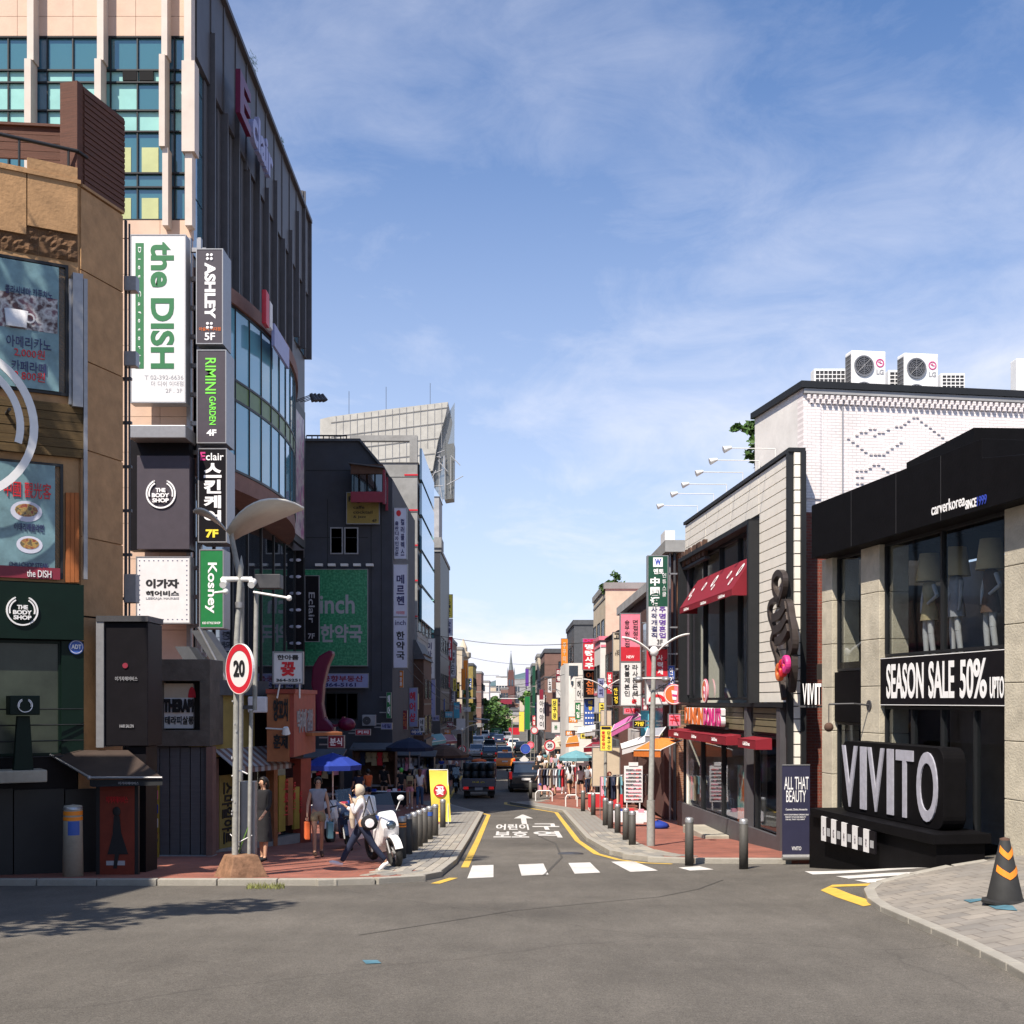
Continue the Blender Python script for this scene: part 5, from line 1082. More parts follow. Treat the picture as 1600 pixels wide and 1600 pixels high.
aircon('taller left rooftop air conditioner with round fan and pink mark', 1325, 548, 1390, 600, 28.6, True, 'rooftop air conditioners'); aircon('right rooftop air conditioner with round fan and pink mark', 1407, 552, 1472, 600, 28.8, True, 'rooftop air conditioners')
def backunit(label, px0, py0, px1, d):
    x0, x1 = PX(px0, d), PX(px1, d); zb = Wt.O[2] + zW + .05; h = PZ(py0, d) - zb
    t = T('air_conditioner', label, 'air conditioner', (x0 + x1) / 2, d, zb, 0, 'rooftop air conditioners'); w = (x1 - x0) / 2
    t.b('casing', M('white_paint'), -w, w, 0, .35, 0, h, bev=.015); mb = MB(); a = -w * .1 if w > .4 else -w + .03
    t.b('coil', M('metal_dark'), a, w - .03, -.004, .002, .04, h - .04)
    for k in range(8): z = .05 + (h - .1) * k / 7; mb.box(a, w - .03, -.02, -.006, z - .01, z + .01)
    n_ = int((w - a) / .1)
    for k in range(n_ + 1): x = a + (w - .03 - a) * k / n_; mb.box(x - .008, x + .008, -.022, -.008, .04, h - .04)
    t.p('grille', mb, M('white_paint'))
backunit('low grilled air conditioner at the left end of the roof', 1272, 576, 1322, 29.4); backunit('grilled air conditioner between the two round fan ones', 1388, 578, 1408, 29.3); backunit('grilled air conditioner right of the round fan ones', 1470, 583, 1508, 29.4); backunit('grilled air conditioner cut by the right edge', 1588, 560, 1650, 29.0)
# ================================================================ low shops in front of the tower (left)
mat('shutter_grey', (.10, .10, .11), .6, .15, 3, stretch=(1, 1, 12)); mat('panel_orange', (.34, .12, .045), .6, .2, 3, dirt=.2); mat('panel_red', (.30, .055, .035), .6, .2, 3, dirt=.2); mat('panel_yellow', (.34, .25, .04), .6, .15, 3, dirt=.15)
g0 = G(-7, 26) + KH
cb = T('concrete_kiosk', 'small rough concrete framed shop with recessed sign', 'building', PX(280, 26), 26, g0)
def pbx(F, name, m, x0, y0, x1, y1, a, b, **k): return F.pb(name, M(m), x0, y0, x1, y1, a, b, **k)
for q in ((232, 1030, 328, 1064), (232, 1141, 328, 1166), (232, 1064, 252, 1141), (312, 1064, 328, 1141)): pbx(cb, 'concrete_frame', 'kiosk_concrete', *q, 0, 1.2, bev=.01)
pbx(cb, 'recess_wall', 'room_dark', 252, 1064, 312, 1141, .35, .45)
for k in range(6): pbx(cb, 'shutter_panel', 'shutter_grey', 234 + k * 16, 1168, 248.5 + k * 16, 1338, .12 + .02 * (k % 2), .3)
pbx(cb, 'jamb', 'plaster_pinkbrown', 322, 1167, 332, 1340, -.02, .3); pbx(cb, 'sill', 'concrete_grey', 232, 1338, 332, 1352, -.1, .3)
s = T('recessed_sign', 'white and tan board with bold black lettering in concrete recess', 'sign', cb.O[0], 26, g0)
s.pb('board', M('board_white'), 253, 1068, 302, 1138, .22, .3); s.pb('tan_field', M('plaster_cream'), 253, 1068, 302, 1090, .215, .219)
s.ptext('THERAPI', M('ink_black'), 256, 1092, 303, 1113, .21, ext=.02, bold=.06); s.ptext('테라피살롱', M('ink_black'), 258, 1119, 303, 1132, .21, bold=.02)
s.p('red_arch', MB().prism([(s.U(296 + 6 * math.cos(R(a)))[0], s.U(0, 1090 - 17 * math.sin(R(a)), .2)[1]) for a in range(0, 181, 15)], .2, .212), M('board_red'))
for k, (px, m_) in enumerate(((231, 'board_white'), (240, 'panel_yellow'))):
    s = T('strip_sign', ['narrow pale sticker-covered board by the shutter', 'narrow yellowish notice board by the shutter'][k], 'sign', PX(px, 25.6), 25.6, g0); s.pb('board', M(m_), px, 1222, px + 8, 1350, 0, .05)
    for j in range(4): s.pb('sticker', M(['board_pink', 'ink_blue', 'board_white', 'print_food'][j]), px + 1, 1235 + j * 22, px + 7, 1249 + j * 22, -.008, -.001)
# shops turning the corner
sp = T('low_shop_row', 'row of low dark shops with orange and yellow fronts', 'building', PX(329, 26.9), 26.9, g0, math.atan2(31.2 - 26.9, PX(488, 31.2) - PX(329, 26.9)))
sp.b('body_wall', M('room_dark'), .0, 5.0, .5, 2.5, -.6, 3.3); 
pbx(sp, 'upper_wall', 'plaster_yellow', 328, 1085, 398, 1184, -.05, .5); pbx(sp, 'upper_dark_wall', 'board_black', 398, 1090, 420, 1190, -.05, .5)
pbx(sp, 'roof_slab', 'slate', 328, 1062, 420, 1086, -.2, 2.4)
pbx(sp, 'floor_plinth', 'concrete_grey', 332, 1330, 486, 1346, -.06, .5)
for k, (a, b) in enumerate(((334, 342), (368, 374), (396, 402), (428, 434), (470, 486))): pbx(sp, 'pillar', ['plaster_pinkbrown', 'board_black', 'board_black', 'panel_orange', 'panel_red'][k], a, 1186, b, 1330, -.08, .5)
for k, (a, b) in enumerate(((375, 395), (403, 427), (435, 469))):
    u0, u1 = sp.U(a)[0], sp.U(b)[0]; window(sp, u0, u1, sp.U(b, 1318)[1], sp.U(b, 1192)[1], M('glass_dark'), M('frame_dark'), .1, bars=(1, 2))
for k, (a, b, y0, y1) in enumerate(((436, 446, 1212, 1300), (450, 458, 1216, 1290), (460, 468, 1230, 1296))):
    s = T('shop_board', ['yellow upright menu board with red marks', 'orange upright price board between the yellow ones', 'small yellow upright board nearest the red pillar'][k], 'sign', sp.O[0], sp.O[1], sp.O[2], sp.th)
    s.pb('board', M(['panel_yellow', 'panel_orange', 'panel_yellow'][k]), a, y0, b, y1, -.1, -.03); s.text('떡볶이 순대'[:3 + k], M('ink_red'), s.U(a)[0] + .05, s.U(a, y1)[1] + .4, s.U(b)[0] - .05, s.U(a, y0)[1] - .1, -.105, .003, -90)
s = T('shop_sign', 'dim yellow sign with big dark sideways Korean lettering', 'sign', sp.O[0], sp.O[1], sp.O[2], sp.th)
s.pb('board', M('plaster_yellow'), 343, 1212, 367, 1332, .0, .1); s.ptext('스마일아트', M('ink_black'), 347, 1222, 363, 1318, -.005, rot=-90, bold=.03)
t = T('striped_awning', 'small striped dusty pink awning over a dark doorway', 'awning', sp.O[0], sp.O[1], sp.O[2], sp.th)
u0, u1 = t.U(330)[0], t.U(420)[0]; z1, z0 = t.U(370, 1168)[1], t.U(370, 1196)[1]
for i in range(18):
    a, b = u0 + (u1 - u0) * i / 18, u0 + (u1 - u0) * (i + 1) / 18; t.p('stripe', MB().prism([(-.05, z1), (-.62, z0), (-.62, z0 - .02), (-.05, z1 - .02)], a, b - .002, 'x').prism([(-.62, z0), (-.62, z0 - .12), (-.61, z0 - .12), (-.61, z0)], a, b - .002, 'x'), M('plaster_pinkbrown' if i % 2 else 'plaster_grey'))
ob = T('orange_box_sign', 'boxy orange and red sign block with dark Korean letters', 'sign', PX(435, 28), 28, g0)
x0, x1 = PX(417, 28) - ob.O[0], PX(452, 28) - ob.O[0]; z1, z0 = PZ(1085, 28) - g0, PZ(1190, 28) - g0
ob.b('front_panel', M('panel_orange'), x0, x1, 0, .05, z0, z1); ob.b('box', M('panel_red'), x0, x1 + .1, .051, 3.1, z0 + .1, z1 + .02); ob.b('cornice', M('panel_red'), x0 - .02, x1 + .14, -.03, 3.15, z1 + .021, z1 + .12)
ob.text('양꼬치', M('ink_black'), x1 - .36, z1 - .62, x1 - .03, z1 - .1, -.005, .02, bold=.03); ob.text('훈제', M('ink_black'), x1 - .36, z1 - 1.25, x1 - .03, z1 - .92, -.005, .02, bold=.03)
ob.b('white_cloth', M('cloth_white'), x0 - .42, x0 + .02, -.12, .1, z1 - .42, z1 - .05, bev=.04)
q = Fr(ob, PX(452, 28) + .1, 28, R(90)); q.text('떡카페 김밥', M('plaster_grey'), .4, z1 - .9, 2.6, z1 - .35, -.005, .01, bold=.02)
mb = MB().tube([(x0, -.1, z1 - .78), (x0 + .5, -.3, z1 - .8)], .02).cyl((x0 + .5, -.35, z1 - .75), (x0 + .5, -.3, z1 - .9), .06, .1, 8); ob.p('lamp', mb, M('pale_metal'))
cs_ = T('canopy_slab', 'flat orange timber canopy slab jutting over the pavement', 'canopy', PX(488, 30.5), 30.5, g0); z = PZ(1146, 30.5) - g0
cs_.p('slab', MB().prism([(-.55, -.8), (.15, -.9), (.78, -.2), (.55, .6), (-.55, .6)], z - .04, z + .04, 'z'), M('panel_orange'), bev=.008)
s = csign('roof_sign', 'white flower shop sign on two legs with red Korean letter', 428, 1020, 472, 1067, 27.8, M('board_white'), [('한아름', (.12, .07, .88, .24), M('ink_black'), 0, .03), ('꽃', (.24, .30, .76, .78), M('ink_red'), 0, .05), ('364-5251', (.08, .86, .94, .96), M('ink_black'), 0, .03)], thk=.1)
w = (PX(472, 27.8) - PX(428, 27.8)) / 2; mb = MB().tube([(-w * .6, .05, 0), (-w * .8, .05, -.35)], .02).tube([(w * .8, .05, 0), (w * .8, .05, -.35)], .02); s.p('legs', mb, M('pale_metal'))
lt = T('lean_to_roof', 'dark folded metal roof and ladder behind the speed sign', 'roof', PX(330, 30), 30, g0)
mb = MB()
for a, b, c, d in ((-.5, PZ(985, 30), 1.2, PZ(1110, 30)), (-.9, PZ(1010, 30), .6, PZ(1120, 30))): mb.prism([(a, b - g0), (a + .35, b - g0), (c, d - g0), (c - .4, d - g0)], 0, .8)
lt.p('roof_sheet', mb, M('slate')); lt.p('rail', MB().tube([(-.3, -.05, PZ(980, 30) - g0), (.9, -.05, PZ(1125, 30) - g0)], .035), M('metal_grey'))

# ================================================================ dark grey block with the green poster
gC = G(-8, 60) + KH
gb = T('dark_grey_building', 'dark slate blue concrete building with roof attic, left side', 'building', PX(545, 60), 60, gC)
def q60(px, py): return (PX(px, 60) - gb.O[0], PZ(py, 60) - gC)
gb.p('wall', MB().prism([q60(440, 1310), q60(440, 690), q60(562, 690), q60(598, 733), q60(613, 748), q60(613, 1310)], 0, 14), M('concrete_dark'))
gb.p('cap', MB().prism([q60(440, 690), q60(440, 686), q60(563, 686), q60(600, 730), q60(598, 733), q60(562, 690)], -.15, .0), M('slate'))
mb = MB()
for py in (735, 840, 946): a, b = q60(478, py), q60(575, py); mb.box(a[0], b[0], -.012, -.002, a[1] - .02, a[1] + .02)
for px in (512, 580, 596): a, b = q60(px, 780), q60(px, 1080); mb.box(a[0] - .02, a[0] + .02, -.013, -.003, b[1], a[1])
gb.p('wall_joint', mb, M('frame_dark'))
mb = MB(); 
for px in range(478, 545, 9): a = q60(px, 690); mb.tube([(a[0], .1, a[1]), (a[0], .1, a[1] + .3)], .03, 5)
mb.tube([(q60(478, 0)[0], .1, q60(0, 680)[1]), (q60(542, 0)[0], .1, q60(0, 680)[1])], .04, 5); gb.p('roof_railing', mb, M('frame_dark'))
for a, b in ((516, 536), (538, 560)): A, B = q60(a, 866), q60(b, 824); window(gb, A[0], B[0], A[1], B[1], M('glass_far'), M('metal_grey'), -.04)
window(gb, q60(508, 0)[0], q60(560, 0)[0], q60(0, 1125)[1], q60(0, 1082)[1], M('glass_dark'), M('frame_dark'), -.04, bars=(3, 1))
at = T('roof_attic', 'dark red framed glass attic on the corner of the grey building', 'attic', PX(583, 58.5), 58.5, gC)
def q58(px, py): return (PX(px, 58.5) - at.O[0], PZ(py, 58.5) - gC)
a, b = q58(548, 768), q58(598, 724)
for i in range(4):
    u0, u1 = a[0] + (b[0] - a[0]) * i / 4, a[0] + (b[0] - a[0]) * (i + 1) / 4; at.b('pane', M('glass_dark'), u0 + .04, u1 - .04, .1, .13, a[1], b[1] - .5)
at.b('base_panel', M('board_maroon'), a[0], b[0], .02, .2, a[1] - .5, a[1]); at.b('fascia', M('cloth_brown'), a[0], b[0], .0, 4, b[1] - .5, b[1] - .04)
at.p('roof', MB().prism([(a[0] - .1, b[1] + .02), (a[0] - .1, b[1] - .03), (b[0] + .1, b[1] - .25), (b[0] + .1, b[1] - .18)], -.2, 5), M('slate'))
for i in range(5): z = b[1] - .3 - i * .12; at.b('side_post', M('board_maroon'), b[0] - .0, b[0] + .12, i * 1.3, i * 1.3 + .1, a[1] - .6 - i * .1, z)
for i in range(4): at.b('side_pane', M('glass_teal'), b[0] + .03, b[0] + .06, i * 1.3 + .12, i * 1.3 + 1.28, a[1] - .4, b[1] - .6)
csign('wall_sign', 'dim olive cafe sign hung on the grey wall below the attic', 542, 770, 592, 818, 59.7, M('plaster_yellow'), [('Paganini', (.05, .12, .93, .34), M('ink_black'), 0, .02), ('caffe', (.2, .42, .55, .52), M('ink_black')), ('cocktail', (.2, .58, .8, .68), M('ink_black')), ('& Jazz', (.2, .74, .6, .84), M('ink_black')), ('4F', (.78, .86, .93, .96), M('ink_black'))], thk=.15)
s = csign('wall_poster', 'large dim green pharmacy poster on the grey building', 475, 890, 574, 1040, 59.75, M('print_green'), [('inch', (.25, .26, .80, .46), M('ink_grey'), 0, .02), ('한약국', (.26, .57, .92, .76), M('ink_grey'), 0, .03)], thk=.18)
mb = MB(); w = (PX(574, 60) - PX(475, 60)) / 2
for i in range(5): x = -w + .6 + i * .62; mb.box(x, x + .35, -.3, -.02, PZ(886, 60) - PZ(1040, 60), PZ(884, 60) - PZ(1040, 60) + .06)
s.p('lamp_strip', mb, M('pale_metal'))
csign('banner', 'dark upright banner with faint letters in front of green poster', 477, 900, 498, 1002, 57, M('board_black'), [('Eclair', (.25, .25, .7, .72), M('ink_grey'), -90, .01), ('7F', (.2, .88, .7, .96), M('ink_grey'))], thk=.1)
csign('wall_sign', 'pale lilac estate agent sign with dark red Korean lettering', 500, 1053, 575, 1074, 59.6, M('board_lilac'), [('공향부동산', (.05, .12, .9, .58), M('board_maroon'), 0, .03), ('364-5161', (.1, .66, .75, .95), M('ink_navy'), 0, .03)], thk=.12)
fl = T('flag_column', 'column of white leaf marks on a dark banner strip', 'banner', PX(466, 55), 55, gC); fl.pb('strip', M('board_black'), 458, 860, 474, 1015, 0, .08)
for k in range(6): u, z = fl.U(466, 875 + k * 26, -.02); fl.p('leaf_mark', MB().ell((u, -.01, z), .13, .008, .07, 8, 6), M('board_pale'))
sh = T('heel_sculpture', 'giant glossy magenta high heel shape above the dark stalls', 'sculpture', PX(505, 50), 50, G(-7, 50) + KH)
def q50(px, py): return (PX(px, 50) - sh.O[0], PZ(py, 50) - sh.O[2])
sh.p('shoe', MB().prism([q50(*p) for p in ((519, 1017), (514, 1016), (498, 1025), (488, 1042), (486, 1070), (492, 1092), (494, 1118), (493, 1142), (522, 1143), (521, 1136), (507, 1122), (503, 1100), (505, 1070), (512, 1040), (520, 1022))], 0, .7), M('magenta_plastic'), bev=.06)
sh.p('toe', MB().ring((q50(521, 1120)[0], .2, q50(521, 1120)[1]), .32, .42, 0, .3, 16, 180, 360), M('magenta_plastic')); sh.p('flower', MB().ell((q50(540, 1132)[0], .3, q50(540, 1132)[1]), .38, .3, .28, 10, 6), M('magenta_plastic'))
ac = T('air_conditioner', 'dirty grey air conditioner on the dark shop wall', 'air conditioner', PX(576, 59), 59.2, gC); ac.pb('casing', M('plaster_grey'), 566, 1117, 586, 1134, -.3, .3, bev=.02); u, z = ac.U(573, 1126, -.3); ac.p('fan_guard', MB().ring((u, -.32, z), .02, .2, 0, .015, 18), M('metal_dark'))

# ================================================================ generic street blocks
def pick(f, *a): return f
def block(name, label, x0, x1, y0, y1, ztop, wall, faces, trim='concrete_grey', zb=None, para=.35, cat='building', glass='glass_far', gw=.9, gh=1.1, awn=None):
    """box building; faces: {'s'|'e'|'w': (cols, rows, z of lowest sill above ground, floor height)}"""
    g = G((x0 + x1) / 2, y0) if zb is None else zb
    t = T(name, label, cat, (x0 + x1) / 2, y0, g); w = (x1 - x0) / 2; d = y1 - y0; h = ztop - g
    t.b('wall', M(wall), -w, w, 0, d, -1.5, h); t.b('parapet', M(trim), -w - .08, w + .08, -.08, d + .08, h, h + para)
    for f, (nc, nr, s0, fh) in faces.items():
        if f == 's': F, Lf_ = Fr(t, x0, y0, 0), x1 - x0
        elif f == 'w': F, Lf_ = Fr(t, x0, y1, R(-90)), d
        else: F, Lf_ = Fr(t, x1, y0, R(90)), d
        gap = Lf_ / nc; ww = min(gap * .72, gw if f == 's' else max(gw, gap * .6))
        fm = MB(); 
        for i in range(nc):
            for j in range(nr):
                c = gap * (i + .5); z = s0 + fh * j
                if z + gh > h - .2: continue
                wm = MB().box(c - ww / 2, c + ww / 2, -.05, -.0, z - .06, z).box(c - ww / 2 - .03, c - ww / 2, -.05, 0, z, z + gh).box(c + ww / 2, c + ww / 2 + .03, -.05, 0, z, z + gh).box(c - ww / 2, c + ww / 2, -.05, 0, z + gh, z + gh + .05).box(c - .02, c + .02, -.04, -.0, z, z + gh)
                o = F.p('window', wm, M('frame_dark'), fix=False); F.p('pane', MB().box(c - ww / 2, c + ww / 2, -.015, -.005, z, z + gh), M(glass), parent=o, fix=False)
        for j in range(nr): z = s0 + fh * j - .35; F.p('floor_band', MB().box(.02, Lf_ - .02, -.03, .0, z - .08, z + .04), M(trim), fix=False)
        gs_ = MB().box(.1, Lf_ - .1, -.02, .0, .2, 2.4); F.p('shop_glass', gs_, M('glass_dark'), fix=False); F.p('shop_fascia', MB().box(.05, Lf_ - .05, -.15, .0, 2.45, 3.0), M(trim), fix=False)
    return t
# left row
lb = block('building', 'pale grey concrete block with red edge lines and open top frame', -13, PX(652, 78), 78, 92, PZ(723, 78), 'concrete_grey', {'e': (4, 5, 4, 3.0)}, para=.02, glass='glass_blue')
h0 = PZ(723, 78) - lb.O[2]; h1 = PZ(680, 78) - lb.O[2]; w = (PX(652, 78) + 13) / 2; Fx = lambda px: PX(px, 78) - lb.O[0]
lb.b('top_frame', M('concrete_grey'), Fx(548), Fx(562), 0, .5, h0 + .03, h1); lb.b('top_frame', M('concrete_grey'), Fx(640), Fx(652), 0, .5, h0 + .03, h1 - .002); lb.b('top_frame', M('concrete_grey'), Fx(562), Fx(640), 0, .5, h0 + (h1 - h0) * .8, h1 - .004)
for py in (742, 797, 852, 907, 963): z = PZ(py, 78) - lb.O[2]; lb.b('red_line', M('board_red'), Fx(632), Fx(652) + .03, -.03, .0, z - .05, z + .05); lb.b('joint', M('frame_dark'), Fx(600), Fx(652) + .01, -.012, .0, z - .16, z - .12)
for py in (700, 755, 810, 865, 920): z = PZ(py, 78) - lb.O[2]; q = Fr(lb, PX(652, 78), 78, R(90)); q.b('pane', M('glass_blue'), .6, 13, -.25, -.1, z - 1.9, z + .1)
# scaffold-clad house behind, sheeted in pale mesh
ms = T('sheeted_building', 'large angular building wrapped in pale construction mesh', 'building', PX(615, 118), 118, G(-8, 118))
def q118(px, py): return (PX(px, 118) - ms.O[0], PZ(py, 118) - ms.O[2])
ms.p('sheeting', MB().prism([q118(*p) for p in ((500, 800), (500, 655), (517, 651), (600, 640), (700, 628), (696, 650), (684, 690), (676, 735), (655, 740), (655, 800))], 0, 9), M('mesh_scrim'))
glassmat('thin_sheeting', (.62, .62, .60), .3, trans=1, rough=.6)
ms.p('thin_sheeting', MB().prism([q118(*p) for p in ((710, 627), (709, 777), (690, 779), (672, 752), (676, 702), (690, 661))], .5, .6), M('thin_sheeting'), label='see-through hanging mesh edge'); ms.p('edge_panel', MB().prism([q118(*p) for p in ((709, 690), (708, 777), (694, 779), (694, 692))], .7, 3), M('mesh_scrim'))
mb = MB(); random.seed(21)
for k in range(6): a, b = q118(517, 660 + k * 22), q118(700 - k * 7, 636 + k * 24); mb.tube([(a[0], -.06, a[1]), (b[0], -.06, b[1])], .03, 4)
for k in range(16): px = 525 + k * 11; t0 = 651 - (px - 517) * .125; a, b = q118(px, t0), q118(px, 790 if px < 655 else 700 + 0); mb.tube([(a[0], -.05, a[1]), (b[0], -.05, b[1])], .022, 4)
for k in range(13): a = q118(665 + (k * 17) % 40, 690 + (k * 23) % 70); b = (a[0] + random.uniform(-1.6, 1.6), a[1] + random.uniform(-1.8, 1.8)); mb.tube([(a[0], .2, a[1]), (b[0], .2, b[1])], .05, 4)
for k in range(5): px = 668 + k * 9; a, b = q118(px, 705 + k * 2), q118(px, 772); mb.tube([(a[0], .25, a[1]), (b[0], .25, b[1])], .04, 4)
ms.p('scaffolding', mb, M('plaster_grey'))
mb = MB()
for px, py in ((541, 645), (600, 638), (670, 632)): a = q118(px, py); mb.tube([(a[0], 2, a[1]), (a[0], 2, a[1] + 2.6)], .03, 4)
ms.p('aerial', mb, M('metal_dark'))
block('building', 'narrow pale concrete stair tower left of the sheeted overhang', PX(650, 112), PX(686, 112), 112, 117, PZ(776, 112), 'plaster_grey', {'e': (1, 4, 6, 3.2)}, para=.02)
gk = block('building', 'slim building with stacked greenish glass panels', -12, PX(688, 98), 98, 112, PZ(862, 98), 'metal_dark', {'e': (4, 3, 4, 3)}, para=.3)
for k in range(11): z = PZ(876 + k * 16.5, 97.9) - gk.O[2]; gk.b('glass_panel', M('tower_aqua' if k % 3 == 0 else 'glass_teal'), PX(662, 98) - gk.O[0], PX(678, 98) - gk.O[0], -.1, -.0, z - .7, z)
gk.b('slanted_cap', M('concrete_grey'), PX(655, 98) - gk.O[0], PX(690, 98) - gk.O[0], -.2, 3, PZ(862, 98) - gk.O[2] + .31, PZ(840, 98) - gk.O[2])
dr_ = block('building', 'low dark roofed shophouse below the concrete block', -12, PX(662, 73), 73, 80, PZ(1022, 73), 'cloth_brown', {'e': (2, 2, 3.3, 2.2)}, para=.02, trim='metal_dark')
dr_.p('roof', MB().prism([(PX(630, 73) - dr_.O[0], PZ(998, 73) - dr_.O[2]), (PX(650, 73) - dr_.O[0], PZ(1000, 73) - dr_.O[2]), (PX(665, 73) - dr_.O[0], PZ(1030, 73) - dr_.O[2]), (PX(630, 73) - dr_.O[0], PZ(1030, 73) - dr_.O[2])], -.2, 7.5), M('slate'))
block('building', 'dark maroon fronted shop building behind the sign stack', -13, PX(690, 113), 113, 122, PZ(925, 113), 'board_maroon', {'e': (3, 4, 3.4, 2.8)}, trim='slate')
block('building', 'brown building past the maroon front on the left', -14, PX(704, 124), 124, 138, PZ(1000, 124), 'plaster_pinkbrown', {'e': (4, 3, 3.4, 2.8), 's': (4, 3, 3.4, 2.8)})
block('building', 'buff shop building with a pointed roof tower, left row', -15, PX(722, 145), 145, 160, PZ(1015, 145), 'plaster_cream', {'e': (4, 3, 3.4, 2.6), 's': (4, 3, 3.4, 2.6)})
tt = T('roof_turret', 'slim orange and white turret with pointed top, left skyline', 'turret', PX(724, 150), 150, G(-6, 150)); z = lambda py: PZ(py, 150) - tt.O[2]
tt.p('shaft', MB().lathe([(.62, 0), (.62, z(1030)), (.95, z(1027)), (.95, z(1020)), (.5, z(1018)), (.5, z(1012)), (.3, z(1006)), (.03, z(998))], 8, smooth=False), M('plaster_cream')); tt.b('orange_panel', M('board_orange'), -.5, .55, -.7, -.62, z(1090), z(1032))
block('building', 'olive and green balconied building beyond the turret', -16, PX(739, 165), 165, 180, PZ(1040, 165), 'plaster_yellow', {'e': (4, 3, 3.4, 2.6), 's': (3, 3, 3.4, 2.6)}, trim='slate')
block('building', 'faded pink block far down on the left', -20, PX(752, 200), 200, 215, PZ(1052, 200), 'plaster_pinkbrown', {'e': (4, 3, 3.4, 2.6), 's': (6, 3, 3.4, 2.6)})
block('building', 'whitish flat block below the pink one', -22, PX(764, 235), 235, 250, PZ(1066, 235), 'plaster_white', {'s': (7, 3, 3.4, 2.6)})
# right row
gR = lambda y: G(5, y) + KH
rb = T('brown_brick_building', 'narrow brown brick building right beside the tiled cafe', 'building', PX(1040, 42), 42, gR(42))
x0, x1 = 0, PX(1082, 42) - rb.O[0]; zt_ = PZ(850, 42) - rb.O[2]
rb.b('wall', M('brown_brick_front'), .45, x1, 0, 5, 0, zt_ - .3); rb.b('recess', M('maroon_wall'), .02, .45, .5, 5, 0, zt_ - .4); rb.b('roof_slab', M('concrete_grey'), -.05, x1, -.3, 5.2, zt_ - .3, zt_ + .1)
rb.p('pipe', MB().tube([(.3, -.08, .0), (.3, -.08, zt_ - .3)], .05), M('metal_dark')); rb.p('pipe', MB().tube([(.16, .05, .0), (.16, .05, zt_ - .3)], .04), M('metal_grey'))
for k in range(3): rb.b('window', M('glass_far'), -.0, .03, .8, 4.4, 2.9 + k * 2.3, 4.4 + k * 2.3)
rb.b('tank', M('board_white'), .0, .35, .2, 1.4, zt_ + .1, zt_ + .5)
b_ = block('building', 'maroon walled building with sloping grey eave on the right', PX(968, 55), 10, 55, 66, PZ(985, 55), 'maroon_wall', {'w': (4, 2, 3.3, 2.7)}, trim='slate', para=.02)
ev = T('sloped_eave', 'pale grey slanted eave rising toward the cafe', 'roof', PX(1012, 47), 47, gR(47))
ev.p('eave', MB().prism([(47 - 47, PZ(908, 47) - ev.O[2]), (0, PZ(922, 47) - ev.O[2]), (14, PZ(962, 61) - ev.O[2]), (14, PZ(950, 61) - ev.O[2])], .0, .5, 'x'), M('plaster_grey')); ev.p('wall', MB().prism([(0.01, 0), (14, 0), (14, PZ(965, 61) - ev.O[2]), (0.01, PZ(924, 47) - ev.O[2])], .2, 3.5, 'x'), M('maroon_wall'))
for k in range(4):
    for j in range(2): ev.b('window', M('glass_far'), .17, .2, 1.2 + k * 3.2, 3.2 + k * 3.2, 3.4 + j * 2.6, 4.9 + j * 2.6)
ev.b('shop_fascia', M('board_white'), .0, .2, .4, 13, 2.5, 3.1)
block('building', 'cream strip-clad building with rooftop plants, right row', PX(946, 68), 12, 68, 78, PZ(920, 68), 'plaster_cream', {'w': (3, 4, 3.3, 2.7)})
block('building', 'pale shop building squeezed beside the black and orange sign', PX(938, 63), 10, 63, 67.5, PZ(1000, 63), 'plaster_white', {'w': (2, 3, 3.3, 2.5), 's': (3, 3, 3.3, 2.5)}, trim='board_pink', para=.2)
block('building', 'dark roofed grey shop building in the right row', PX(897, 90), 13, 90, 102, PZ(976, 90), 'slate', {'w': (3, 3, 3.3, 2.7), 's': (3, 3, 3.3, 2.7)}, trim='slate')
wb = T('rounded_white_building', 'low white building with a rounded corner and slit window', 'building', PX(905, 79), 79, gR(79)); z = lambda py: PZ(py, 79) - wb.O[2]
wb.p('wall', MB().prism([(PX(884, 79) - wb.O[0], 3), (PX(885, 79) - wb.O[0], 1.2), (PX(889, 79) - wb.O[0], .3), (PX(896, 79) - wb.O[0], 0), (6, 0), (6, 9), (PX(884, 79) - wb.O[0], 9)], -.5, z(1036), 'z'), M('plaster_white'))
mb = MB()
for k in range(5): mb.box(PX(897, 79) - wb.O[0], 6, -.012, .0, z(1055 + k * 20) - .015, z(1055 + k * 20) + .015)
wb.p('tile_joint', mb, M('plaster_grey')); wb.pb('window', M('glass_far'), 889, 1040, 903, 1056, -.03, .0); wb.pb('window', M('glass_far'), 892, 1064, 896, 1070, -.03, .0)
block('building', 'brown brick building with curved top, right row', PX(851, 118), 14, 118, 135, PZ(1020, 118), 'plaster_pinkbrown', {'w': (5, 4, 3.4, 2.7), 's': (3, 4, 3.4, 2.7)}, trim='slate')
block('building', 'narrow cream building left of the brown brick one', PX(840, 138), 14, 138, 150, PZ(1026, 138), 'plaster_cream', {'w': (3, 4, 3.4, 2.7)})
block('building', 'dark green glazed building near the street end, right', PX(832, 160), 14, 160, 176, PZ(1040, 160), 'board_darkgreen', {'w': (4, 4, 3.4, 2.7), 's': (2, 4, 3.4, 2.7)})
block('building', 'slim striped grey building, farthest in the right row', PX(823, 190), 12, 190, 200, PZ(1046, 190), 'plaster_grey', {'w': (3, 4, 3.4, 2.7), 's': (1, 4, 3.4, 2.7)})
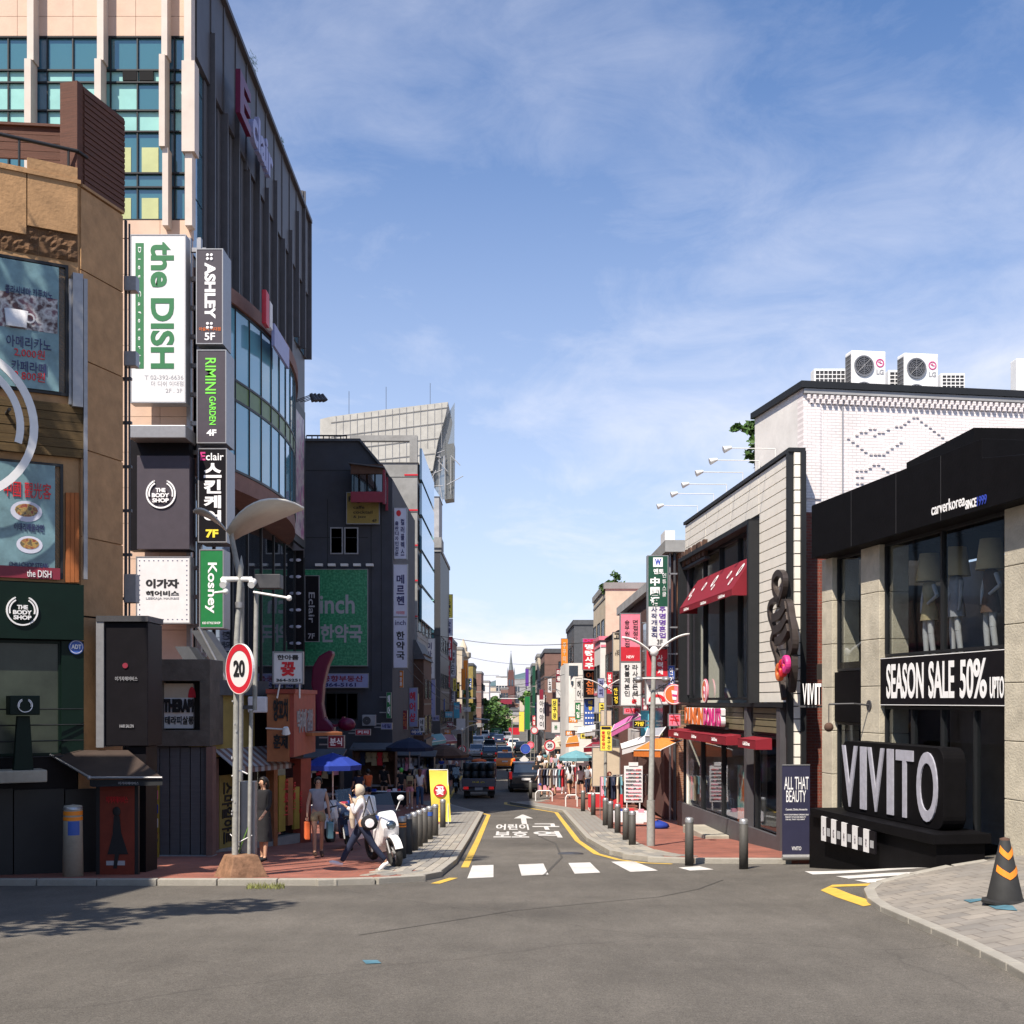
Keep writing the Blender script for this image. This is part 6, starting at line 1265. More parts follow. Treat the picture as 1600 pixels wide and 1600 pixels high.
# far hill of small houses, road end
hills = MB(); 
random.seed(31)
walls = ['plaster_white', 'plaster_cream', 'plaster_grey', 'plaster_pinkbrown', 'plaster_white', 'concrete_grey']
desc = ['white walled', 'cream walled', 'grey walled', 'brown walled', 'chalk white', 'bare concrete']
def house(k, px0, px1, py, d, label, pyb=None, wl=None):
    w_ = wl or walls[k % 6]; g = min(G(0, d), PZ(1120, d)); return block('house', label, PX(px0, d), PX(px1, d), d, d + 12, PZ(py, d), w_, {'s': (max(2, int((px1 - px0) / 4)), 3, 3, 3)}, zb=PZ(pyb or 1125, d), gw=1.6, gh=1.7, cat='house', para=.3)
house(0, 775, 797, 1058, 420, 'wide white hall left of the church', 1120); house(2, 800, 822, 1062, 430, 'grey hall right behind the church tower', 1120)
house(1, 750, 775, 1074, 330, 'cream house below the white hall', 1115); house(4, 752, 780, 1082, 300, 'low chalk white house in the middle distance', 1110); house(3, 782, 794, 1076, 310, 'small brown house in front of the church', 1112)
house(1, 788, 812, 1118, 262, 'plain cream gabled wall at the road bend', 1150, 'plaster_cream'); house(0, 740, 765, 1068, 360, 'white house with grey roof at left distance', 1115)
house(2, 812, 830, 1074, 330, 'grey house beside the green banner', 1115); house(4, 822, 840, 1066, 380, 'white house behind the right row end', 1115); house(1, 700, 742, 1060, 420, 'long cream block on the left skyline', 1115)
# dense pile of small roofs on the rise (too small to tell apart)
for k in range(18):
    d = random.uniform(265, 330); px = random.uniform(738, 826); py = random.uniform(1096, 1118); w_ = random.uniform(1.2, 2.6)
    x = PX(px, d); z = PZ(py, d); o = T('house', 'tiny %s house with %s roof on the far rise' % (desc[k % 6], ['slate grey', 'reddish', 'pale concrete'][k // 6]), 'house', x, d, z - 4, 0, 'tiny houses on the far rise')
    o.b('wall', M(walls[k % 6]), -w_, w_, 0, 4, 0, 4); o.p('roof', MB().prism([(-w_ - .2, 4), (w_ + .2, 4), (w_ * .5, 4.7), (-w_ * .5, 4.7)], -.2, 4.2), M(['slate', 'plaster_pinkbrown', 'concrete_grey'][2 if k // 6 == 2 else k // 6])); o.b('window', M('glass_far'), -w_ * .6, w_ * .6, -.03, 0, 1.8, 3)
# church
ch = T('church', 'red brick church tower with a tall slate spire', 'church', PX(798, 400), 400, PZ(1100, 400)); z = lambda py: PZ(py, 400) - ch.O[2]; p1 = 400 / 1900
mat('church_brick', (.12, .055, .05), .85, .15, .5); mat('spire_slate', (.13, .15, .16), .6, .15, .5)
ch.b('tower', M('church_brick'), -5.2 * p1, 6 * p1, 0, 10 * p1, -2, z(1056)); ch.b('lower_wall', M('church_brick'), -6.3 * p1, 7.6 * p1, .5, 14 * p1, -2, z(1072))
mb = MB()
for a in (-5.2, 5.2): 
    ch.p('pinnacle', MB().lathe([(.9 * p1, z(1060)), (.9 * p1, z(1050)), (.02, z(1043))], 6, (a * p1 + .4 * p1, .5 * p1, 0), smooth=False), M('spire_slate'))
ch.p('belfry', MB().prism([(-4.2 * p1, z(1056)), (5 * p1, z(1056)), (4.4 * p1, z(1047)), (-3.6 * p1, z(1047))], .1, 9 * p1), M('church_brick'))
ch.p('spire', MB().lathe([(4.2 * p1, z(1049)), (2.0 * p1, z(1035)), (.08, z(1020))], 8, (.4 * p1, 4.5 * p1, 0), smooth=False), M('spire_slate')); ch.p('cross', MB().box(.3 * p1, .6 * p1, 4.4 * p1, 4.7 * p1, z(1020), z(1016)).box(-.3 * p1, 1.2 * p1, 4.4 * p1, 4.7 * p1, z(1018.3), z(1017.7)), M('metal_dark'))
for a in (-2, 2.6): ch.p('window', MB().prism([(a * p1 - .3, z(1072)), (a * p1 + .3, z(1072)), (a * p1 + .3, z(1063)), (a * p1, z(1061)), (a * p1 - .3, z(1063))], -.05, 0), M('glass_far'))
mb = MB(); vs = []; xs_ = [-500 + 25 * i for i in range(41)]
for x in xs_: hgt = CZ + 6 + 14 * math.sin(x * .011 + 1) + 6 * math.sin(x * .035); vs += [(x, 950, -30), (x, 950 + 0, hgt * .8), (x, 1150, hgt + 6)]
mb.add(vs, [(i * 3 + j, i * 3 + 3 + j, i * 3 + 4 + j, i * 3 + 1 + j) for i in range(40) for j in (0, 1)]); mat('far_hill', (.07, .12, .13), .95, .3, .02); struct('hills', mb, M('far_hill'))
# footbridge / rail line across the street end
br = T('rail_bridge', 'dark red girder bridge crossing the far end of the street', 'bridge', PX(780, 270), 270, PZ(1098, 270)); L_ = lambda px: PX(px, 270) - br.O[0]
br.b('girder', M('board_maroon'), L_(755), L_(800), 0, 1, -.3, .75); br.b('beam', M('pale_metal'), L_(742), L_(822), -.1, .0, .9, 1.05)
for px in (744, 812): br.b('pier', M('plaster_cream'), L_(px), L_(px) + 1.0, .2, 1, -9, 1.2)
# ---------------------------------------------------------------- trees
def leafmesh(rx, rz, n, seed, size=.28):
    random.seed(seed); mb = MB(); cl = [(random.gauss(0, .45) * rx, random.gauss(0, .45) * rx, random.uniform(-.75, .8) * rz, random.uniform(.3, .55)) for _ in range(16)]
    for k in range(n):
        c = random.choice(cl); v = Vector((random.gauss(0, 1), random.gauss(0, 1), random.gauss(0, 1))).normalized() * c[3] * rx * random.uniform(.6, 1.05)
        p = Vector((c[0] + v.x, c[1] + v.y, c[2] + v.z * .8)); a = Vector((random.uniform(-1, 1), random.uniform(-1, 1), random.uniform(-.6, .6))).normalized(); b = a.cross(Vector((random.uniform(-1, 1), random.uniform(-1, 1), random.uniform(-1, 1)))).normalized(); s_ = size * random.uniform(.6, 1.4)
        mb.add([p - a * s_, p + b * s_ * .5, p + a * s_, p - b * s_ * .5], [(0, 1, 2, 3)])
    return mb, cl
def tree(name, label, x, y, zc, r, rz, n, seed, size, m='leaf', group=None):
    g = G(x, y); t = T(name, label, 'tree', x, y, g, 0, group); mb, cl = leafmesh(r, rz, n, seed, size); h = zc - g
    mb.xf(Matrix.Translation((0, 0, h))); t.p('crown', mb, M(m), fix=False); tr = MB().tube([(0, 0, -.2), (.1, .05, h * .5), (0, 0, h)], [r * .09, r * .06, r * .03], 8)
    for c in cl[:6]: tr.tube([(.05, .02, h * .55), (c[0] * .6, c[1] * .6, h + c[2] * .6)], [r * .035, r * .012], 5)
    t.p('trunk', tr, M('bark')); return t
tree('street_tree', 'bright green tree beside the left signs, farther down', PX(712, 150), 150, PZ(1088, 150), 1.9, 2.4, 900, 1, .3, 'leaf_light')
for k, (px, py, d, r, lb) in enumerate(((742, 1112, 215, 2.6, 'dark street tree left of the road, nearest of the far clump'), (756, 1120, 225, 3.4, 'broad dark tree over the far cars'), (770, 1124, 240, 3.6, 'tree in the middle of the far clump'), (782, 1128, 255, 2.6, 'small tree right of the far clump'), (762, 1108, 262, 3.0, 'tall tree behind the far clump'))): tree('street_tree', lb, PX(px, d), d, PZ(py, d), r, r, 1100, 5 + k, .42)
tree('street_tree', 'light green tree beside the green hanging banner', PX(829, 185), 185, PZ(1100, 185), 1.7, 2.6, 800, 12, .35, 'leaf_light')
tree('street_tree', 'dark rooftop tree behind the tiled cafe roof', 6.35, 31.2, PZ(690, 31.2), .42, .75, 520, 20, .11)
tree('street_tree', 'tree standing left of the crossing, beyond the frame', -9.6, 10.0, 8.2, 2.1, 1.7, 3000, 33, .14)
for k, (px, py, d) in enumerate(((960, 905, 69), (950, 918, 69))):
    t = T('rooftop_plant', ['taller leafy plant on the cream roof', 'shorter leafy plant at the cream roof corner'][k], 'plant', PX(px, d), d, PZ(922, d)); mb, cl = leafmesh(.45, .45, 260, 40 + k, .1); t.p('foliage', mb.xf(Matrix.Translation((0, 0, PZ(py, d) - PZ(922, d)))), M('leaf'), fix=False); t.p('stem', MB().tube([(0, 0, 0), (0, 0, PZ(py, d) - PZ(922, d))], .04), M('bark'))
tree('street_tree', 'unseen tall tree added at the left to shade the pavement', -9.6, 15.6, 15.2, 1.8, 1.6, 3000, 51, .16)  # added out of view so its crown shades the walkers on the left pavement
block('building', 'unseen shade-casting block added left of the crossing, beyond the frame', -30, -11.5, -12, 13.6, 13, 'plaster_grey', {'e': (6, 4, 3.2, 2.8)})  # unseen block, put in to shade the corner shop's lower front
# ================================================================ blade signs down both sides of the street
W_, K_, R_, N_, P_, G_n = M('ink_white'), M('ink_black'), M('ink_red'), M('ink_navy'), M('ink_purple'), M('ink_grey')
def bs_(label, x0, y0, x1, y1, d, bg, texts, side=-1, thk=.2, name='blade_sign', **k): return csign(name, label, x0, y0, x1, y1, d, M(bg), texts, thk=thk, side=side, **k)
def vstack(s, x0, x1, y0, y1, m, b=.03):
    n = len(s); h = (y1 - y0) / n; return [(c, (x0, y0 + h * i + h * .08, x1, y0 + h * (i + 1) - h * .08), m, 0, b) for i, c in enumerate(s) if c != ' ']
bs_('pale blade sign with two faint columns of Korean letters, top of pair', 614, 794, 635, 873, 61, 'board_pale', vstack('출판디자인전문', .15, .42, .25, .95, N_) + vstack('컬러플렉스', .58, .85, .2, .95, N_) + [('●', (.25, .04, .6, .16), R_)])
bs_('long pale lilac blade sign with three black Korean letters', 615, 882, 636, 963, 60.5, 'board_pale', vstack('메르헨', .22, .80, .18, .80, N_) + [('이대점', (.2, .9, .8, .96), R_)])
bs_('long pale blade sign with pharmacy name in black Korean letters', 615, 965, 636, 1043, 60.5, 'board_pale', vstack('한약국', .2, .82, .26, .86, K_) + [('inch', (.12, .05, .9, .15), N_), ], )
bs_('tall pale blue narrow sign with red letters high on the stack', 683, 875, 694, 945, 110, 'board_lilac', vstack('신촌노래방', .2, .8, .1, .95, R_))
bs_('yellow green blade sign with dark letters on the maroon front', 695, 929, 707, 965, 112, 'board_yellow', vstack('KOMAC', .25, .75, .08, .95, K_))
bs_('dark blue blade sign between pale ones', 683, 946, 694, 972, 109, 'board_navy', vstack('노래', .2, .8, .1, .9, W_)); bs_('pale blade sign with a single letter S', 682, 974, 694, 1026, 108, 'board_lilac', [('S', (.3, .62, .75, .86), N_)]); bs_('lilac blade sign with small dark marks', 695, 967, 707, 993, 111, 'board_pale', vstack('숯불', .2, .8, .1, .9, N_))
bs_('red blade sign with rounded end', 695, 995, 707, 1032, 111, 'board_red', vstack('갈비', .2, .8, .1, .9, W_)); bs_('long maroon vertical sign with pale blocks', 683, 1028, 695, 1110, 107, 'board_maroon', vstack('중국성요리', .2, .75, .06, .9, M('board_pink')))
bs_('white blade sign with thin dark letters low on the glass building', 664, 998, 679, 1060, 88, 'board_white', vstack('이사명의', .25, .7, .08, .9, N_)); bs_('blue grey blade sign with faint blue script', 666, 1062, 680, 1120, 86, 'board_lilac', [('Sale Hair', (.3, .1, .7, .9), M('ink_blue'), -90)])
bs_('pale blade sign with red and blue letters above the blue sign', 637, 1075, 652, 1135, 70, 'board_lilac', vstack('헤어샵', .2, .8, .08, .9, R_)); bs_('red round figured neon sign in the shade', 626, 1110, 636, 1140, 66, 'board_maroon', vstack('오리', .1, .9, .1, .9, M('ink_orange')))
bs_('white blade sign with Korean letters at the brown building', 703, 1016, 712, 1057, 125, 'board_white', vstack('대명스킨', .25, .8, .06, .94, K_)); bs_('small white sign with a dark figure', 704, 1076, 711, 1097, 126, 'board_white', vstack('정우', .3, .7, .1, .9, N_)); bs_('small bright red sign low on the left', 679, 1090, 685, 1114, 100, 'board_red', []); bs_('small blue sign low on the left', 686, 1092, 695, 1111, 103, 'board_blue', [('SK', (.2, .3, .8, .6), W_)])
bs_('light blue panel sign with white marks, farther left row', 709, 1097, 718, 1122, 128, 'cyan_panel', [('필링', (.15, .2, .85, .45), W_)]); bs_('pale blue panel sign below the red letters', 695, 1112, 707, 1121, 105, 'cyan_panel', [('미용실', (.1, .2, .9, .8), W_)])
bs_('orange vertical sign on the turret building', 721, 1045, 727, 1078, 140, 'board_orange', [], name='blade_sign')
# right side
s = bs_('large green and white academy sign with Chinese characters', 1013, 869, 1043, 1009, 41, 'board_white', vstack('사작개결직', .15, .46, .56, .92, N_, .02) + vstack('주명명혼업', .56, .9, .56, .92, P_, .02) + [('3F', (.45, .93, .75, .985), K_, 0, .02)], side=1, thk=.35)
w, h = (PX(1043, 41) - PX(1013, 41)) / 2, PZ(869, 41) - PZ(1009, 41)
s.b('green_field', M('board_darkgreen'), -w, w, -.008, -.001, h * .44, h); s.b('logo_panel', M('ink_white'), -w * .5, w * .5, -.014, -.009, h * .88, h * .985); s.text('W', M('ink_blue'), -w * .32, h * .9, w * .32, h * .97, -.015, .003, bold=.05)
for c, a in zip('中国语', (.76, .65, .54)): s.text(c, M('ink_white'), -w * .8, h * (a - .09), w * .18, h * a + h * .005, -.010, .004, bold=.04)
s.text('멘토', M('ink_white'), -w * .45, h * .8, w * .6, h * .86, -.010, .004, bold=.03); 
for i, c in enumerate('인튜스쿨'): s.text(c, M('ink_white'), w * .45, h * (.76 - i * .07), w * .85, h * (.81 - i * .07), -.010, .004)
s = bs_('red sign with white Korean letters below the green academy sign', 1010, 1014, 1043, 1057, 41.5, 'board_red', vstack('사력세', .52, .78, .2, .95, W_, .02), side=1, thk=.3)
bs_('white sign with red swoosh below the red sign', 1010, 1062, 1043, 1100, 41.8, 'board_white', [('커트  만원', (.1, .2, .9, .45), K_, 0, .01), ('⌒', (.1, .6, .9, .9), R_, 0, .06)], side=1, thk=.3)
s = bs_('pink shaded sign with two columns of Korean letters', 970, 959, 1000, 1033, 46, 'board_pink', vstack('승무원면접', .2, .45, .12, .72, K_, .01) + vstack('면접정장', .62, .88, .12, .6, K_, .01) + [('NEW', (.3, .88, .7, .94), W_)], side=1, thk=.3)
w, h = (PX(1000, 46) - PX(970, 46)) / 2, PZ(959, 46) - PZ(1033, 46); s.b('red_field', M('board_red'), -w, w, -.006, -.0025, 0, h * .3)
bs_('white sign with two columns of large black Korean letters', 970, 1035, 1001, 1102, 46, 'board_white', vstack('칼볼제본인', .18, .45, .04, .8, K_, .02) + vstack('라사돈든쇄', .58, .86, .04, .8, K_, .02) + [('즌', (.55, .86, .8, .96), R_, 0, .05)], side=1, thk=.3)
bs_('yellow sign with dark top letter beside the pink one', 958, 988, 970, 1048, 52, 'plaster_cream', [('고', (.1, .02, .95, .18), K_, 0, .05), ('e 뷰티', (.25, .45, .8, .62), K_)], side=1, thk=.3)
bs_('magenta sign with bold white Korean letters', 911, 998, 930, 1046, 68, 'board_red', vstack('명랑사주', .15, .85, .16, .98, W_, .05) + [('DO', (.0, .0, 1, .12), M('ink_pink'), 0, .05)], side=1, thk=.3)
bs_('black sign with orange letters under the magenta one', 912, 1048, 930, 1090, 68.3, 'board_black', vstack('여신점', .2, .85, .03, .9, M('ink_orange'), .03), side=1, thk=.3)
s = bs_('blue sign with rows of white dots and yellow letters', 913, 1092, 931, 1133, 68.6, 'board_blue', vstack('태왕', .35, .7, .04, .45, M('ink_yellow'), .03) + [('▪▪▪▪\n▪▪▪▪\n▪▪▪▪', (.08, .5, .92, .95), W_)], side=1, thk=.3)
bs_('orange vertical sign high on the brown brick building', 877, 998, 887, 1048, 94, 'board_orange', vstack('주꾸미집', .25, .75, .1, .95, M('plaster_cream')), side=1); bs_('dark vertical sign beside the orange one', 869, 1045, 877, 1066, 96, 'board_maroon', vstack('미용', .15, .85, .05, .95, W_), side=1); bs_('white vertical board under the dark sign', 869, 1066, 877, 1090, 97, 'board_white', [], side=1)
bs_('yellow bent arrow sign with Korean letters', 862, 1092, 871, 1125, 99, 'board_yellow', vstack('당구장', .2, .8, .05, .95, K_), side=1); bs_('white sign with black Korean letters farther right row', 839, 1086, 853, 1140, 118, 'board_white', vstack('아이야이', .3, .75, .15, .95, K_, .02), side=1); bs_('round topped white sign below the yellow arrow', 862, 1128, 875, 1145, 98, 'board_white', [('봄', (.3, .3, .7, .7), M('ink_green'))], side=1)
bs_('small purple vertical sign on the brick front', 843, 1077, 849, 1093, 117, 'board_maroon', [], side=1); bs_('tall purple striped sign far right row', 821, 1045, 826, 1072, 175, 'ink_purple', [], side=1)
bs_('tall green hanging banner at the street end', 820, 1088, 828, 1140, 150, 'board_green', [], side=1, thk=.1, name='banner'); bs_('bright yellow hanging banner at the street end', 811, 1112, 819, 1143, 152, 'board_yellow', [], side=1, thk=.1, name='banner'); bs_('red and white banner board over the far road', 795, 1137, 812, 1148, 215, 'board_red', [], thk=.1, name='banner'); bs_('green road direction sign over the far road', 768, 1138, 784, 1146, 210, 'board_green', [('서대문', (.2, .3, .8, .7), W_)], name='road_sign')
bs_('plain yellow panel fixed on the lamp post', 939, 1110, 955, 1134, 52, 'plaster_cream', [], thk=.08, name='panel_sign')
s = bs_('yellow bus lane notice with red and black Korean letters', 938, 1134, 956, 1173, 51, 'board_yellow', vstack('불법주정차', .12, .4, .2, .95, R_, .02) + vstack('단속구간', .6, .88, .2, .95, K_, .02) + [('▬▬', (.1, .04, .9, .14), K_, 0, .03)], thk=.06, name='notice_sign')
bs_('large plain ochre board standing among the stalls', 926, 1168, 968, 1228, 54, 'plaster_cream', [], thk=.1, name='board')
bs_('cyan panel beside the pink awning', 1001, 1110, 1014, 1152, 46.5, 'cyan_panel', [], thk=.3, name='panel')

# more signs, too small to read but each a sign of its own
random.seed(99)
more = []
cols_ = [('board_white', 'white', 'ink_black'), ('board_red', 'red', 'ink_white'), ('board_yellow', 'yellow', 'ink_black'), ('board_blue', 'blue', 'ink_white'), ('board_lilac', 'lilac', 'ink_navy'), ('board_orange', 'orange', 'ink_white'), ('board_pink', 'pink', 'ink_red'), ('board_green', 'green', 'ink_white'), ('board_maroon', 'maroon', 'ink_white'), ('board_black', 'black', 'ink_yellow')]
words = ['헤어', '네일', '커피', '분식', '화장품', '가방', '구두', '안경', '미용', '약국', '노래', '치킨']
def more_sign(side, k, px, py, w, h, d, where):
    bg, cn, ink = cols_[(k * 7 + (3 if side < 0 else 0)) % 10]; vert = h > w
    tx = vstack(words[k % 12], .2, .8, .06, .94, M(ink), .03) if vert else [(words[k % 12], (.1, .15, .9, .85), M(ink), 0, .03)]
    bs_('%s %s sign reading %s, %s' % (cn, 'upright' if vert else 'wide', words[k % 12], where), px, py, px + w, py + h, d, bg, tx, side=side, thk=.15)
RS = [(900, 1060, 9, 34, 76, 'left of the magenta sign'), (899, 1098, 8, 26, 75, 'below the first one beside the magenta sign'), (934, 1060, 10, 30, 62, 'right of the black and orange sign'), (948, 1050, 9, 34, 57, 'left of the big pink sign'), (1003, 1090, 10, 20, 44, 'under the big white lettered sign'), (889, 1120, 13, 9, 77, 'across the rounded white corner'), (936, 1098, 9, 30, 58, 'beside the blue dotted sign'), (957, 1072, 10, 30, 51, 'between lamp post and large white sign'), (975, 1106, 26, 9, 47.5, 'as a fascia above the white awning'), (878, 1094, 6, 24, 99, 'right of the yellow arrow'), (856, 1060, 6, 22, 117, 'high on the brown brick front'), (848, 1100, 5, 20, 119, 'at the edge of the brown brick front'), (836, 1098, 4, 20, 139, 'on the narrow cream building'), (832, 1118, 5, 16, 150, 'below the narrow cream building'), (868, 1148, 12, 7, 96, 'over the far stalls at the left end'), (884, 1142, 14, 7, 77.5, 'over the stalls by the white corner'), (907, 1146, 18, 8, 66.5, 'over the stall with the blue green parasol'), (990, 1126, 18, 10, 45, 'right of the white stall awning'), (1045, 1116, 18, 18, 41, 'low on the brown brick wall by the cafe'), (1044, 1040, 10, 32, 41.5, 'on the brown brick wall by the cafe'), (840, 1062, 5, 14, 137, 'near the top of the narrow cream building'), (826, 1128, 4, 12, 165, 'far at the green glazed building')]
for k, q in enumerate(RS): more_sign(1, k, *q)
LS = [(641, 1140, 18, 8, 71, 'over the booth under the dark roof'), (655, 1122, 8, 22, 69, 'beside the lilac hair sign'), (668, 1124, 6, 22, 85, 'low below the blue script sign'), (676, 1118, 10, 8, 88, 'under the pale lettered board'), (697, 1040, 6, 34, 111, 'under the rounded red sign'), (698, 1128, 10, 8, 106, 'low beside the maroon strip'), (690, 1140, 14, 7, 104, 'over the dark stalls at the kerb'), (708, 1060, 5, 20, 125, 'left of the small figure sign'), (714, 1066, 4, 26, 143, 'on the buff building'), (716, 1100, 5, 14, 143.5, 'low on the buff building'), (733, 1060, 3.5, 18, 163, 'on the olive building'), (703, 1122, 5, 14, 127, 'under the light blue panel'), (604, 1082, 7, 40, 59.5, 'at the foot of the grey building'), (596, 1130, 16, 9, 58, 'over the brown booth'), (556, 1140, 22, 8, 56, 'behind the blue parasol'), (513, 1150, 24, 18, 45, 'hung under the orange canopy slab'), (622, 1048, 8, 26, 64, 'under the long pharmacy sign'), (648, 1084, 6, 24, 71.5, 'right of the lilac hair sign')]
for k, q in enumerate(LS): more_sign(-1, k, *q)
# ================================================================ bollards
proto = T('bollard', 'x', 'bollard', 0, 0, 0)
proto.p('post', MB().lathe([(.0, -.1), (.09, -.1), (.085, .80), (.0, .80)], 16), M('bollard_grey'))
proto.p('cap', MB().lathe([(.089, .74), (.09, .805), (.07, .835), (.0, .845)], 16), M('steel_light'))
def bollard(px, py, label, grp, h=1.0, extra=None, d=None):
    x, y = gp(px, py, KH) if d is None else (PX(px, d), d); o = copy_tree(proto.o); o.location = (x, y, G(x, y) + KH); o['label'] = label; o['group'] = grp; o.scale = (1, 1, h)
    if extra:
        for nm, z0, z1, m in extra: link(nm, MB().lathe([(.092, z0), (.092, z1)], 16).mesh(nm, M(m)), o)
    return o
gl, gr_ = 'steel bollards along the left kerb', 'steel bollards along the right kerb'
bands = [('orange_band', .68, .71, 'board_orange'), ('orange_band', .63, .66, 'board_orange')]
Lb = [(628, 1352, 'bollard with two orange bands, nearest of the left row', bands), (638, 1346, 'second bollard from the banded one, left row', None), (647, 1340, 'third bollard from the banded one, left row', None), (655, 1333, 'fourth bollard from the banded one, left row', None), (663, 1325, 'fifth bollard from the banded one, left row', None), (671, 1318, 'bollard with a small blue sticker, left row', [('blue_sticker', .6, .7, 'board_blue')]), (680, 1311, 'darker bollard next to last of the left row', None), (692, 1285, 'last short bollard by the yellow banner', None)]
ds = [25.2, 26.4, 27.6, 28.9, 30.3, 31.8, 33.4, 37.5]
for (px, py, lb, ex), d in zip(Lb, ds): bollard(px, py, lb, gl, 1.05, ex, d=d)
for px, py, h, lb in ((1162, 1350, 1.05, 'lone bollard nearest the corner, in front of the cafe'), (1077, 1345, 1.05, 'bollard between the lamp post and the corner one'), (988, 1321, 1.0, 'first bollard left of the lamp post'), (978, 1313, 1.0, 'second bollard left of the lamp post'), (965, 1302, 1.0, 'third bollard left of the lamp post'), (954, 1295, 1.0, 'fourth bollard left of the lamp post'), (946, 1290, 1.05, 'fifth bollard left of the lamp post'), (927, 1274, 1.0, 'bollard beside the grey hoop rail'), (911, 1268, 1.0, 'bollard nearest the white hoop rail'), (829, 1245, 1.0, 'brown bollard just behind the dark car')): bollard(px, py, lb, gr_, h)
for ch in list(proto.o.children): bpy.data.objects.remove(ch)
bpy.data.objects.remove(proto.o)
x, y = gp(113, 1386, 0); y += .5; t = T('column_bollard', 'thick concrete bollard with orange bands and blue sticker', 'bollard', PX(114, 21.0), 21.0, G(-7.5, 21) + KH)
t.p('column', MB().lathe([(0, -.1), (.175, -.1), (.155, 1.18), (.15, 1.22), (.0, 1.24)], 24), M('concrete')); t.p('orange_band', MB().lathe([(.162, 1.06), (.16, 1.13)], 24), M('board_orange')); t.p('orange_band', MB().lathe([(.163, .97), (.162, 1.03)], 24), M('board_orange')); t.p('cap', MB().lathe([(.162, 1.16), (.155, 1.2), (.0, 1.245)], 24), M('steel_light'))
t.p('blue_sticker', MB().prism([(.165 * math.sin(R(a)), -.165 * math.cos(R(a))) for a in range(-10, 61, 10)] + [(.16 * math.sin(R(a)), -.16 * math.cos(R(a))) for a in range(60, -11, -10)], .72, .96, 'z'), M('board_blue'))

# ================================================================ speed sign on its two posts, rusty base, grey box
sx, sy = PX(372, 20.9), 20.9; sg_ = G(sx, sy) + KH
bs2 = T('post_base', 'square rusty tapered concrete base holding the sign posts', 'base', sx + .05, sy, sg_)
mb = MB(); a, b, h = .36, .22, .38; mb.add([(-a, -a, -.02), (a, -a, -.02), (a, a, -.02), (-a, a, -.02), (-b, -b, h), (b, -b, h), (b, b, h), (-b, b, h)], [(0, 1, 5, 4), (1, 2, 6, 5), (2, 3, 7, 6), (3, 0, 4, 7), (4, 5, 6, 7)]); bs2.p('block', mb, M('rusty_concrete'), bev=.02); bs2.o.rotation_euler = (0, 0, R(35))
po = T('sign_post', 'scuffed grey steel post carrying lamps, cameras and speed sign', 'post', PX(370, 20.9), 20.9, sg_)
po.p('post', MB().tube([(-.03, 0, .3), (.0, 0, PZ(1000, 20.9) - sg_), (.07, 0, PZ(885, 20.9) - sg_)], [.055, .05, .045], 12).tube([(.07, 0, PZ(885, 20.9) - sg_), (.08, 0, PZ(868, 20.9) - sg_)], [.045, .005], 12), M('pole_grey'))
po.p('clamp', MB().lathe([(.075, 0), (.075, .1)], 12, (.045, 0, PZ(950, 20.9) - sg_)), M('metal_grey')); 
mb = MB(); random.seed(4)
for k in range(14): z = random.uniform(.6, 3.6); a = random.uniform(-2.6, -.5); mb.box(-.03 + .058 * math.cos(a) - .008, -.03 + .058 * math.cos(a) + .012, -.06, -.045, z, z + random.uniform(.02, .05))
po.p('sticker_scraps', mb, M('plaster_grey'))
u = lambda px: PX(px, 20.9) - po.O[0]; zz = lambda py: PZ(py, 20.9) - sg_
po.p('crossbar', MB().cyl((u(347), 0, zz(905)), (u(394), 0, zz(905)), .045, n=8), M('pale_metal'))
for px in (348, 392): po.p('camera', MB().tube([(u(px), 0, zz(905)), (u(px) + .03, -.05, zz(912))], .05).cyl((u(px) + .03, -.12, zz(915)), (u(px) + .03, .08, zz(908)), .06, n=10), M('pale_metal'))
for a, b, y1_, y2_ in ((338, 357, 927, 926), (398, 455, 926, 936)): po.p('thin_lamp', MB().tube([(u(a), -.1, zz(y1_)), (u(b), -.2, zz(y2_))], .022, 6).ell((u(b), -.2, zz(y2_)), .05, .05, .05, 8, 6), M('pale_metal'))
po.b('speaker_box', M('metal_dark'), u(396), u(436), .1, .4, zz(918), zz(896), bev=.01)
p2 = T('sign_post', 'thinner pale post standing right of the scuffed one', 'post', PX(398, 21.0), 21.0, sg_)
p2.p('post', MB().tube([(-.1, 0, .1), (-.06, 0, PZ(1110, 21) - sg_)], .035, 8).tube([(-.0, 0, PZ(1110, 21) - sg_), (.03, 0, PZ(925, 21) - sg_)], .04, 8), M('pole_grey')); p2.p('bracket', MB().box(-.2, .02, -.03, .03, PZ(1108, 21) - sg_, PZ(1102, 21) - sg_), M('metal_dark'))
bx = T('utility_box', 'tall narrow grey steel cabinet tied to the posts with string', 'cabinet', PX(387, 21.1), 21.1, sg_)
bx.b('cabinet', M('metal_grey'), -.12, .13, -.02, .18, .35, PZ(1221, 21.1) - sg_, bev=.012); bx.b('side_rail', M('pole_grey'), -.16, -.125, -.04, .02, .35, PZ(1221, 21.1) - sg_); bx.b('latch', M('pale_metal'), .03, .045, -.03, -.015, 1.4, 1.46)
bx.p('string', MB().tube([(-.28, -.1, .72), (-.13, -.16, .58), (.1, -.1, .7)], .008, 5), M('ink_white')); bx.p('green_stalk', MB().tube([(-.13, -.14, .4), (.02, -.12, .8), (.08, -.12, .95)], [.015, .01, .004], 5), M('leaf_light')); bx.p('string', MB().tube([(-.25, -.1, 1.72), (-.1, -.14, 1.82), (.02, -.1, 1.76)], .014, 5), M('ink_white'))
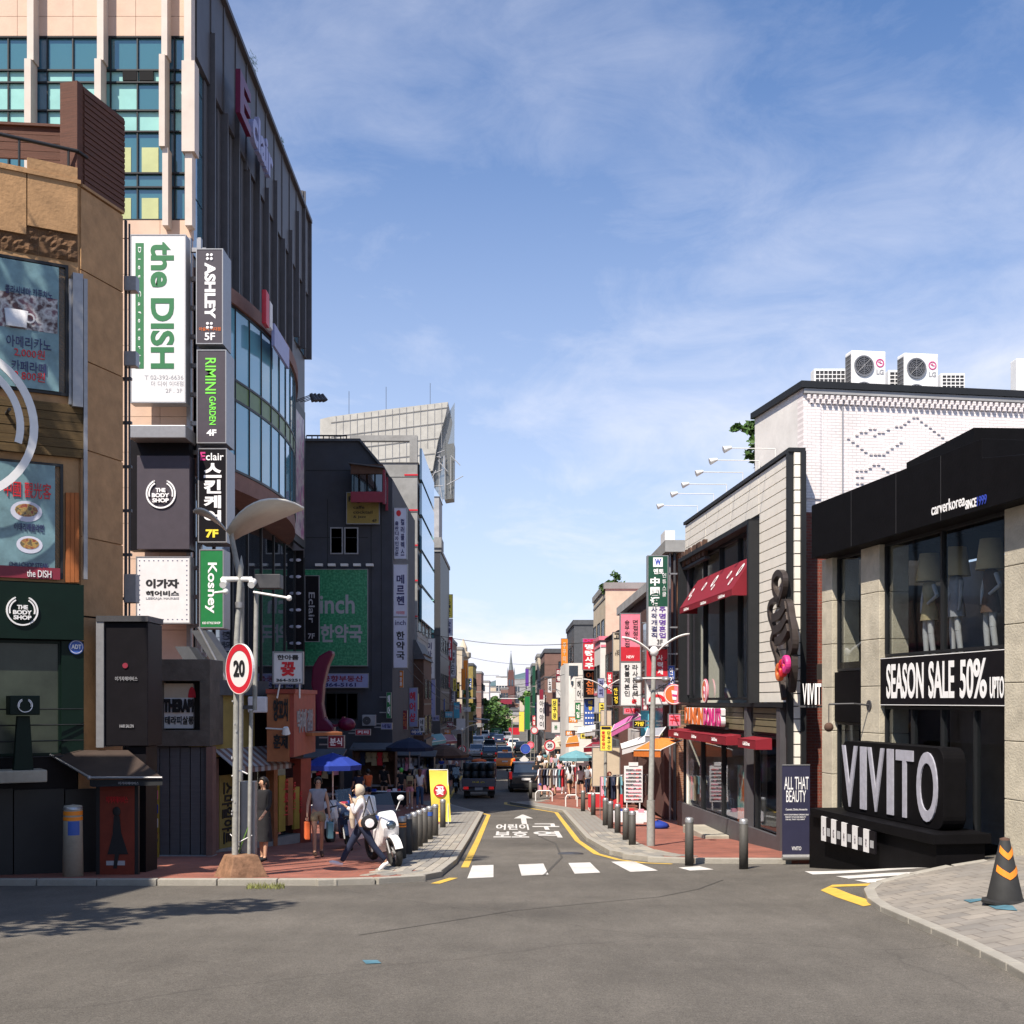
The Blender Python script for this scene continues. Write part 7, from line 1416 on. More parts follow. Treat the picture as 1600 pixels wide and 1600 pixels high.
def roundsign(label, px, py, rx_px, d, tilt, digits=True, bg='board_white', rim='board_red', r=None, grp=None, post=True):
    x, z = PX(px, d), PZ(py, d); g = G(x, d) + KH; t = T('speed_sign' if digits else 'road_sign', label, 'road sign', x, d, z, R(tilt), grp)
    r = r or rx_px * d / 1900
    t.p('disc', MB().cyl((0, .0, 0), (0, .03, 0), r * .98, n=48), M(bg)); t.p('rim', MB().ring((0, -.006, 0), r * .72, r * .98, 0, .008, 48), M(rim)); t.p('edge', MB().ring((0, -.01, 0), r * .975, r * 1.0, 0, .045, 48), M('board_white'))
    if digits: t.text('20', M('ink_black'), -r * .40, -r * .30, r * .42, r * .34, -.008, .003, bold=.03)
    if post: t.p('post', MB().tube([(0, .06, r * .9), (0, .06, g - z)], .03), M('pole_grey'))
    return t
t = roundsign('big round white and red 20 speed sign, nearest on the post', 374, 1045, 38, 20.4, -46, post=False, r=.425); t.p('clamp', MB().box(-.1, .1, .03, .09, .1, .16).box(-.1, .1, .03, .09, -.16, -.1), M('metal_grey'))
roundsign('round 20 speed sign standing among the right crowd', 859, 1204 - 39, 9, 62, 0, r=.30); roundsign('small round 20 sign beside the left dark stalls', 722, 1171, 7, 92, 0, r=.33)
roundsign('round blue sign with pale text behind the dark car', 821, 1170, 7, 80, 0, digits=False, bg='board_blue', rim='ink_blue', r=.33); roundsign('round red rimmed sign at the start of the far right crowd', 835, 1141, 5, 108, 0, digits=False, r=.34); roundsign('round pink rimmed sign left of the 20 sign', 829, 1164, 5, 84, 0, digits=False, bg='board_pink', r=.26)
t = T('diamond_sign', 'white diamond shaped board on a low post above the dark car', 'sign', PX(819, 74), 74, PZ(1187, 74)); t.p('board', MB().prism([(-.3, 0), (0, -.26), (.3, 0), (0, .26)], 0, .02), M('board_white')); t.p('post', MB().tube([(0, .04, 0), (0, .04, -1.9)], .025), M('pole_grey'))
# winged street lamps
def winglamp(label, hx, hy, d, span_l, span_r, up_l, up_r, wide, basepx, basepy, bd, m, grp='winged street lamps', th=0, wing_n=10, bend=False):
    x, y = (PX(basepx, bd), bd); g = G(x, y) + KH; t = T('street_lamp', label, 'street lamp', x, y, g, 0, grp); hub = (PX(hx, d) - x, d - y, PZ(hy, d) - g)
    if bend: t.p('post', MB().tube([(0, 0, 0), (.05, 0, hub[2] - 1.0), (hub[0] + .05, 0, hub[2] - .25), hub], [.06, .05, .045, .045], 12), M('pole_grey'))
    else: t.p('post', MB().tube([(0, 0, 0), (0, 0, 1.1)], .10, 12).tube([(0, 0, 1.1), (hub[0], hub[1], hub[2])], [.075, .055], 12), M('pole_grey')); t.p('hub', MB().ell(hub, .11, .11, .13, 12, 8), M('pale_metal'))
    for s_, sp_, up in ((-1, span_l, up_l), (1, span_r, up_r)):
        vs = []; n = wing_n
        for i in range(n + 1):
            f = i / n; xx = hub[0] + s_ * sp_ * f; zz_ = hub[2] + up * math.sin(f * math.pi / 2) ** .8 - .1 * (1 - f); wv = wide * (.5 if s_ < 0 and wide > 1 else 1) * math.sin(math.pi * min(1, .13 + f * .87)) ** .8 * .5 + .012
            for yy, dz in ((-wv, wv * .36), (wv, 0)): vs.append((xx, hub[1] + yy, zz_ + dz))
        k = len(vs); vs += [(a, b, c - .035) for a, b, c in vs]; fs = []
        for i in range(n): a = 2 * i; fs += [(a, a + 1, a + 3, a + 2), (k + a + 2, k + a + 3, k + a + 1, k + a), (a, a + 2, k + a + 2, k + a), (a + 3, a + 1, k + a + 1, k + a + 3)]
        fs += [(1, 0, k, k + 1), (2 * n, 2 * n + 1, k + 2 * n + 1, k + 2 * n)]; mb = MB(); mb.add(vs, fs, True); t.p('wing', mb, M(m), fix=False)
    return t
mat('wing_white', (.62, .60, .55), .5, .08, 5, dirt=.1)
t = winglamp('winged white street lamp with broad curved sail beside the tower signs', 360, 830, 21.5, .66, 1.3, .36, .42, 1.1, 373, 1360, 21.5, 'wing_white', bend=True)
t.p('rib', MB().tube([(t.o.children[1].location.x - .0, -1.7, 0), (0, -1.7, .001)], .001), M('pale_metal')) if 0 else None
winglamp('winged street lamp with two thin arms, nearest on the right pavement', 1022, 1018, 29.5, .78, .86, .36, .44, .12, 1017, 1335, 29.3, 'pale_metal')
winglamp('winged street lamp behind the blue dotted sign', 946, 1073, 52, .95, 1.05, .34, .42, .14, 946, 1274, 52, 'pale_metal')
winglamp('winged street lamp down the left pavement', 722, 1140, 92, 1.0, 1.0, .4, .4, .16, 722, 1200, 92, 'pale_metal')
winglamp('winged street lamp over the far right crowd', 800, 1124, 150, 1.1, 1.1, .5, .5, .2, 801, 1160, 150, 'metal_dark')
cm = T('camera_arm', 'pair of grey dome lamps on a bar across the right lamp post', 'lamp', PX(1019, 29.2), 29.2, G(3, 29)); zc = PZ(1060, 29.2) - cm.O[2]
cm.p('bar', MB().cyl((-.35, 0, zc), (.35, 0, zc), .02, n=6), M('pale_metal')); cm.p('lamp_head', MB().ell((-.33, -.05, zc - .03), .11, .16, .08), M('metal_grey')); cm.p('lamp_head', MB().ell((.33, -.05, zc - .03), .11, .16, .08), M('metal_grey'))
up = T('utility_pole', 'tall grey concrete power pole with crossarms on the left', 'pole', PX(730, 102), 102, G(-4, 102)); z = lambda py: PZ(py, 102) - up.O[2]
up.p('pole', MB().tube([(0, 0, 0), (0, 0, z(1060))], [.17, .12], 10), M('concrete')); up.b('crossarm', M('metal_grey'), -.9, .9, -.05, .05, z(1128), z(1126)); up.b('crossarm', M('metal_grey'), -.7, .7, -.05, .05, z(1092), z(1090)); up.b('transformer', M('board_white'), -.9, -.15, -.3, .3, z(1140), z(1123)); up.b('junction_box', M('board_white'), -.3, .3, -.3, -.1, z(1112), z(1105))
sm = T('signal_mast', 'long thin signal arm reaching over the far road', 'traffic signal', PX(728, 170), 170, G(-6, 170)); z = lambda py: PZ(py, 170) - sm.O[2]; L_ = lambda px: PX(px, 170) - sm.O[0]
sm.p('mast', MB().tube([(0, 0, 0), (0, 0, z(1122)), (L_(765), 0, z(1125))], .12, 6), M('pale_metal')); sm.b('signal_head', M('metal_dark'), L_(752), L_(762), -.2, .1, z(1130), z(1124))
wr = T('cable', 'overhead cables sagging across the street', 'cable', 0, 60, 4)
for (a, za, ya), (b, zb, yb) in (((PX(730, 102), PZ(1110, 102), 102), (-5.6, 3.5, 62)), ((PX(730, 102), PZ(1106, 102), 102), (-5.6, 4.2, 62)), ((PX(730, 102), PZ(1100, 102), 102), (PX(738, 162), 5, 162)), ((PX(1043, 41), 3.4, 41), (PX(950, 62), 3.2, 62)), ((PX(1043, 41), 3.0, 41), (PX(905, 79), 2.6, 79)), ((5.3, 2.4, 38), (PX(946, 52), 2.2, 52)), ((PX(730, 102), PZ(1070, 102), 102), (PX(905, 79), 3.6, 79)), ((PX(700, 110), 6, 110), (PX(905, 92), 4.4, 92)), ((-5.5, 5.6, 70), (PX(960, 60), 4.6, 60)), ((PX(730, 102), PZ(1100, 102), 102), (PX(870, 96), 3.8, 96)), ((PX(730, 102), PZ(1126, 102), 102), (PX(850, 112), 3.2, 112))):
    pts = []
    for i in range(13): f = i / 12; pts.append((a + (b - a) * f, ya + (yb - ya) * f - 60, za + (zb - za) * f - 4 - .5 * math.sin(math.pi * f)))
    wr.p('cable', MB().tube(pts, .018, 4), M('cable'))
# traffic cone
x, y = gp(1570, 1410, KI); tc_ = T('traffic_cone', 'black rubber traffic cone with orange chevrons on the island', 'cone', x, y, G(x, y) + KI); hC = 100 * y / 1900
tc_.p('body', MB().lathe([(.205, .02), (.20, .04), (.055, hC - .02), (.0, hC)], 24), M('rubber_black')); tc_.p('base', MB().lathe([(0, 0), (.27, 0), (.27, .03), (.2, .045)], 8, smooth=False), M('rubber_black')); tc_.p('tip', MB().lathe([(.052, hC - .05), (.058, hC), (.0, hC + .015)], 12), M('cloth_brown'))
for zc in (hC * .80, hC * .50):
    mb = MB(); vs = []
    for i in range(9):
        f = i / 8 - .5; a = R(-90 + f * 130); dz = -.09 * (1 - abs(f) * 2) 
        for e in (0, .075): zz_ = zc + dz + e; r = .205 - (.205 - .055) * (zz_ - .03) / (hC - .05) + .006; vs.append((r * math.cos(a), r * math.sin(a), zz_))
    mb.add(vs, [(2 * i, 2 * i + 2, 2 * i + 3, 2 * i + 1) for i in range(8)]); tc_.p('chevron', mb, M('board_orange'), fix=False)
# roll-up banner, sale boards
x0, x1, d = PX(1222, 24.9), PX(1266, 24.9), 24.9; xr = (x0 + x1) / 2; rb_ = T('roll_up_banner', 'tall navy roll-up banner with white beauty lettering', 'banner', xr, d, G(xr, d) + KH, R(4)); w = (x1 - x0) / 2; h = PZ(1196, d) - rb_.O[2]
rb_.b('sheet', M('board_navy'), -w, w, 0, .02, .06, h); rb_.p('foot', MB().cyl((-w, .0, .05), (w, .0, .05), .06, n=12), M('steel_light')); rb_.b('top_rail', M('metal_grey'), -w, w, -.01, .03, h, h + .02)
for s_, a, b, c, e in (('ALL THAT', .07, .95, .12, .255), ('BEAUTY', .14, .85, .265, .39), ('Cosmetic, Clothes, Accessories', .12, .9, .455, .48), ('VIVITO SHOP GRAND OPENING SALE', .06, .95, .515, .53), ('TRENDY STYLE AND BEAUTY', .1, .85, .54, .555), ('FOR ALL THAT YOU WANT', .12, .82, .565, .58), ('VIVITO', .34, .68, .86, .9)): rb_.text(s_, M('ink_white'), -w + 2 * w * a, h * (1 - e), -w + 2 * w * b, h * (1 - c), -.002, .002, bold=.0)
rb_.p('prop', MB().tube([(0, .02, h * .9), (0, .35, 0)], .012), M('metal_grey'))
t = T('sale_board', 'black sale board half hidden behind the navy banner', 'sign', PX(1277, 25.3), 25.3, G(6.3, 25) + KH); t.pb('board', M('board_black'), 1266, 1262, 1286, 1330, 0, .05); t.ptext('SALE', M('ink_white'), 1264, 1273, 1284, 1289, -.003, bold=.02); t.ptext('AUTUMN', M('ink_white'), 1270, 1266, 1283, 1269, -.003)
t = T('price_card', 'small white card on top of the checkered poster row', 'card', PX(1295, 22.8), 22.8, gV); t.pb('card', M('board_white'), 1285, 1265, 1305, 1275, 0, .02); t.ptext('SALE SHOES', M('ink_grey'), 1288, 1268, 1302, 1272, -.003)
x, d = PX(685, 39.5), 39.5
yb = T('yellow_banner', 'tall narrow yellow banner with red disc and white letter', 'banner', x, d, G(x, d) + KH, R(3)); w = 14.5 * d / 1900; h = PZ(1203, d) - yb.O[2]
mb = MB(); n = 10; vs = []
for i in range(n + 1): z = .08 + (h - .08) * i / n; xo = .0 + .12 * (1 - i / n) * .9; yy = .03 * math.sin(i * .9); vs += [(-w + xo, yy, z), (w + xo, yy + .02, z)]
mb.add(vs, [(2 * i, 2 * i + 1, 2 * i + 3, 2 * i + 2) for i in range(n)], True); yb.p('cloth', mb, M('board_yellow'), fix=False)
yb.p('disc', MB().cyl((.05, -.05, h * .62), (.05, -.035, h * .62), .21, n=24), M('board_red')); yb.text('꽃', M('ink_white'), .05 - .14, h * .62 - .14, .05 + .14, h * .62 + .14, -.052, .004, bold=.03); yb.p('pole', MB().tube([(w + .02, .03, 0), (w, .03, h)], .015).tube([(-w, .03, h), (w, .03, h)], .015), M('pale_metal')); yb.text('꽃집 생화 꽃다발', M('ink_orange'), -w * .2 + .08, h * .12, w * .3 + .08, h * .46, -.07, .002, -90)
# hoop rails
for lb, px, py, wpx, d in (('white hoop rail by the lane bend', 893, 1258, 18, 53), ('grey hoop rail beside the row of clothes', 850, 1246, 26, 58)):
    x = PX(px, d); t = T('hoop_rail', lb, 'rail', x, d, G(x, d) + KH); w = wpx * d / 3800; t.p('hoop', MB().tube([(-w, 0, 0), (-w, 0, .38), (-w * .75, 0, .5), (w * .75, 0, .5), (w, 0, .38), (w, 0, 0)], .03, 8), M('pale_metal'))
# weeds at the post base
random.seed(77); mb = MB()
for k in range(260):
    px = random.uniform(385, 445); x, y = gp(px, random.uniform(1384, 1390)); a = random.uniform(0, 6.3); h = random.uniform(.03, .09); c = (x, y, G(x, y) + (KH if y > 20.35 else 0)); mb.add([c, (c[0] + .012, c[1], c[2]), (c[0] + .04 * math.cos(a), c[1] + .04 * math.sin(a), c[2] + h)], [(0, 1, 2)])
o = link('grass_tuft', mb.mesh('grass_tuft', M('grass'), False), kind='stuff'); tag(o, 'thin dry grass growing along the kerb by the sign base', 'grass')
# ================================================================ stalls, umbrellas, awnings, racks
def parasol(label, px, py, d, r, m, h=None, tilt=0, name='parasol', legs=True, panels=8, alt=None):
    x = PX(px, d); g = G(x, d) + KH; z = PZ(py, d) - g; t = T(name, label, 'parasol', x, d, g)
    mb, mb2 = MB(), MB()
    for i in range(panels):
        a, b = 2 * math.pi * i / panels, 2 * math.pi * (i + 1) / panels; q = mb2 if (alt and i % 2) else mb
        P_ = [(0, 0, z), (r * .55 * math.cos(a), r * .55 * math.sin(a), z - r * .17), (r * .55 * math.cos(b), r * .55 * math.sin(b), z - r * .17), (r * math.cos(a), r * math.sin(a), z - r * .42), (r * math.cos(b), r * math.sin(b), z - r * .42), (r * .98 * math.cos(a), r * .98 * math.sin(a), z - r * .42 - .16), (r * .98 * math.cos(b), r * .98 * math.sin(b), z - r * .42 - .16)]
        q.add(P_, [(0, 1, 2), (1, 3, 4, 2), (3, 5, 6, 4)])
    t.p('canopy', mb, M(m), fix=False)
    if alt: t.p('canopy_panels', mb2, M(alt), fix=False)
    t.p('pole', MB().tube([(0, 0, 0), (0, 0, z)], .025), M('pale_metal'))
    t.p('rib', MB().tube([(0, 0, z - .4), (r * .5, 0, z - r * .15)], .008, 4).tube([(0, 0, z - .4), (-r * .5, 0, z - r * .15)], .008, 4), M('pale_metal')); return t
parasol('big blue market parasol in the shade of the left stalls', 520, 1176, 40, .95, 'cloth_blue'); parasol('small blue green parasol over the right crowd', 900, 1172, 60, .85, 'cloth_teal'); parasol('dim blue parasol in the shade of the left row', 640, 1152, 56, 1.1, 'cloth_navy'); parasol('dark grey parasol farther along the left row', 695, 1163, 74, 1.5, 'cloth_brown'); parasol('pink lit parasol in the shade farther left', 667, 1149, 80, .6, 'cloth_pink')
parasol('dark parasol over the shaded stall left of the biker', 712, 1172, 84, 1.2, 'cloth_navy'); parasol('white parasol in the far right crowd', 880, 1150, 95, 1.2, 'cloth_white'); parasol('small pale parasol beside the yellow arrow sign', 866, 1158, 88, .9, 'cloth_beige')
def stall_awning(label, pts, m, posts=True):
    """pts: four corners (px, py, distance): back-left, back-right, front-right, front-left"""
    P_ = [Vector((PX(a, d), d, PZ(b, d))) for a, b, d in pts]; c = sum(P_, Vector()) / 4; g = G(c.x, c.y) + KH; t = T('stall_awning', label, 'awning', c.x, c.y, g)
    Q = [p - Vector((c.x, c.y, g)) for p in P_]; dn = Vector((0, 0, -.03)); mb = MB().add(Q + [q + dn for q in Q], [(0, 1, 2, 3), (7, 6, 5, 4), (0, 3, 7, 4), (1, 0, 4, 5), (2, 1, 5, 6), (3, 2, 6, 7)]); t.p('sheet', mb, M(m))
    dn = Vector((0, 0, -.22)); t.p('valance', MB().add([Q[3], Q[2], Q[2] + dn, Q[3] + dn], [(0, 1, 2, 3)]), M(m), fix=False)
    t.p('frame', MB().tube([Q[3], Q[2]], .02).tube([Q[0], Q[3]], .02).tube([Q[1], Q[2]], .02), M('pale_metal')); return t
stall_awning('orange stall awning next to the tiled cafe', ((1027, 1152, 40.5), (1066, 1156, 38.5), (1032, 1172, 37), (990, 1172, 42)), 'awning_orange'); stall_awning('pink stall awning above the clothes racks', ((960, 1132, 52), (995, 1112, 47), (1001, 1118, 45.5), (955, 1143, 50)), 'awning_pink')
stall_awning('white stall awning between the pink and orange ones', ((970, 1162, 48), (1010, 1148, 45), (1014, 1158, 43), (972, 1170, 46)), 'cloth_white'); stall_awning('bright red stall awning left of the yellow notice', ((925, 1160, 58), (950, 1158, 56), (948, 1166, 54), (912, 1168, 57)), 'awning_red'); stall_awning('orange red awning over the far right stalls', ((888, 1152, 76), (903, 1148, 74), (905, 1160, 70), (884, 1162, 74)), 'awning_orange')
stall_awning('faded green awning low on the far left pavement', ((655, 1150, 78), (690, 1146, 84), (697, 1156, 82), (660, 1162, 76)), 'cloth_teal'); stall_awning('dark red awning over the left kerb stalls', ((680, 1148, 92), (708, 1148, 98), (714, 1157, 96), (686, 1159, 90)), 'board_maroon'); stall_awning('beige awning on the far right stalls', ((868, 1152, 92), (882, 1150, 88), (880, 1158, 86), (862, 1160, 90)), 'cloth_beige'); stall_awning('white awning under the black and orange sign', ((905, 1136, 72), (930, 1132, 64), (930, 1142, 62), (902, 1146, 70)), 'cloth_white'); stall_awning('striped grey awning left of the brown brick wall', ((1012, 1138, 43), (1040, 1136, 41), (1030, 1150, 40), (1008, 1150, 42)), 'cloth_grey')
def garment(m, w=.3, h=.75, seed=0):
    rr = random.Random(seed); random_ = rr; return MB().prism([(-w / 2, -h), (w / 2 + rr.uniform(-.03, .05), -h + rr.uniform(-.04, .04)), (w * .42, -.12), (w * .6, -.3), (w * .75, -.28), (w * .45, 0), (-w * .45, 0), (-w * .75, -.28), (-w * .6, -.3), (-w * .42, -.12)], -.03, .03)
GM = ['cloth_white', 'cloth_navy', 'cloth_grey', 'cloth_denim', 'cloth_pink', 'cloth_black', 'cloth_teal', 'cloth_khaki', 'cloth_beige', 'cloth_white', 'cloth_grey', 'cloth_navy', 'cloth_red', 'cloth_brown']
def rack(label, px, d, L_, h, th, n, seed, top=1.5):
    x = PX(px, d); g = G(x, d) + KH; t = T('clothes_rack', label, 'clothes rack', x, d, g, R(th)); t.p('rail', MB().tube([(-L_ / 2, 0, 0), (-L_ / 2, 0, top), (L_ / 2, 0, top), (L_ / 2, 0, 0)], .014), M('metal_grey')); random.seed(seed)
    for i in range(n):
        gm = garment(None, .34, random.uniform(.6, .95), seed + i); gm.xf(Matrix.Translation((-L_ / 2 + L_ * (i + .5) / n, random.uniform(-.03, .03), top - .02)) @ Matrix.Rotation(R(random.uniform(55, 80)), 4, 'Z')); t.p('garment', gm, M(random.choice(GM)), fix=False)
    return t
rack('clothes rack packed with blue and dark shirts beside the lamp post', 968, 43, 1.5, 1.5, 20, 12, 1); rack('clothes rack of pale tops behind the ochre board', 985, 47, 1.4, 1.5, 10, 10, 2); rack('clothes rack with mixed clothes at the bend kerb', 862, 60, 1.3, 1.3, 0, 9, 3); rack('clothes rack of pinks and whites farther up the right pavement', 872, 74, 1.6, 1.6, 5, 10, 5); rack('clothes rack in the shade at the far left stalls', 690, 70, 1.6, 1.6, 0, 9, 6); rack('clothes rack next to the dark parasol, left row', 664, 60, 1.4, 1.5, 0, 9, 8); rack('clothes rack along the far right pavement wall', 898, 66, 1.5, 1.6, 10, 10, 9)
gs_ = T('sunglasses_stand', 'tall white stand packed with rows of sunglasses', 'display stand', PX(990, 40), 40, G(3.8, 40) + KH); w = 14.5 * 40 / 1900; h0, h1 = PZ(1254, 40) - gs_.O[2], PZ(1197, 40) - gs_.O[2]
gs_.b('board', M('board_white'), -w, w, .05, .12, h0, h1, bev=.01); gs_.b('foot', M('board_white'), -w, w, -.2, .15, 0, .06); gs_.p('leg', MB().tube([(-w * .7, .08, 0), (-w * .7, .08, h0)], .02).tube([(w * .7, .08, 0), (w * .7, .08, h0)], .02), M('pale_metal')); gs_.b('header', M('board_white'), -w * .5, w * .5, .03, .1, h1, h1 + .12)
random.seed(8)
for r_ in range(9):
    for c in range(6):
        x = -w + .05 + (2 * w - .1) * (c + .5) / 6; z = h0 + .06 + (h1 - h0 - .1) * (r_ + .3) / 9; gs_.p('sunglasses', MB().cyl((x - .022, .02, z), (x - .022, .04, z), .02, n=6).cyl((x + .022, .02, z), (x + .022, .04, z), .02, n=6).box(x - .04, x + .04, .04, .05, z + .012, z + .018), M(random.choice(['cloth_black', 'cloth_red', 'cloth_brown', 'cloth_pink', 'cloth_navy'])), fix=False)
def table(label, px, d, L_, m, goods, seed, h=.7):
    x = PX(px, d); g = G(x, d) + KH; t = T('stall_table', label, 'table', x, d, g); t.b('top', M('board_white'), -L_ / 2, L_ / 2, -.35, .35, h - .04, h)
    t.b('cloth', M(m), -L_ / 2 - .01, L_ / 2 + .01, -.36, -.352, .15, h - .0)
    for a in (-1, 1):
        for b in (-.3, .3): t.p('leg', MB().tube([(a * L_ * .46, b, 0), (a * L_ * .46, b, h - .04)], .018, 6), M('pale_metal'))
    random.seed(seed)
    for k in range(goods):
        gx = random.uniform(-L_ / 2 + .1, L_ / 2 - .1); gy = random.uniform(-.28, .25); q = T('goods_box', 'x', 'box', x + gx, d + gy, g + h, random.uniform(-.4, .4), 'small goods laid out on stall tables'); s_ = random.uniform(.05, .1); q.o['label'] = 'small %s goods pile on %s' % (['white', 'red', 'dark', 'pink', 'blue'][k % 5], label); q.b('box', M(['cloth_white', 'cloth_red', 'cloth_black', 'cloth_pink', 'cloth_blue'][k % 5]), -s_, s_, -s_ * .8, s_ * .8, .0, s_ * 1.2, bev=.01)
    return t
table('low white table beside the sunglasses stand', 986, 38.5, 1.3, 'cloth_white', 5, 1, .45); table('stall table in front of the ochre board', 945, 50, 1.4, 'cloth_red', 5, 2); table('stall table under the blue market parasol', 530, 37.8, 1.7, 'cloth_navy', 5, 3); table('stall table near the far clothes racks', 860, 68, 1.4, 'cloth_pink', 5, 4); table('stall table in the left shade by the couple', 610, 52, 1.6, 'cloth_black', 5, 5)
t = T('tarpaulin', 'bright blue tarpaulin folded on the ground by the cafe', 'tarpaulin', PX(1028, 37), 37, G(4.4, 37) + KH); random.seed(5); mb = MB(); mb.ell((0, 0, .08), .35, .25, .16, 9, 5); mb.v = [(a + random.uniform(-.03, .03), b + random.uniform(-.03, .03), max(.005, c + random.uniform(-.03, .03))) for a, b, c in mb.v]; t.p('sheet', mb, M('cloth_blue'))
# inside left street: dim shop fronts under the grey building
for k, (px, d, w_, h_, m, lb) in enumerate(((500, 46, 1.6, 2.3, 'room_dark', 'dark shop kiosk at the foot of the magenta heel'), (585, 57, 2.0, 2.6, 'cloth_brown', 'brown stall booth under the grey building'), (630, 62, 1.6, 2.3, 'cloth_navy', 'dark blue stall booth beside the parasol'), (660, 66, 1.3, 2.2, 'metal_dark', 'grey stall booth farther up the left pavement'))):
    x = PX(px, d); t = T('market_booth', lb, 'stall', x, d, G(x, d) + KH); t.b('back', M(m), -w_ / 2, w_ / 2, .7, .8, 0, h_); t.b('side', M(m), -w_ / 2, -w_ / 2 + .06, -.2, .7, 0, h_); t.b('side', M(m), w_ / 2 - .06, w_ / 2, -.2, .7, 0, h_); t.p('roof', MB().prism([(-.6, h_ - .15), (.85, h_ + .1), (.85, h_ + .16), (-.6, h_ - .09)], -w_ / 2 - .1, w_ / 2 + .1, 'x'), M('slate')); t.b('counter', M('plaster_grey'), -w_ / 2 + .1, w_ / 2 - .1, -.2, .2, .75, .82)
    random.seed(k)
    for i in range(7): q = garment(None, .26, random.uniform(.4, .7), i); q.xf(Matrix.Translation((-w_ / 2 + .2 + (w_ - .4) * i / 6, -.1, h_ - .25))); t.p('garment', q, M(random.choice(GM)), fix=False)
# ================================================================ people
def skin_mesh(verts, edges, radii, name, m, sub=1, root=0):
    me = bpy.data.meshes.new(name); me.from_pydata(verts, edges, []); ob = bpy.data.objects.new('tmp', me); COL.objects.link(ob)
    sm = ob.modifiers.new('s', 'SKIN'); 
    if not me.skin_vertices: bpy.context.view_layer.objects.active = ob
    if not me.skin_vertices:
        with bpy.context.temp_override(object=ob, active_object=ob): bpy.ops.mesh.customdata_skin_add()
    for i, r in enumerate(radii):
        me.skin_vertices[0].data[i].radius = r if isinstance(r, tuple) else (r, r); me.skin_vertices[0].data[i].use_root = (i == root)
    sm.use_smooth_shade = True; s2 = ob.modifiers.new('u', 'SUBSURF'); s2.levels = sub; s2.render_levels = sub
    dg = bpy.context.evaluated_depsgraph_get(); out = bpy.data.meshes.new_from_object(ob.evaluated_get(dg)); bpy.data.objects.remove(ob)
    out.name = name; out.materials.clear(); out.materials.append(m); return out
def addto(me, mb):
    if not mb.v: return me
    bm = bmesh.new(); bm.from_mesh(me); k = [bm.verts.new(v) for v in mb.v]
    for f, s_ in zip(mb.f, mb.sm):
        try: q = bm.faces.new([k[i] for i in f]); q.smooth = True
        except ValueError: pass
    bm.to_mesh(me); bm.free(); return me
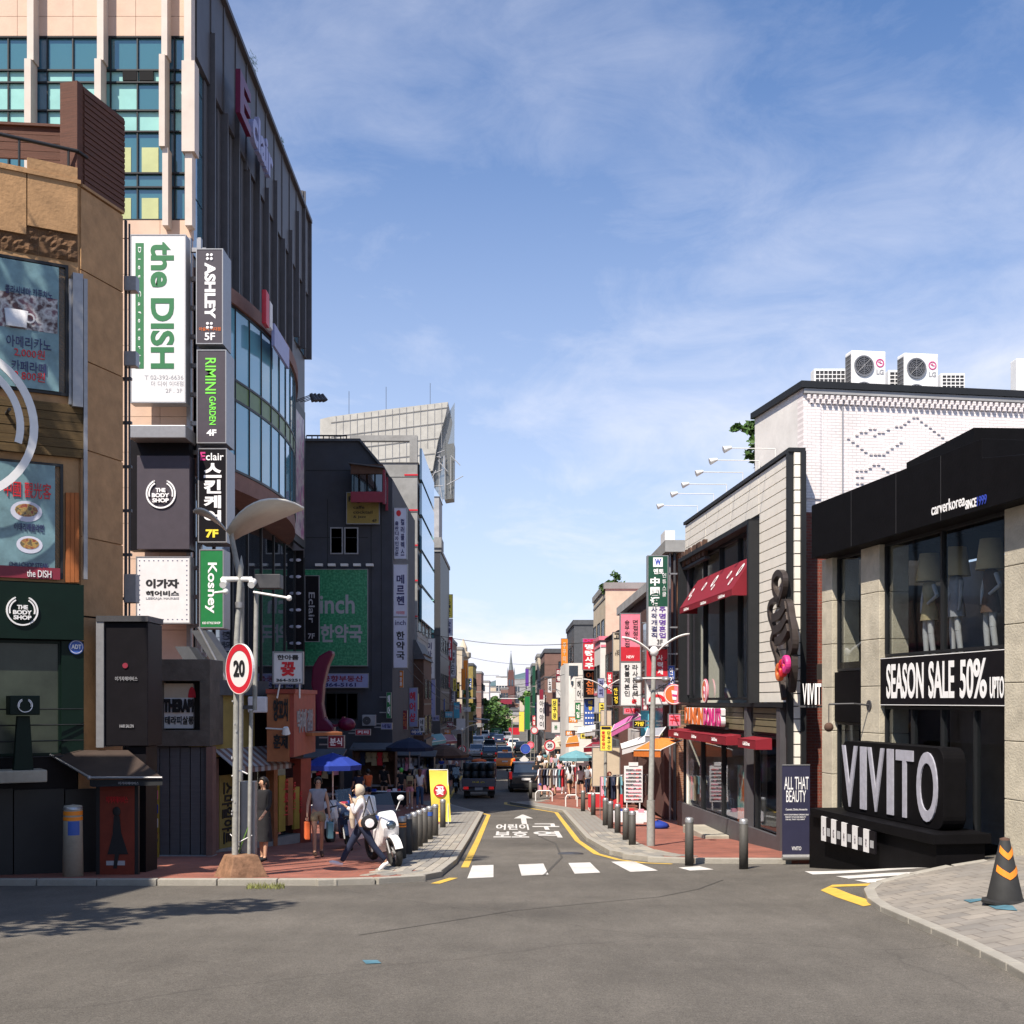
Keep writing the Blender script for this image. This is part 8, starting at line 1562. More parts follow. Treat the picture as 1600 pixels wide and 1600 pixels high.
def person(label, x, y, face, H=1.65, legs=((0, 0), (0, 0)), arms=((0, 8, 10), (0, 8, 10)), lean=0, top='cloth_white', sleeve=.45, bottom=('pants', 'cloth_denim'), hair='hair_black', hairlen=.0, shoes='cloth_white', scarf=None, detail=False, sit=False, female=True, z=None, group=None, headturn=0):
    """figure in local axes: faces +y; legs (hip forward deg, knee bend deg) left, right; arms (forward deg, outward deg, elbow bend deg)"""
    s = H / 1.70; g = (G(x, y) + KH) if z is None else z
    V3 = lambda a, b, c: Vector((a * s, b * s, c * s)); rot = lambda v, ax, a: Matrix.Rotation(R(a), 3, ax) @ v
    hipz = .92; leg_pts = []
    for sd, (hp, kn) in zip((-1, 1), legs):
        hip = V3(sd * .088, 0, hipz); kd = rot(V3(0, 0, -.44), 'X', hp); knee = hip + kd; ad = rot(V3(0, 0, -.41), 'X', hp - kn); ank = knee + ad; fdir = rot(V3(0, 1, 0), 'X', max(-55, min(25, hp - kn))) * .5
        toe = ank + rot(V3(0, .17, -.05), 'X', (hp - kn) * .85); leg_pts.append((hip, knee, ank, toe))
    low = min(min(a.z, t.z) for _, _, a, t in leg_pts) - .045 * s
    dz = -low
    sp = lambda v: rot(v - V3(0, 0, .95), 'X', -lean) + V3(0, 0, .95)
    pelvis, waist, chest, neck, hb, hc, ht = [sp(V3(*q)) for q in ((0, 0, .95), (0, .0, 1.08), (0, .0, 1.30), (0, -.01, 1.44), (0, .005, 1.50), (0, .02, 1.57), (0, .015, 1.665))]
    vs = [pelvis, waist, chest, neck, hb, hc, ht]; es = [(0, 1), (1, 2), (2, 3), (3, 4), (4, 5), (5, 6)]; wd = .92 if female else 1.08
    rd = [(.125, .095), (.105 * wd, .08), (.135 * wd, .09), .048, .055, (.078, .092), (.055, .065)]
    hand_mb = MB(); arm_pts = []
    for sd, (fw, ow, el) in zip((-1, 1), arms):
        sh = sp(V3(sd * .165 * wd, -.005, 1.385)); u = rot(rot(V3(0, 0, -.285), 'Y', -sd * ow), 'X', fw - lean * .5); e = sh + u; f = rot(rot(V3(0, 0, -.25), 'Y', -sd * ow * (.4 if el < 60 else -1.2)), 'X', fw - lean * .5 + el); wr_ = e + f; hd = wr_ + f.normalized() * .07 * s
        k = len(vs); vs += [sh, e, wr_, hd]; es += [(2, k), (k, k + 1), (k + 1, k + 2), (k + 2, k + 3)]; rd += [.05, .036, .024, (.034, .02)]; arm_pts.append((sh, e, wr_, hd))
        fd = f.normalized(); side = fd.cross(Vector((0, 1, 0))); side = side.normalized() if side.length > .1 else Vector((1, 0, 0)); curl = Vector((0, .35, 0))
        for i, L_ in enumerate((.07, .08, .075, .06)):
            b0 = hd + side * (i - 1.5) * .018 * s; b1 = b0 + (fd + curl * .4).normalized() * L_ * .55 * s; b2 = b1 + (fd + curl * 1.6).normalized() * L_ * .5 * s; hand_mb.tube([b0, b1, b2], [.009 * s, .0085 * s, .006 * s], 5)
        t0 = wr_ + fd * .03 * s; hand_mb.tube([t0, t0 + (fd + Vector((sd * -.8, .4, 0))).normalized() * .04 * s, t0 + (fd * 1.3 + Vector((sd * -.6, .6, 0))).normalized() * .075 * s], [.012 * s, .01 * s, .007 * s], 5)
    for hip, knee, ank, toe in leg_pts: k = len(vs); vs += [hip, (hip + knee) / 2, knee, (knee * .6 + ank * .4), ank, toe]; es += [(0, k)] + [(k + i, k + i + 1) for i in range(5)]; rd += [.088, .072, .05, .047, .034, .036]
    tr = Vector((0, 0, dz)); vs = [v + tr for v in vs]; rd = [(r[0] * s, r[1] * s) if isinstance(r, tuple) else r * s for r in rd]
    body = skin_mesh(vs, es, rd, 'body', M('skin'), 1); hand_mb.xf(Matrix.Translation(tr)); addto(body, hand_mb)
    hcen = vs[5]; up_ = (vs[6] - vs[4]).normalized(); fv = rot(Vector((0, 1, 0)), 'Z', headturn); fm = MB(); fm.tube([hcen + fv * .085 * s + up_ * .03 * s, hcen + fv * .112 * s - up_ * .005 * s], [.007 * s, .014 * s], 6)
    rv = fv.cross(up_)
    for sd in (-1, 1): c = hcen + rv * sd * .078 * s; fm.ell(tuple(c), .012 * s, .02 * s, .03 * s, 6, 4)
    fm.tube([hcen + fv * .085 * s - up_ * .04 * s - rv * .02 * s, hcen + fv * .085 * s - up_ * .04 * s + rv * .02 * s], .006 * s, 5); addto(body, fm)
    t = T('person', label, 'person', x, y, g, R(face), group); t.o.empty_display_size = .1
    link('body', body, t.o)
    if detail:
        for sd in (-1, 1): c = hcen + fv * .083 * s + rv * sd * .03 * s + up_ * .012 * s; t.p('eye', MB().ell(tuple(c), .009 * s, .007 * s, .006 * s, 6, 4), M('ink_black'))
    # top
    a = arm_pts; tv = [pelvis + V3(0, 0, -.05), waist, chest, sp(V3(0, -.005, 1.41))]; te = [(0, 1), (1, 2), (2, 3)]; tr_ = [(.155, .128), (.135 * wd, .112), (.165 * wd, .124), (.088, .08)]
    for sh, e, w_, h_ in arm_pts:
        if sleeve > 0:
            k = len(tv); tv.append(sh); tr_.append(.064)
            if sleeve <= 1: tv.append(sh + (e - sh) * sleeve); tr_.append(.056); te += [(2, k), (k, k + 1)]
            else: tv += [e, e + (w_ - e) * (sleeve - 1)]; tr_ += [.052, .040]; te += [(2, k), (k, k + 1), (k + 1, k + 2)]
    link('top', skin_mesh([v + tr for v in tv], te, [(r[0] * s, r[1] * s) if isinstance(r, tuple) else r * s for r in tr_], 'top', M(top), 1), t.o)
    kind, bm_ = bottom
    if kind == 'pants' or kind == 'shorts':
        pv = [pelvis + V3(0, 0, .04), pelvis + V3(0, 0, -.03)]; pe = [(0, 1)]; pr = [(.142, .118), (.158, .13)]; lim = 5 if kind == 'pants' else 2
        for hip, knee, ank, toe in leg_pts:
            k = len(pv)
            if kind == 'pants': pv += [hip, (hip + knee) / 2, knee, (knee + ank) / 2, ank + (knee - ank) * .06]; pr += [.10, .088, .068, .062, .052]; pe += [(1, k)] + [(k + i, k + i + 1) for i in range(4)]
            else: pv += [hip, hip + (knee - hip) * .5]; pr += [.105, .095]; pe += [(1, k), (k, k + 1)]
        link(kind if kind == 'pants' else 'shorts', skin_mesh([v + tr for v in pv], pe, [(r[0] * s, r[1] * s) if isinstance(r, tuple) else r * s for r in pr], kind, M(bm_), 1), t.o)
    else:
        c = pelvis + tr; L_ = {'skirt': .36, 'dress': .55, 'long': .8}[kind] * s; t.p('skirt', MB().lathe([(.115 * s, .12 * s), (.15 * s, .0), (.17 * s, -L_ * .4), (.20 * s, -L_)], 16, tuple(c), sy=.8), M(bm_))
    # hair
    hm = MB(); c = hcen - fv * .014 * s + up_ * .024 * s
    if scarf:
        hm.ell(tuple(hcen - fv * .01 * s + up_ * .012 * s), .108 * s, .122 * s, .125 * s, 16, 10); k = len(hm.v); hm.v = [tuple(Vector(v) - fv * max(0, (Vector(v) - hcen).dot(fv) - .055 * s)) for v in hm.v]
        t.p('headscarf', hm, M(scarf)); sm_ = MB(); n0 = neck + tr; sm_.lathe([(.07 * s, .06 * s), (.10 * s, .0), (.15 * s, -.1 * s), (.155 * s, -.2 * s)], 16, tuple(n0), sy=.75)
        sm_.tube([tuple(n0 + V3(-.02, .09, -.02)), tuple(n0 + V3(-.04, .14, -.2)), tuple(n0 + V3(-.05, .16, -.4)), tuple(n0 + V3(-.04, .15, -.58))], [.07 * s, .065 * s, .06 * s, .035 * s], 10); t.p('scarf_end', sm_, M(scarf))
    elif hair:
        hm.ell(tuple(c), .092 * s, .108 * s, .108 * s, 14, 9, 0, 2.1); k = len(hm.v); hm.v = [tuple(Vector(v) - fv * max(0, ((Vector(v) - c).dot(fv) - .06 * s)) * (1 if (Vector(v) - c).dot(up_) < .05 * s else 0)) for v in hm.v]
        b0 = hcen - fv * .055 * s
        if hairlen: hm.tube([tuple(b0 + up_ * .04 * s), tuple(b0 - up_ * .08 * s - fv * .015 * s), tuple(b0 - Vector((0, 0, hairlen * s)) - fv * .04 * s)], [.085 * s, .08 * s, .05 * s], 10)
        else: hm.ell(tuple(b0), .078 * s, .05 * s, .085 * s, 10, 7)
        t.p('hair', hm, M(hair))
    for i, (hip, knee, ank, toe) in enumerate(leg_pts):
        a_, b_ = ank + tr, toe + tr; d = (b_ - a_); heel = a_ - Vector((0, .035 * s, .02 * s)); sh_ = MB(); n = 8
        sh_.tube([heel, a_ + d * .35 + Vector((0, 0, -.012 * s)), a_ + d * 1.0, a_ + d * 1.25], [.036 * s, .044 * s, .04 * s, .022 * s], 8); t.p('shoe', sh_, M(shoes))
    t.j = dict(arms=[[q + tr for q in w_] for w_ in arm_pts], pelvis=pelvis + tr, chest=chest + tr, s=s); return t
def bag(t, name, m, c, w, h, d=.1, strap=None):
    o = t; q = MB().box(c[0] - w / 2, c[0] + w / 2, c[1] - d / 2, c[1] + d / 2, c[2] - h, c[2]); t.p(name, q, M(m), bev=.02)
gpk = lambda px, py: gp(px, py, KH)
# woman in headscarf striding left
x, y = PX(566, 22.3), 22.3
w1 = person('person in pale headscarf and white jacket striding left, hand at mouth', x, y, 100, 1.62, legs=((-27, 12), (30, 3)), arms=((30, -4, 142), (18, 0, 112)), lean=5, top='cloth_white', sleeve=1.9, bottom=('pants', 'cloth_navy'), scarf='cloth_beige', shoes='cloth_white', detail=True)
def child_thing(name, label, cat, t, lx, ly, lz, group=None):
    c, k = math.cos(t.th), math.sin(t.th); return T(name, label, cat, t.O[0] + lx * c - ly * k, t.O[1] + lx * k + ly * c, t.O[2] + lz, t.th, group)
pq = w1.j['pelvis']; b1 = child_thing('shoulder_bag', 'black shoulder bag with pale flower print at the hip', 'bag', w1, -.19, -.12, pq.z + .02)
b1.p('bag', MB().ell((0, 0, 0), .07, .16, .14, 12, 8), M('cloth_black')); b1.p('flower_print', MB().lathe([(0, -.078), (.085, -.07)], 12, smooth=False).xf(Matrix.Rotation(R(90), 4, 'Y')), M('cloth_white')); b1.p('strap', MB().tube([(0, -.1, .1), (.1, .0, .48), (.02, .12, .1)], .012, 5), M('cloth_black'))
# woman with tank top and blue bag in the shade
x, y = PX(497, 25.6), 25.6; w2 = person('person in grey tank top and brown skirt carrying a blue bag in shade', x, y, 195, 1.66, legs=((-8, 6), (12, 2)), arms=((5, 12, 15), (6, 14, 22)), top='cloth_grey', sleeve=.12, bottom=('shorts', 'cloth_khaki'), hair='hair_black', hairlen=0, shoes='cloth_brown', detail=True)
a = w2.j['arms'][0][3]; b2 = child_thing('shopping_bag', 'pale blue shopping bag held by the tank top walker', 'bag', w2, a.x, a.y, a.z); b2.b('bag', M('cloth_teal'), -.06, .06, -.15, .15, -.42, -.08, bev=.02); b2.p('handle', MB().tube([(0, -.08, -.1), (0, 0, 0), (0, .08, -.1)], .008, 5), M('cloth_teal'))
a = w2.j['arms'][1][3]; b3 = child_thing('shopping_bag', 'orange red shopping bag in the other hand of the tank top walker', 'bag', w2, a.x, a.y, a.z); b3.b('bag', M('cloth_orange'), -.05, .05, -.14, .14, -.44, -.08, bev=.02); b3.p('handle', MB().tube([(0, -.08, -.1), (0, 0, 0), (0, .08, -.1)], .008, 5), M('cloth_orange'))
x, y = PX(412, 24.2), 24.2; person('person in long black dress standing in the dark doorway by the posts', x, y, 150, 1.68, legs=((4, 0), (-3, 2)), arms=((10, 6, 40), (8, 6, 20)), top='cloth_black', sleeve=1.6, bottom=('dress', 'cloth_black'), hair='hair_black', hairlen=.15, shoes='cloth_black')
# couple walking away on the left pavement
x, y = PX(640, 50), 50; p1_ = person('person with patterned backpack and lilac shorts walking away, left of pair', x, y, 8, 1.68, legs=((10, 2), (-12, 12)), arms=((8, 8, 15), (-8, 8, 10)), top='cloth_black', sleeve=.5, bottom=('shorts', 'cloth_pink'), hair='hair_black', shoes='cloth_white', female=False)
b4 = child_thing('backpack', 'beige patterned backpack worn by the left walker of the pair', 'bag', p1_, 0, -.17, 1.25); b4.b('bag', M('cloth_khaki'), -.14, .14, -.07, .07, -.22, .18, bev=.04); b4.p('pocket', MB().box(-.1, .1, -.1, -.07, -.18, -.02), M('cloth_brown'), bev=.01)
x, y = PX(656, 51), 51; person('person with red brown hair and blue jeans walking away, right of pair', x, y, 0, 1.66, legs=((-12, 10), (12, 2)), arms=((-6, 10, 10), (5, 12, 35)), top='cloth_white', sleeve=.4, bottom=('pants', 'cloth_denim'), hair='hair_red', hairlen=.22, shoes='cloth_white')
x, y = PX(627, 52.5), 52.5; person('person in bright green cap in the dark left of the walking pair', x, y, 20, 1.66, legs=((8, 2), (-8, 8)), top='cloth_black', bottom=('pants', 'cloth_navy'), hair='cloth_green', shoes='cloth_black')
# two in white shirts on the right pavement
x, y = PX(890, 61.5), 61.5; person('person in loose white shirt and black shorts, left of the right pair', x, y, 15, 1.64, legs=((-16, 14), (14, 2)), arms=((10, 10, 20), (-10, 8, 15)), top='cloth_white', sleeve=.8, bottom=('shorts', 'cloth_black'), hairlen=.28, shoes='cloth_grey')
x, y = PX(907, 60), 60; person('person in white shirt and black shorts, right of the right pair', x, y, 10, 1.66, legs=((14, 3), (-14, 12)), arms=((25, 14, 50), (5, 10, 15)), top='cloth_white', sleeve=.8, bottom=('shorts', 'cloth_black'), hairlen=.12, shoes='cloth_grey')
x, y = PX(952, 46.5), 46.5; person('person in flowered top beside the clothes rack', x, y, 200, 1.6, legs=((5, 0), (-4, 4)), arms=((30, 8, 60), (20, 8, 60)), top='print_flower', sleeve=.6, bottom=('skirt', 'cloth_black'), hair='hair_red', hairlen=.1, shoes='cloth_black')
random.seed(17)
cr = [(846, 63, 'cloth_red', 'cloth_blue', 'red top and blue skirt sitting close to the hoop rail', 1), (858, 62, 'cloth_white', 'cloth_black', 'white blouse and black skirt behind the hoop rail', 0), (868, 64, 'cloth_white', 'cloth_black', 'white top with dark skirt in the middle of the stalls', 0), (876, 70, 'cloth_pink', 'cloth_denim', 'pink top near the far clothes rack', 0), (884, 78, 'cloth_white', 'cloth_grey', 'white top walking away under the speed sign', 0), (918, 64, 'cloth_grey', 'cloth_navy', 'grey shirt beside the ochre board', 0), (922, 70, 'cloth_orange', 'cloth_black', 'orange top behind the ochre board', 0), (852, 84, 'cloth_white', 'cloth_denim', 'pale shirt under the round blue sign', 0), (862, 92, 'cloth_pink', 'cloth_black', 'pink shirt in the far right crowd', 0), (872, 98, 'cloth_white', 'cloth_red', 'white shirt and red skirt in the far right crowd', 0), (845, 104, 'cloth_black', 'cloth_navy', 'black shirt at the far kerb', 0), (856, 112, 'cloth_white', 'cloth_khaki', 'white shirt farthest along the right pavement', 0), (934, 57, 'cloth_navy', 'cloth_black', 'navy top left of the ochre board', 0), (575, 50, 'cloth_orange', 'cloth_navy', 'orange shirt in the deep left shade', 0), (600, 56, 'cloth_black', 'cloth_black', 'black clothes beside the brown booth', 0), (560, 44, 'cloth_navy', 'cloth_blue', 'navy shirt near the blue parasol', 0), (675, 72, 'cloth_grey', 'cloth_black', 'grey shirt by the shaded clothes rack', 0), (703, 88, 'cloth_white', 'cloth_denim', 'white shirt at the left kerb beyond the truck', 0), (838, 70, 'cloth_black', 'cloth_black', 'black clothes beside the dark car', 0), (848, 73, 'cloth_beige', 'cloth_white', 'beige top and white bottoms by the kerb', 0), (881, 66, 'cloth_navy', 'cloth_white', 'navy top and white bottoms behind the hoop rails', 0), (896, 72, 'cloth_white', 'cloth_denim', 'white top and jeans ahead of the right pair', 0), (903, 82, 'cloth_red', 'cloth_black', 'red top near the stall with the teal parasol', 0), (868, 84, 'cloth_grey', 'cloth_beige', 'grey top and beige bottoms past the clothes rack', 0), (843, 94, 'cloth_white', 'cloth_black', 'white top stepping off the right kerb', 0), (852, 100, 'cloth_teal', 'cloth_navy', 'teal top in the far crowd', 0), (928, 62, 'cloth_white', 'cloth_khaki', 'white top and khaki bottoms by the ochre board', 0), (648, 62, 'cloth_pink', 'cloth_black', 'pink top in the shade behind the walking pair', 0), (618, 58, 'cloth_beige', 'cloth_navy', 'beige top by the dark booth', 0), (690, 80, 'cloth_blue', 'cloth_black', 'blue top by the left kerb stalls', 0), (664, 66, 'cloth_white', 'cloth_grey', 'white top under the dark parasol', 0)]
for px, d, tp, bt, ds_, sitq in cr:
    x = PX(px, d); person('person with ' + ds_, x, d, random.choice([10, -15, 170, 190, 30]), random.uniform(1.56, 1.74), legs=((random.uniform(-14, 0), 8), (random.uniform(2, 14), 2)), arms=((random.uniform(-10, 30), 9, random.uniform(8, 60)), (random.uniform(-5, 20), 9, 12)), top=tp, bottom=(random.choice(['skirt', 'pants', 'shorts']) if 'skirt' not in ds_ else 'skirt', bt), hairlen=random.choice([0, .1, .25]), shoes=random.choice(['cloth_black', 'cloth_white', 'cloth_brown']), female=random.random() < .7)

# ================================================================ vehicles
def rounded_prism(F, name, prof, w0, w1, m, bev=.05, parent=None): return F.p(name, MB().prism(prof, w0, w1, 'x'), M(m), bev=bev)
def wheel(F, x, y, r, w=.2):
    side = 1 if x > 0 else -1; mb = MB(); mb.lathe([(r * .62, -w / 2), (r * .93, -w / 2), (r, -w * .3), (r, w * .3), (r * .93, w / 2), (r * .62, w / 2), (r * .62, -w / 2)], 22); Mx = Matrix.Translation((x, y, r)) @ Matrix.Rotation(R(90), 4, 'Y'); mb.xf(Mx)
    o = F.p('wheel', mb, M('rubber_black')); hb_ = MB(); hb_.lathe([(0, side * w * .3), (r * .2, side * w * .34), (r * .62, side * w * .42), (r * .63, side * w * .1)], 14).xf(Mx); F.p('rim', hb_, M('steel_light'), parent=o, fix=False)
def car(label, x, y, heading, kind, paint, L_=4.5, Wd=1.8, Hc=1.45, plate='green', group=None, cat='car', lamps=True, roofsign=False):
    g = G(x, y); sl = math.atan2(G(x, y + 1) - G(x, y - 1), 2); t = T('taxi' if cat == 'taxi' else 'parked_car' if 'parked' in label else 'car', label, cat, x, y, g, R(heading), group); t.o.rotation_euler = (sl * math.cos(R(heading)), 0, R(heading))
    h = Hc; a = L_ / 2; bz = .22; wz = h * .62        # local +y is the nose
    if kind == 'suv': body = [(-a, bz + .1), (-a - .0, wz * .9), (-a + .12, wz + .06), (a - 1.15, wz + .04), (a - .3, wz - .1), (a - .02, wz - .3), (a, bz + .1), (a - .15, bz), (-a + .15, bz)]; cab = [(-a + .15, wz), (-a + .38, h - .06), (-a + .6, h), (a - 2.1, h), (a - 1.7, h - .05), (a - 1.05, wz)]
    else: body = [(-a, bz + .12), (-a + .02, wz * .92), (-a + .15, wz + .02), (a - 1.3, wz), (a - .35, wz - .12), (a - .03, wz - .3), (a, bz + .1), (a - .15, bz), (-a + .15, bz)]; cab = [(-a + .45, wz), (-a + 1.15, h - .03), (-a + 1.5, h), (a - 2.15, h), (a - 1.95, h - .04), (a - 1.15, wz)]
    w = Wd / 2; t.p('body', MB().prism(body, -w, w, 'x'), M(paint), bev=.09)
    c = MB().prism(cab, -w + .12, w - .12, 'x'); c.v = [(x_ * (1 - .12 * max(0, (z_ - wz)) / (h - wz)), y_, z_) for x_, y_, z_ in c.v]; t.p('roof', c, M(paint), bev=.06)
    def glass(y0, z0, y1, z1, ww, o): 
        f = lambda z_: ww * (1 - .12 * max(0, (z_ - wz)) / (h - wz)); t.p('windscreen', MB().add([(-f(z0), y0 + o, z0), (f(z0), y0 + o, z0), (f(z1), y1 + o, z1), (-f(z1), y1 + o, z1)], [(0, 1, 2, 3)]), M('glass_dark'), fix=False)
    i0, i1 = (cab[0], cab[1]); glass(i0[0] + (i1[0] - i0[0]) * .12, i0[1] + (i1[1] - i0[1]) * .12, i0[0] + (i1[0] - i0[0]) * .9, i0[1] + (i1[1] - i0[1]) * .9, w - .2, -.035); i0, i1 = cab[-1], cab[-2]; glass(i0[0] + (i1[0] - i0[0]) * .1, i0[1] + (i1[1] - i0[1]) * .1, i0[0] + (i1[0] - i0[0]) * .95, i0[1] + (i1[1] - i0[1]) * .95, w - .2, .035)
    for sd in (-1, 1):
        for f0, f1 in ((.16, .50), (.53, .84)):
            ya, yb_ = cab[0][0], cab[-1][0]; yA, yB = ya + (yb_ - ya) * f0, ya + (yb_ - ya) * f1; z0, z1 = wz + .05, h - .12; xo = lambda z_: sd * ((w - .12) * (1 - .12 * (z_ - wz) / (h - wz)) + .012)
            ins = .12 if f0 < .3 else 0; t.p('side_window', MB().add([(xo(z0), yA, z0), (xo(z0), yB, z0), (xo(z1), yB - (.22 if f0 > .3 else 0), z1), (xo(z1), yA + ins, z1)], [(0, 1, 2, 3)]), M('glass_dark'), fix=False)
        t.b('taillight', M('lamp_red'), sd * (w - .06) - .11, sd * (w - .06) + .05, -a - .03, -a + .15, wz * .72 if kind != 'suv' else wz * .72, wz * .95 if kind != 'suv' else wz * 1.12, bev=.015); t.b('headlight', M('board_white'), sd * (w - .25) - .16, sd * (w - .25) + .16, a - .08, a + .01, wz - .36, wz - .22, bev=.02)
        for yy in (-a + .8, a - .85): wheel(t, sd * (w - .1), yy, .32 if kind != 'suv' else .37)
        t.p('mirror', MB().ell((sd * (w + .06), cab[-1][0] - .15, wz + .1), .09, .06, .07, 8, 6), M(paint))
    t.b('bumper', M('rubber_black' if kind == 'suv' else paint), -w + .02, w - .02, -a - .06, -a + .05, bz + .05, bz + .3, bev=.04)
    t.b('number_plate', M('board_white' if plate != 'green' else 'board_green'), -.26, .26, -a - .05, -a - .02, wz * .66, wz * .66 + .13)
    if roofsign: t.b('roof_sign', M('board_orange'), -.25, .25, -.1, .1, h, h + .16, bev=.03)
    return t
suv = car('black parked four wheel drive car at the right kerb, rear view', PX(817, 70) + .1, 71.9, 2, 'suv', 'car_black', 4.5, 1.82, 1.72, 'white'); suv.p('spare_wheel_cover', MB().box(-.45, .45, -2.29, -2.26, .95, 1.0), M('steel_light'))
car('orange taxi driving away in the middle of the street', PX(789, 108), 110, 0, 'sedan', 'car_orange', 4.6, 1.82, 1.45, 'white', cat='taxi', roofsign=True)
for lb, px, d, hd, m in (('dark blue parked car at the left behind the taxi', 765, 128, 2, 'car_black'), ('dark silver car ahead of the orange taxi', 788, 128, 0, 'car_navy'), ('black car farther up the street, facing us', 765, 160, 180, 'car_black'), ('white car farther up the street', 803, 165, 0, 'car_white'), ('silver parked car at the left kerb in shade', 744, 138, 3, 'car_silver'), ('blue parked car under the far trees', 780, 195, 0, 'car_navy'), ('white parked car under the far trees', 748, 185, 4, 'car_white'), ('purple black car near the far junction', 772, 205, 0, 'car_black'), ('silver car nearest the far junction', 792, 208, 180, 'car_silver'), ('dark parked car beside the far right pavement', 815, 150, 0, 'car_black'), ('small white car beyond the dark parked ones', 757, 215, 180, 'car_white')): car(lb, PX(px, d), d, hd, 'sedan', m, plate='white')
# loaded truck seen from behind
d = 63.2; x = PX(748, d); g = G(x, d + 2); tk = T('truck', 'dark truck with a tarpaulin covered load and red tail lights', 'truck', x, d + 2.4, g); tk.o.rotation_euler = (math.atan2(G(x, 67) - G(x, 63), 4), 0, 0)
tk.b('bed', M('car_navy'), -.86, .86, -2.4, .9, .62, 1.0, bev=.02); tk.b('chassis', M('metal_dark'), -.5, .5, -2.3, 2.2, .35, .62); tk.b('tailgate', M('car_navy'), -.88, .88, -2.45, -2.38, .60, 1.05, bev=.015)
random.seed(6)
for r_ in range(2):
    for c in range(4): u = -.63 + c * .42; tk.p('load_bale', MB().lathe([(.0, 0), (.2, .02), (.215, .2), (.2, .42), (.0, .44)], 10, (u, -2.1 + r_ * .02, 1.0 + r_ * .42)), M('tarp_dark'))
mb = MB(); nx, ny = 8, 8; vs = []
for j in range(ny + 1):
    for i in range(nx + 1): vs.append((-.8 + 1.6 * i / nx, -1.95 + 2.8 * j / ny, 1.86 + random.uniform(-.05, .05) - .14 * abs(i / nx - .5) ** 2 * 4))
k = len(vs); mb.add(vs, [(j * (nx + 1) + i, j * (nx + 1) + i + 1, (j + 1) * (nx + 1) + i + 1, (j + 1) * (nx + 1) + i) for j in range(ny) for i in range(nx)], True)
tk.p('tarpaulin', mb, M('tarp_dark'), fix=False); tk.b('load_side', M('tarp_dark'), -.8, .8, -1.93, .85, 1.0, 1.8, bev=.06)
tk.p('cab', MB().prism([(.95, .5), (.95, 1.75), (1.15, 1.86), (2.2, 1.8), (2.45, 1.2), (2.5, .5)], -.85, .85, 'x'), M('car_navy'), bev=.06); tk.p('orange_cover', MB().ell((-.05, -.2, 1.9), .42, .6, .14, 10, 6), M('cloth_orange'))
for sd in (-1, 1):
    tk.b('taillight', M('lamp_red'), sd * .66 - .13, sd * .66 + .13, -2.48, -2.4, .48, .62, bev=.01); tk.b('mud_flap', M('rubber_black'), sd * .62 - .16, sd * .62 + .16, -2.2, -2.17, .12, .6)
    for yy in (-1.6, 1.7): wheel(tk, sd * .68, yy, .31)
tk.b('number_plate', M('plaster_grey'), -.2, .2, -2.49, -2.46, .44, .58); tk.text('서울 80', M('ink_yellow'), -.35, .82, .3, .9, -2.46, .003); tk.b('bumper', M('metal_dark'), -.85, .85, -2.44, -2.36, .4, .5)
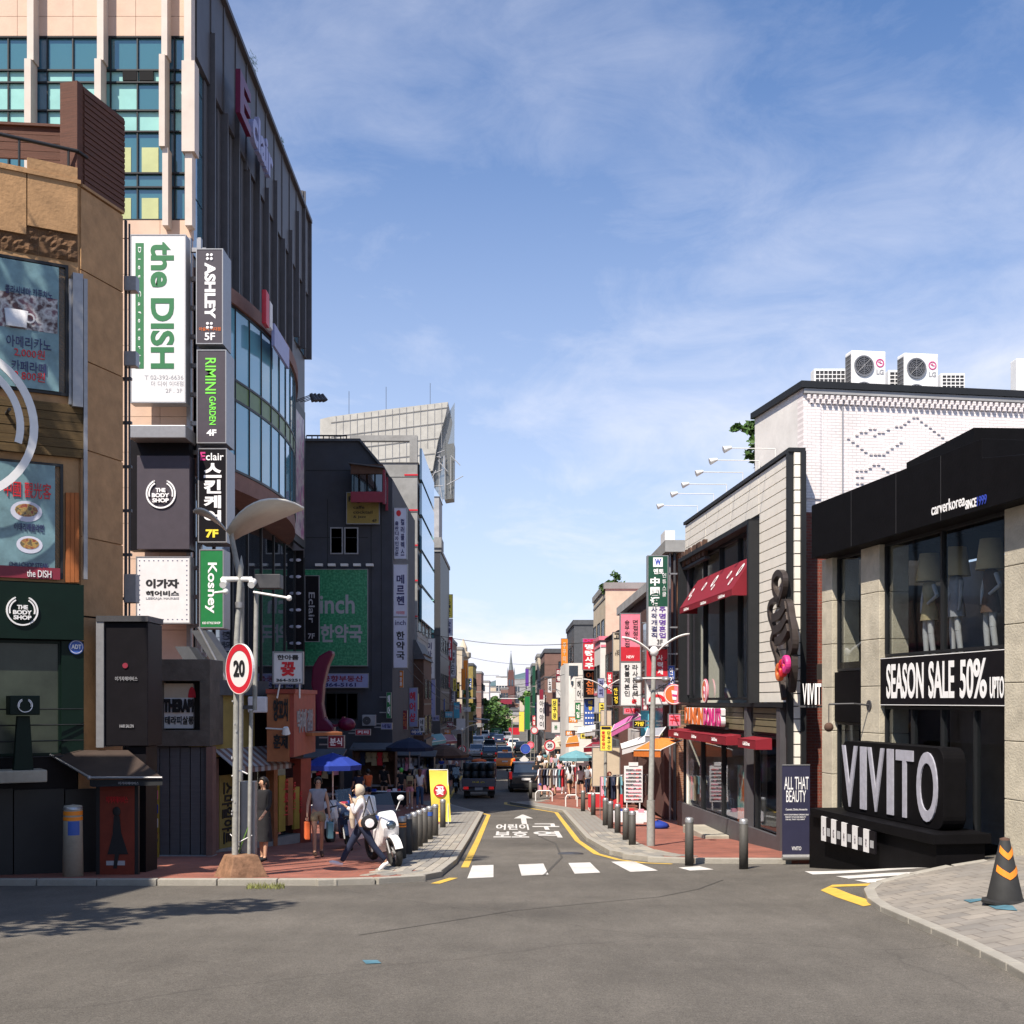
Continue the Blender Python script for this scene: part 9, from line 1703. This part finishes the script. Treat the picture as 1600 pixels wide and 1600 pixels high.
# white motorcycle parked on the left corner, front towards us
def motorbike(label, x, y, heading, paint='white_paint', big=True, lean=6):
    g = G(x, y) + KH; t = T('motorcycle', label, 'motorcycle', x, y, g, R(heading)); t.o.rotation_euler = (0, R(lean), R(heading))
    for yy in (.68, -.68):
        mb = MB().lathe([(.2, -.05), (.27, -.065), (.30, -.03), (.30, .03), (.27, .065), (.2, .05), (.2, -.05)], 24).xf(Matrix.Translation((0, yy, .30)) @ Matrix.Rotation(R(90), 4, 'Y')); o = t.p('wheel', mb, M('rubber_black')); sp_ = MB().cyl((-.05, yy, .3), (.05, yy, .3), .05, n=10)
        for k in range(5): a = R(72 * k); sp_.tube([(0, yy, .3), (0, yy + .21 * math.cos(a), .3 + .21 * math.sin(a))], .018, 5)
        t.p('rim', sp_, M('steel_light'), parent=o)
    t.p('front_fender', MB().ring((0, .68, .3), .31, .335, -.075, .075, 12, 20, 150, 'x'), M(paint))
    t.p('fork', MB().tube([(-.09, .68, .3), (-.09, .42, .86)], .025).tube([(.09, .68, .3), (.09, .42, .86)], .025), M('steel_light'))
    t.p('fairing', MB().prism([(.62, .62), (.70, .80), (.58, 1.02), (.42, 1.10), (.28, .98), (.30, .55), (.42, .42)], -.17, .17, 'x'), M(paint), bev=.07); t.p('headlight', MB().ell((0, .66, .83), .11, .06, .09), M('glass_far')); t.p('lower_fairing', MB().prism([(.34, .42), (.40, .80), (.05, .72), (-.05, .38), (.15, .25)], -.2, .2, 'x'), M(paint), bev=.05)
    t.p('windshield', MB().prism([(.52, 1.02), (.30, 1.42), (.28, 1.41), (.47, 1.0)], -.19, .19, 'x'), M('glass_shop'), bev=.004); t.p('tank', MB().ell((0, .12, .86), .17, .3, .14), M(paint)); t.p('seat', MB().prism([(-.02, .80), (-.1, .76), (-.55, .80), (-.72, .9), (-.7, .82), (-.5, .7), (.0, .7)], -.14, .14, 'x'), M('rubber_black'), bev=.03)
    t.p('engine', MB().ell((0, .0, .42), .2, .26, .2, 10, 7), M('metal_dark')); t.p('tail_fairing', MB().prism([(-.2, .72), (-.85, .88), (-.82, .70), (-.4, .5), (-.2, .5)], -.13, .13, 'x'), M(paint), bev=.04)
    t.p('handlebar', MB().tube([(-.36, .22, 1.02), (-.2, .34, 1.05), (.2, .34, 1.05), (.36, .22, 1.02)], .018), M('metal_dark'))
    for sd in (-1, 1): t.p('mirror', MB().tube([(sd * .26, .3, 1.04), (sd * .36, .34, 1.24)], .01, 5).ell((sd * .37, .34, 1.28), .075, .03, .055, 10, 6), M(paint if big else 'metal_dark')); 
    if big:
        t.b('top_box', M(paint), -.2, .2, -1.08, -.68, .92, 1.28, bev=.05)
        for sd in (-1, 1): t.b('side_box', M(paint), sd * .28 - .1, sd * .28 + .1, -.95, -.5, .48, .86, bev=.05); t.b('crash_bar', M('steel_light'), sd * .26 - .015, sd * .26 + .015, .1, .13, .3, .62)
    t.b('blue_panel', M('board_blue'), -.175, .175, .30, .5, .93, 1.02, bev=.01); t.p('stand', MB().tube([(-.1, -.1, .3), (-.28, -.05, .02)], .015), M('metal_dark')); return t
motorbike('white police style motorcycle parked behind the striding walker', PX(601, 23.9), 23.9, 205, lean=7)
motorbike('dark scooter parked in the shade left of the motorcycle', PX(545, 28.5), 28.5, 190, 'car_navy', False); motorbike('white fronted scooter deep in the left shade', PX(530, 31.5), 31.5, 170, 'white_paint', False, 5)
mk = motorbike('dark motorcycle ridden along the left kerb', PX(713, 68), 68, 180, 'car_black', False, 0); rd_ = person('person in dark clothes and white helmet riding a motorcycle', PX(713, 68), 68.15, 180, 1.7, legs=((70, 75), (70, 75)), arms=((45, 14, 25), (45, 14, 25)), top='cloth_black', sleeve=1.7, bottom=('pants', 'cloth_black'), hair='cloth_white', shoes='cloth_black', female=False, z=G(-3, 68) + KH + .28)
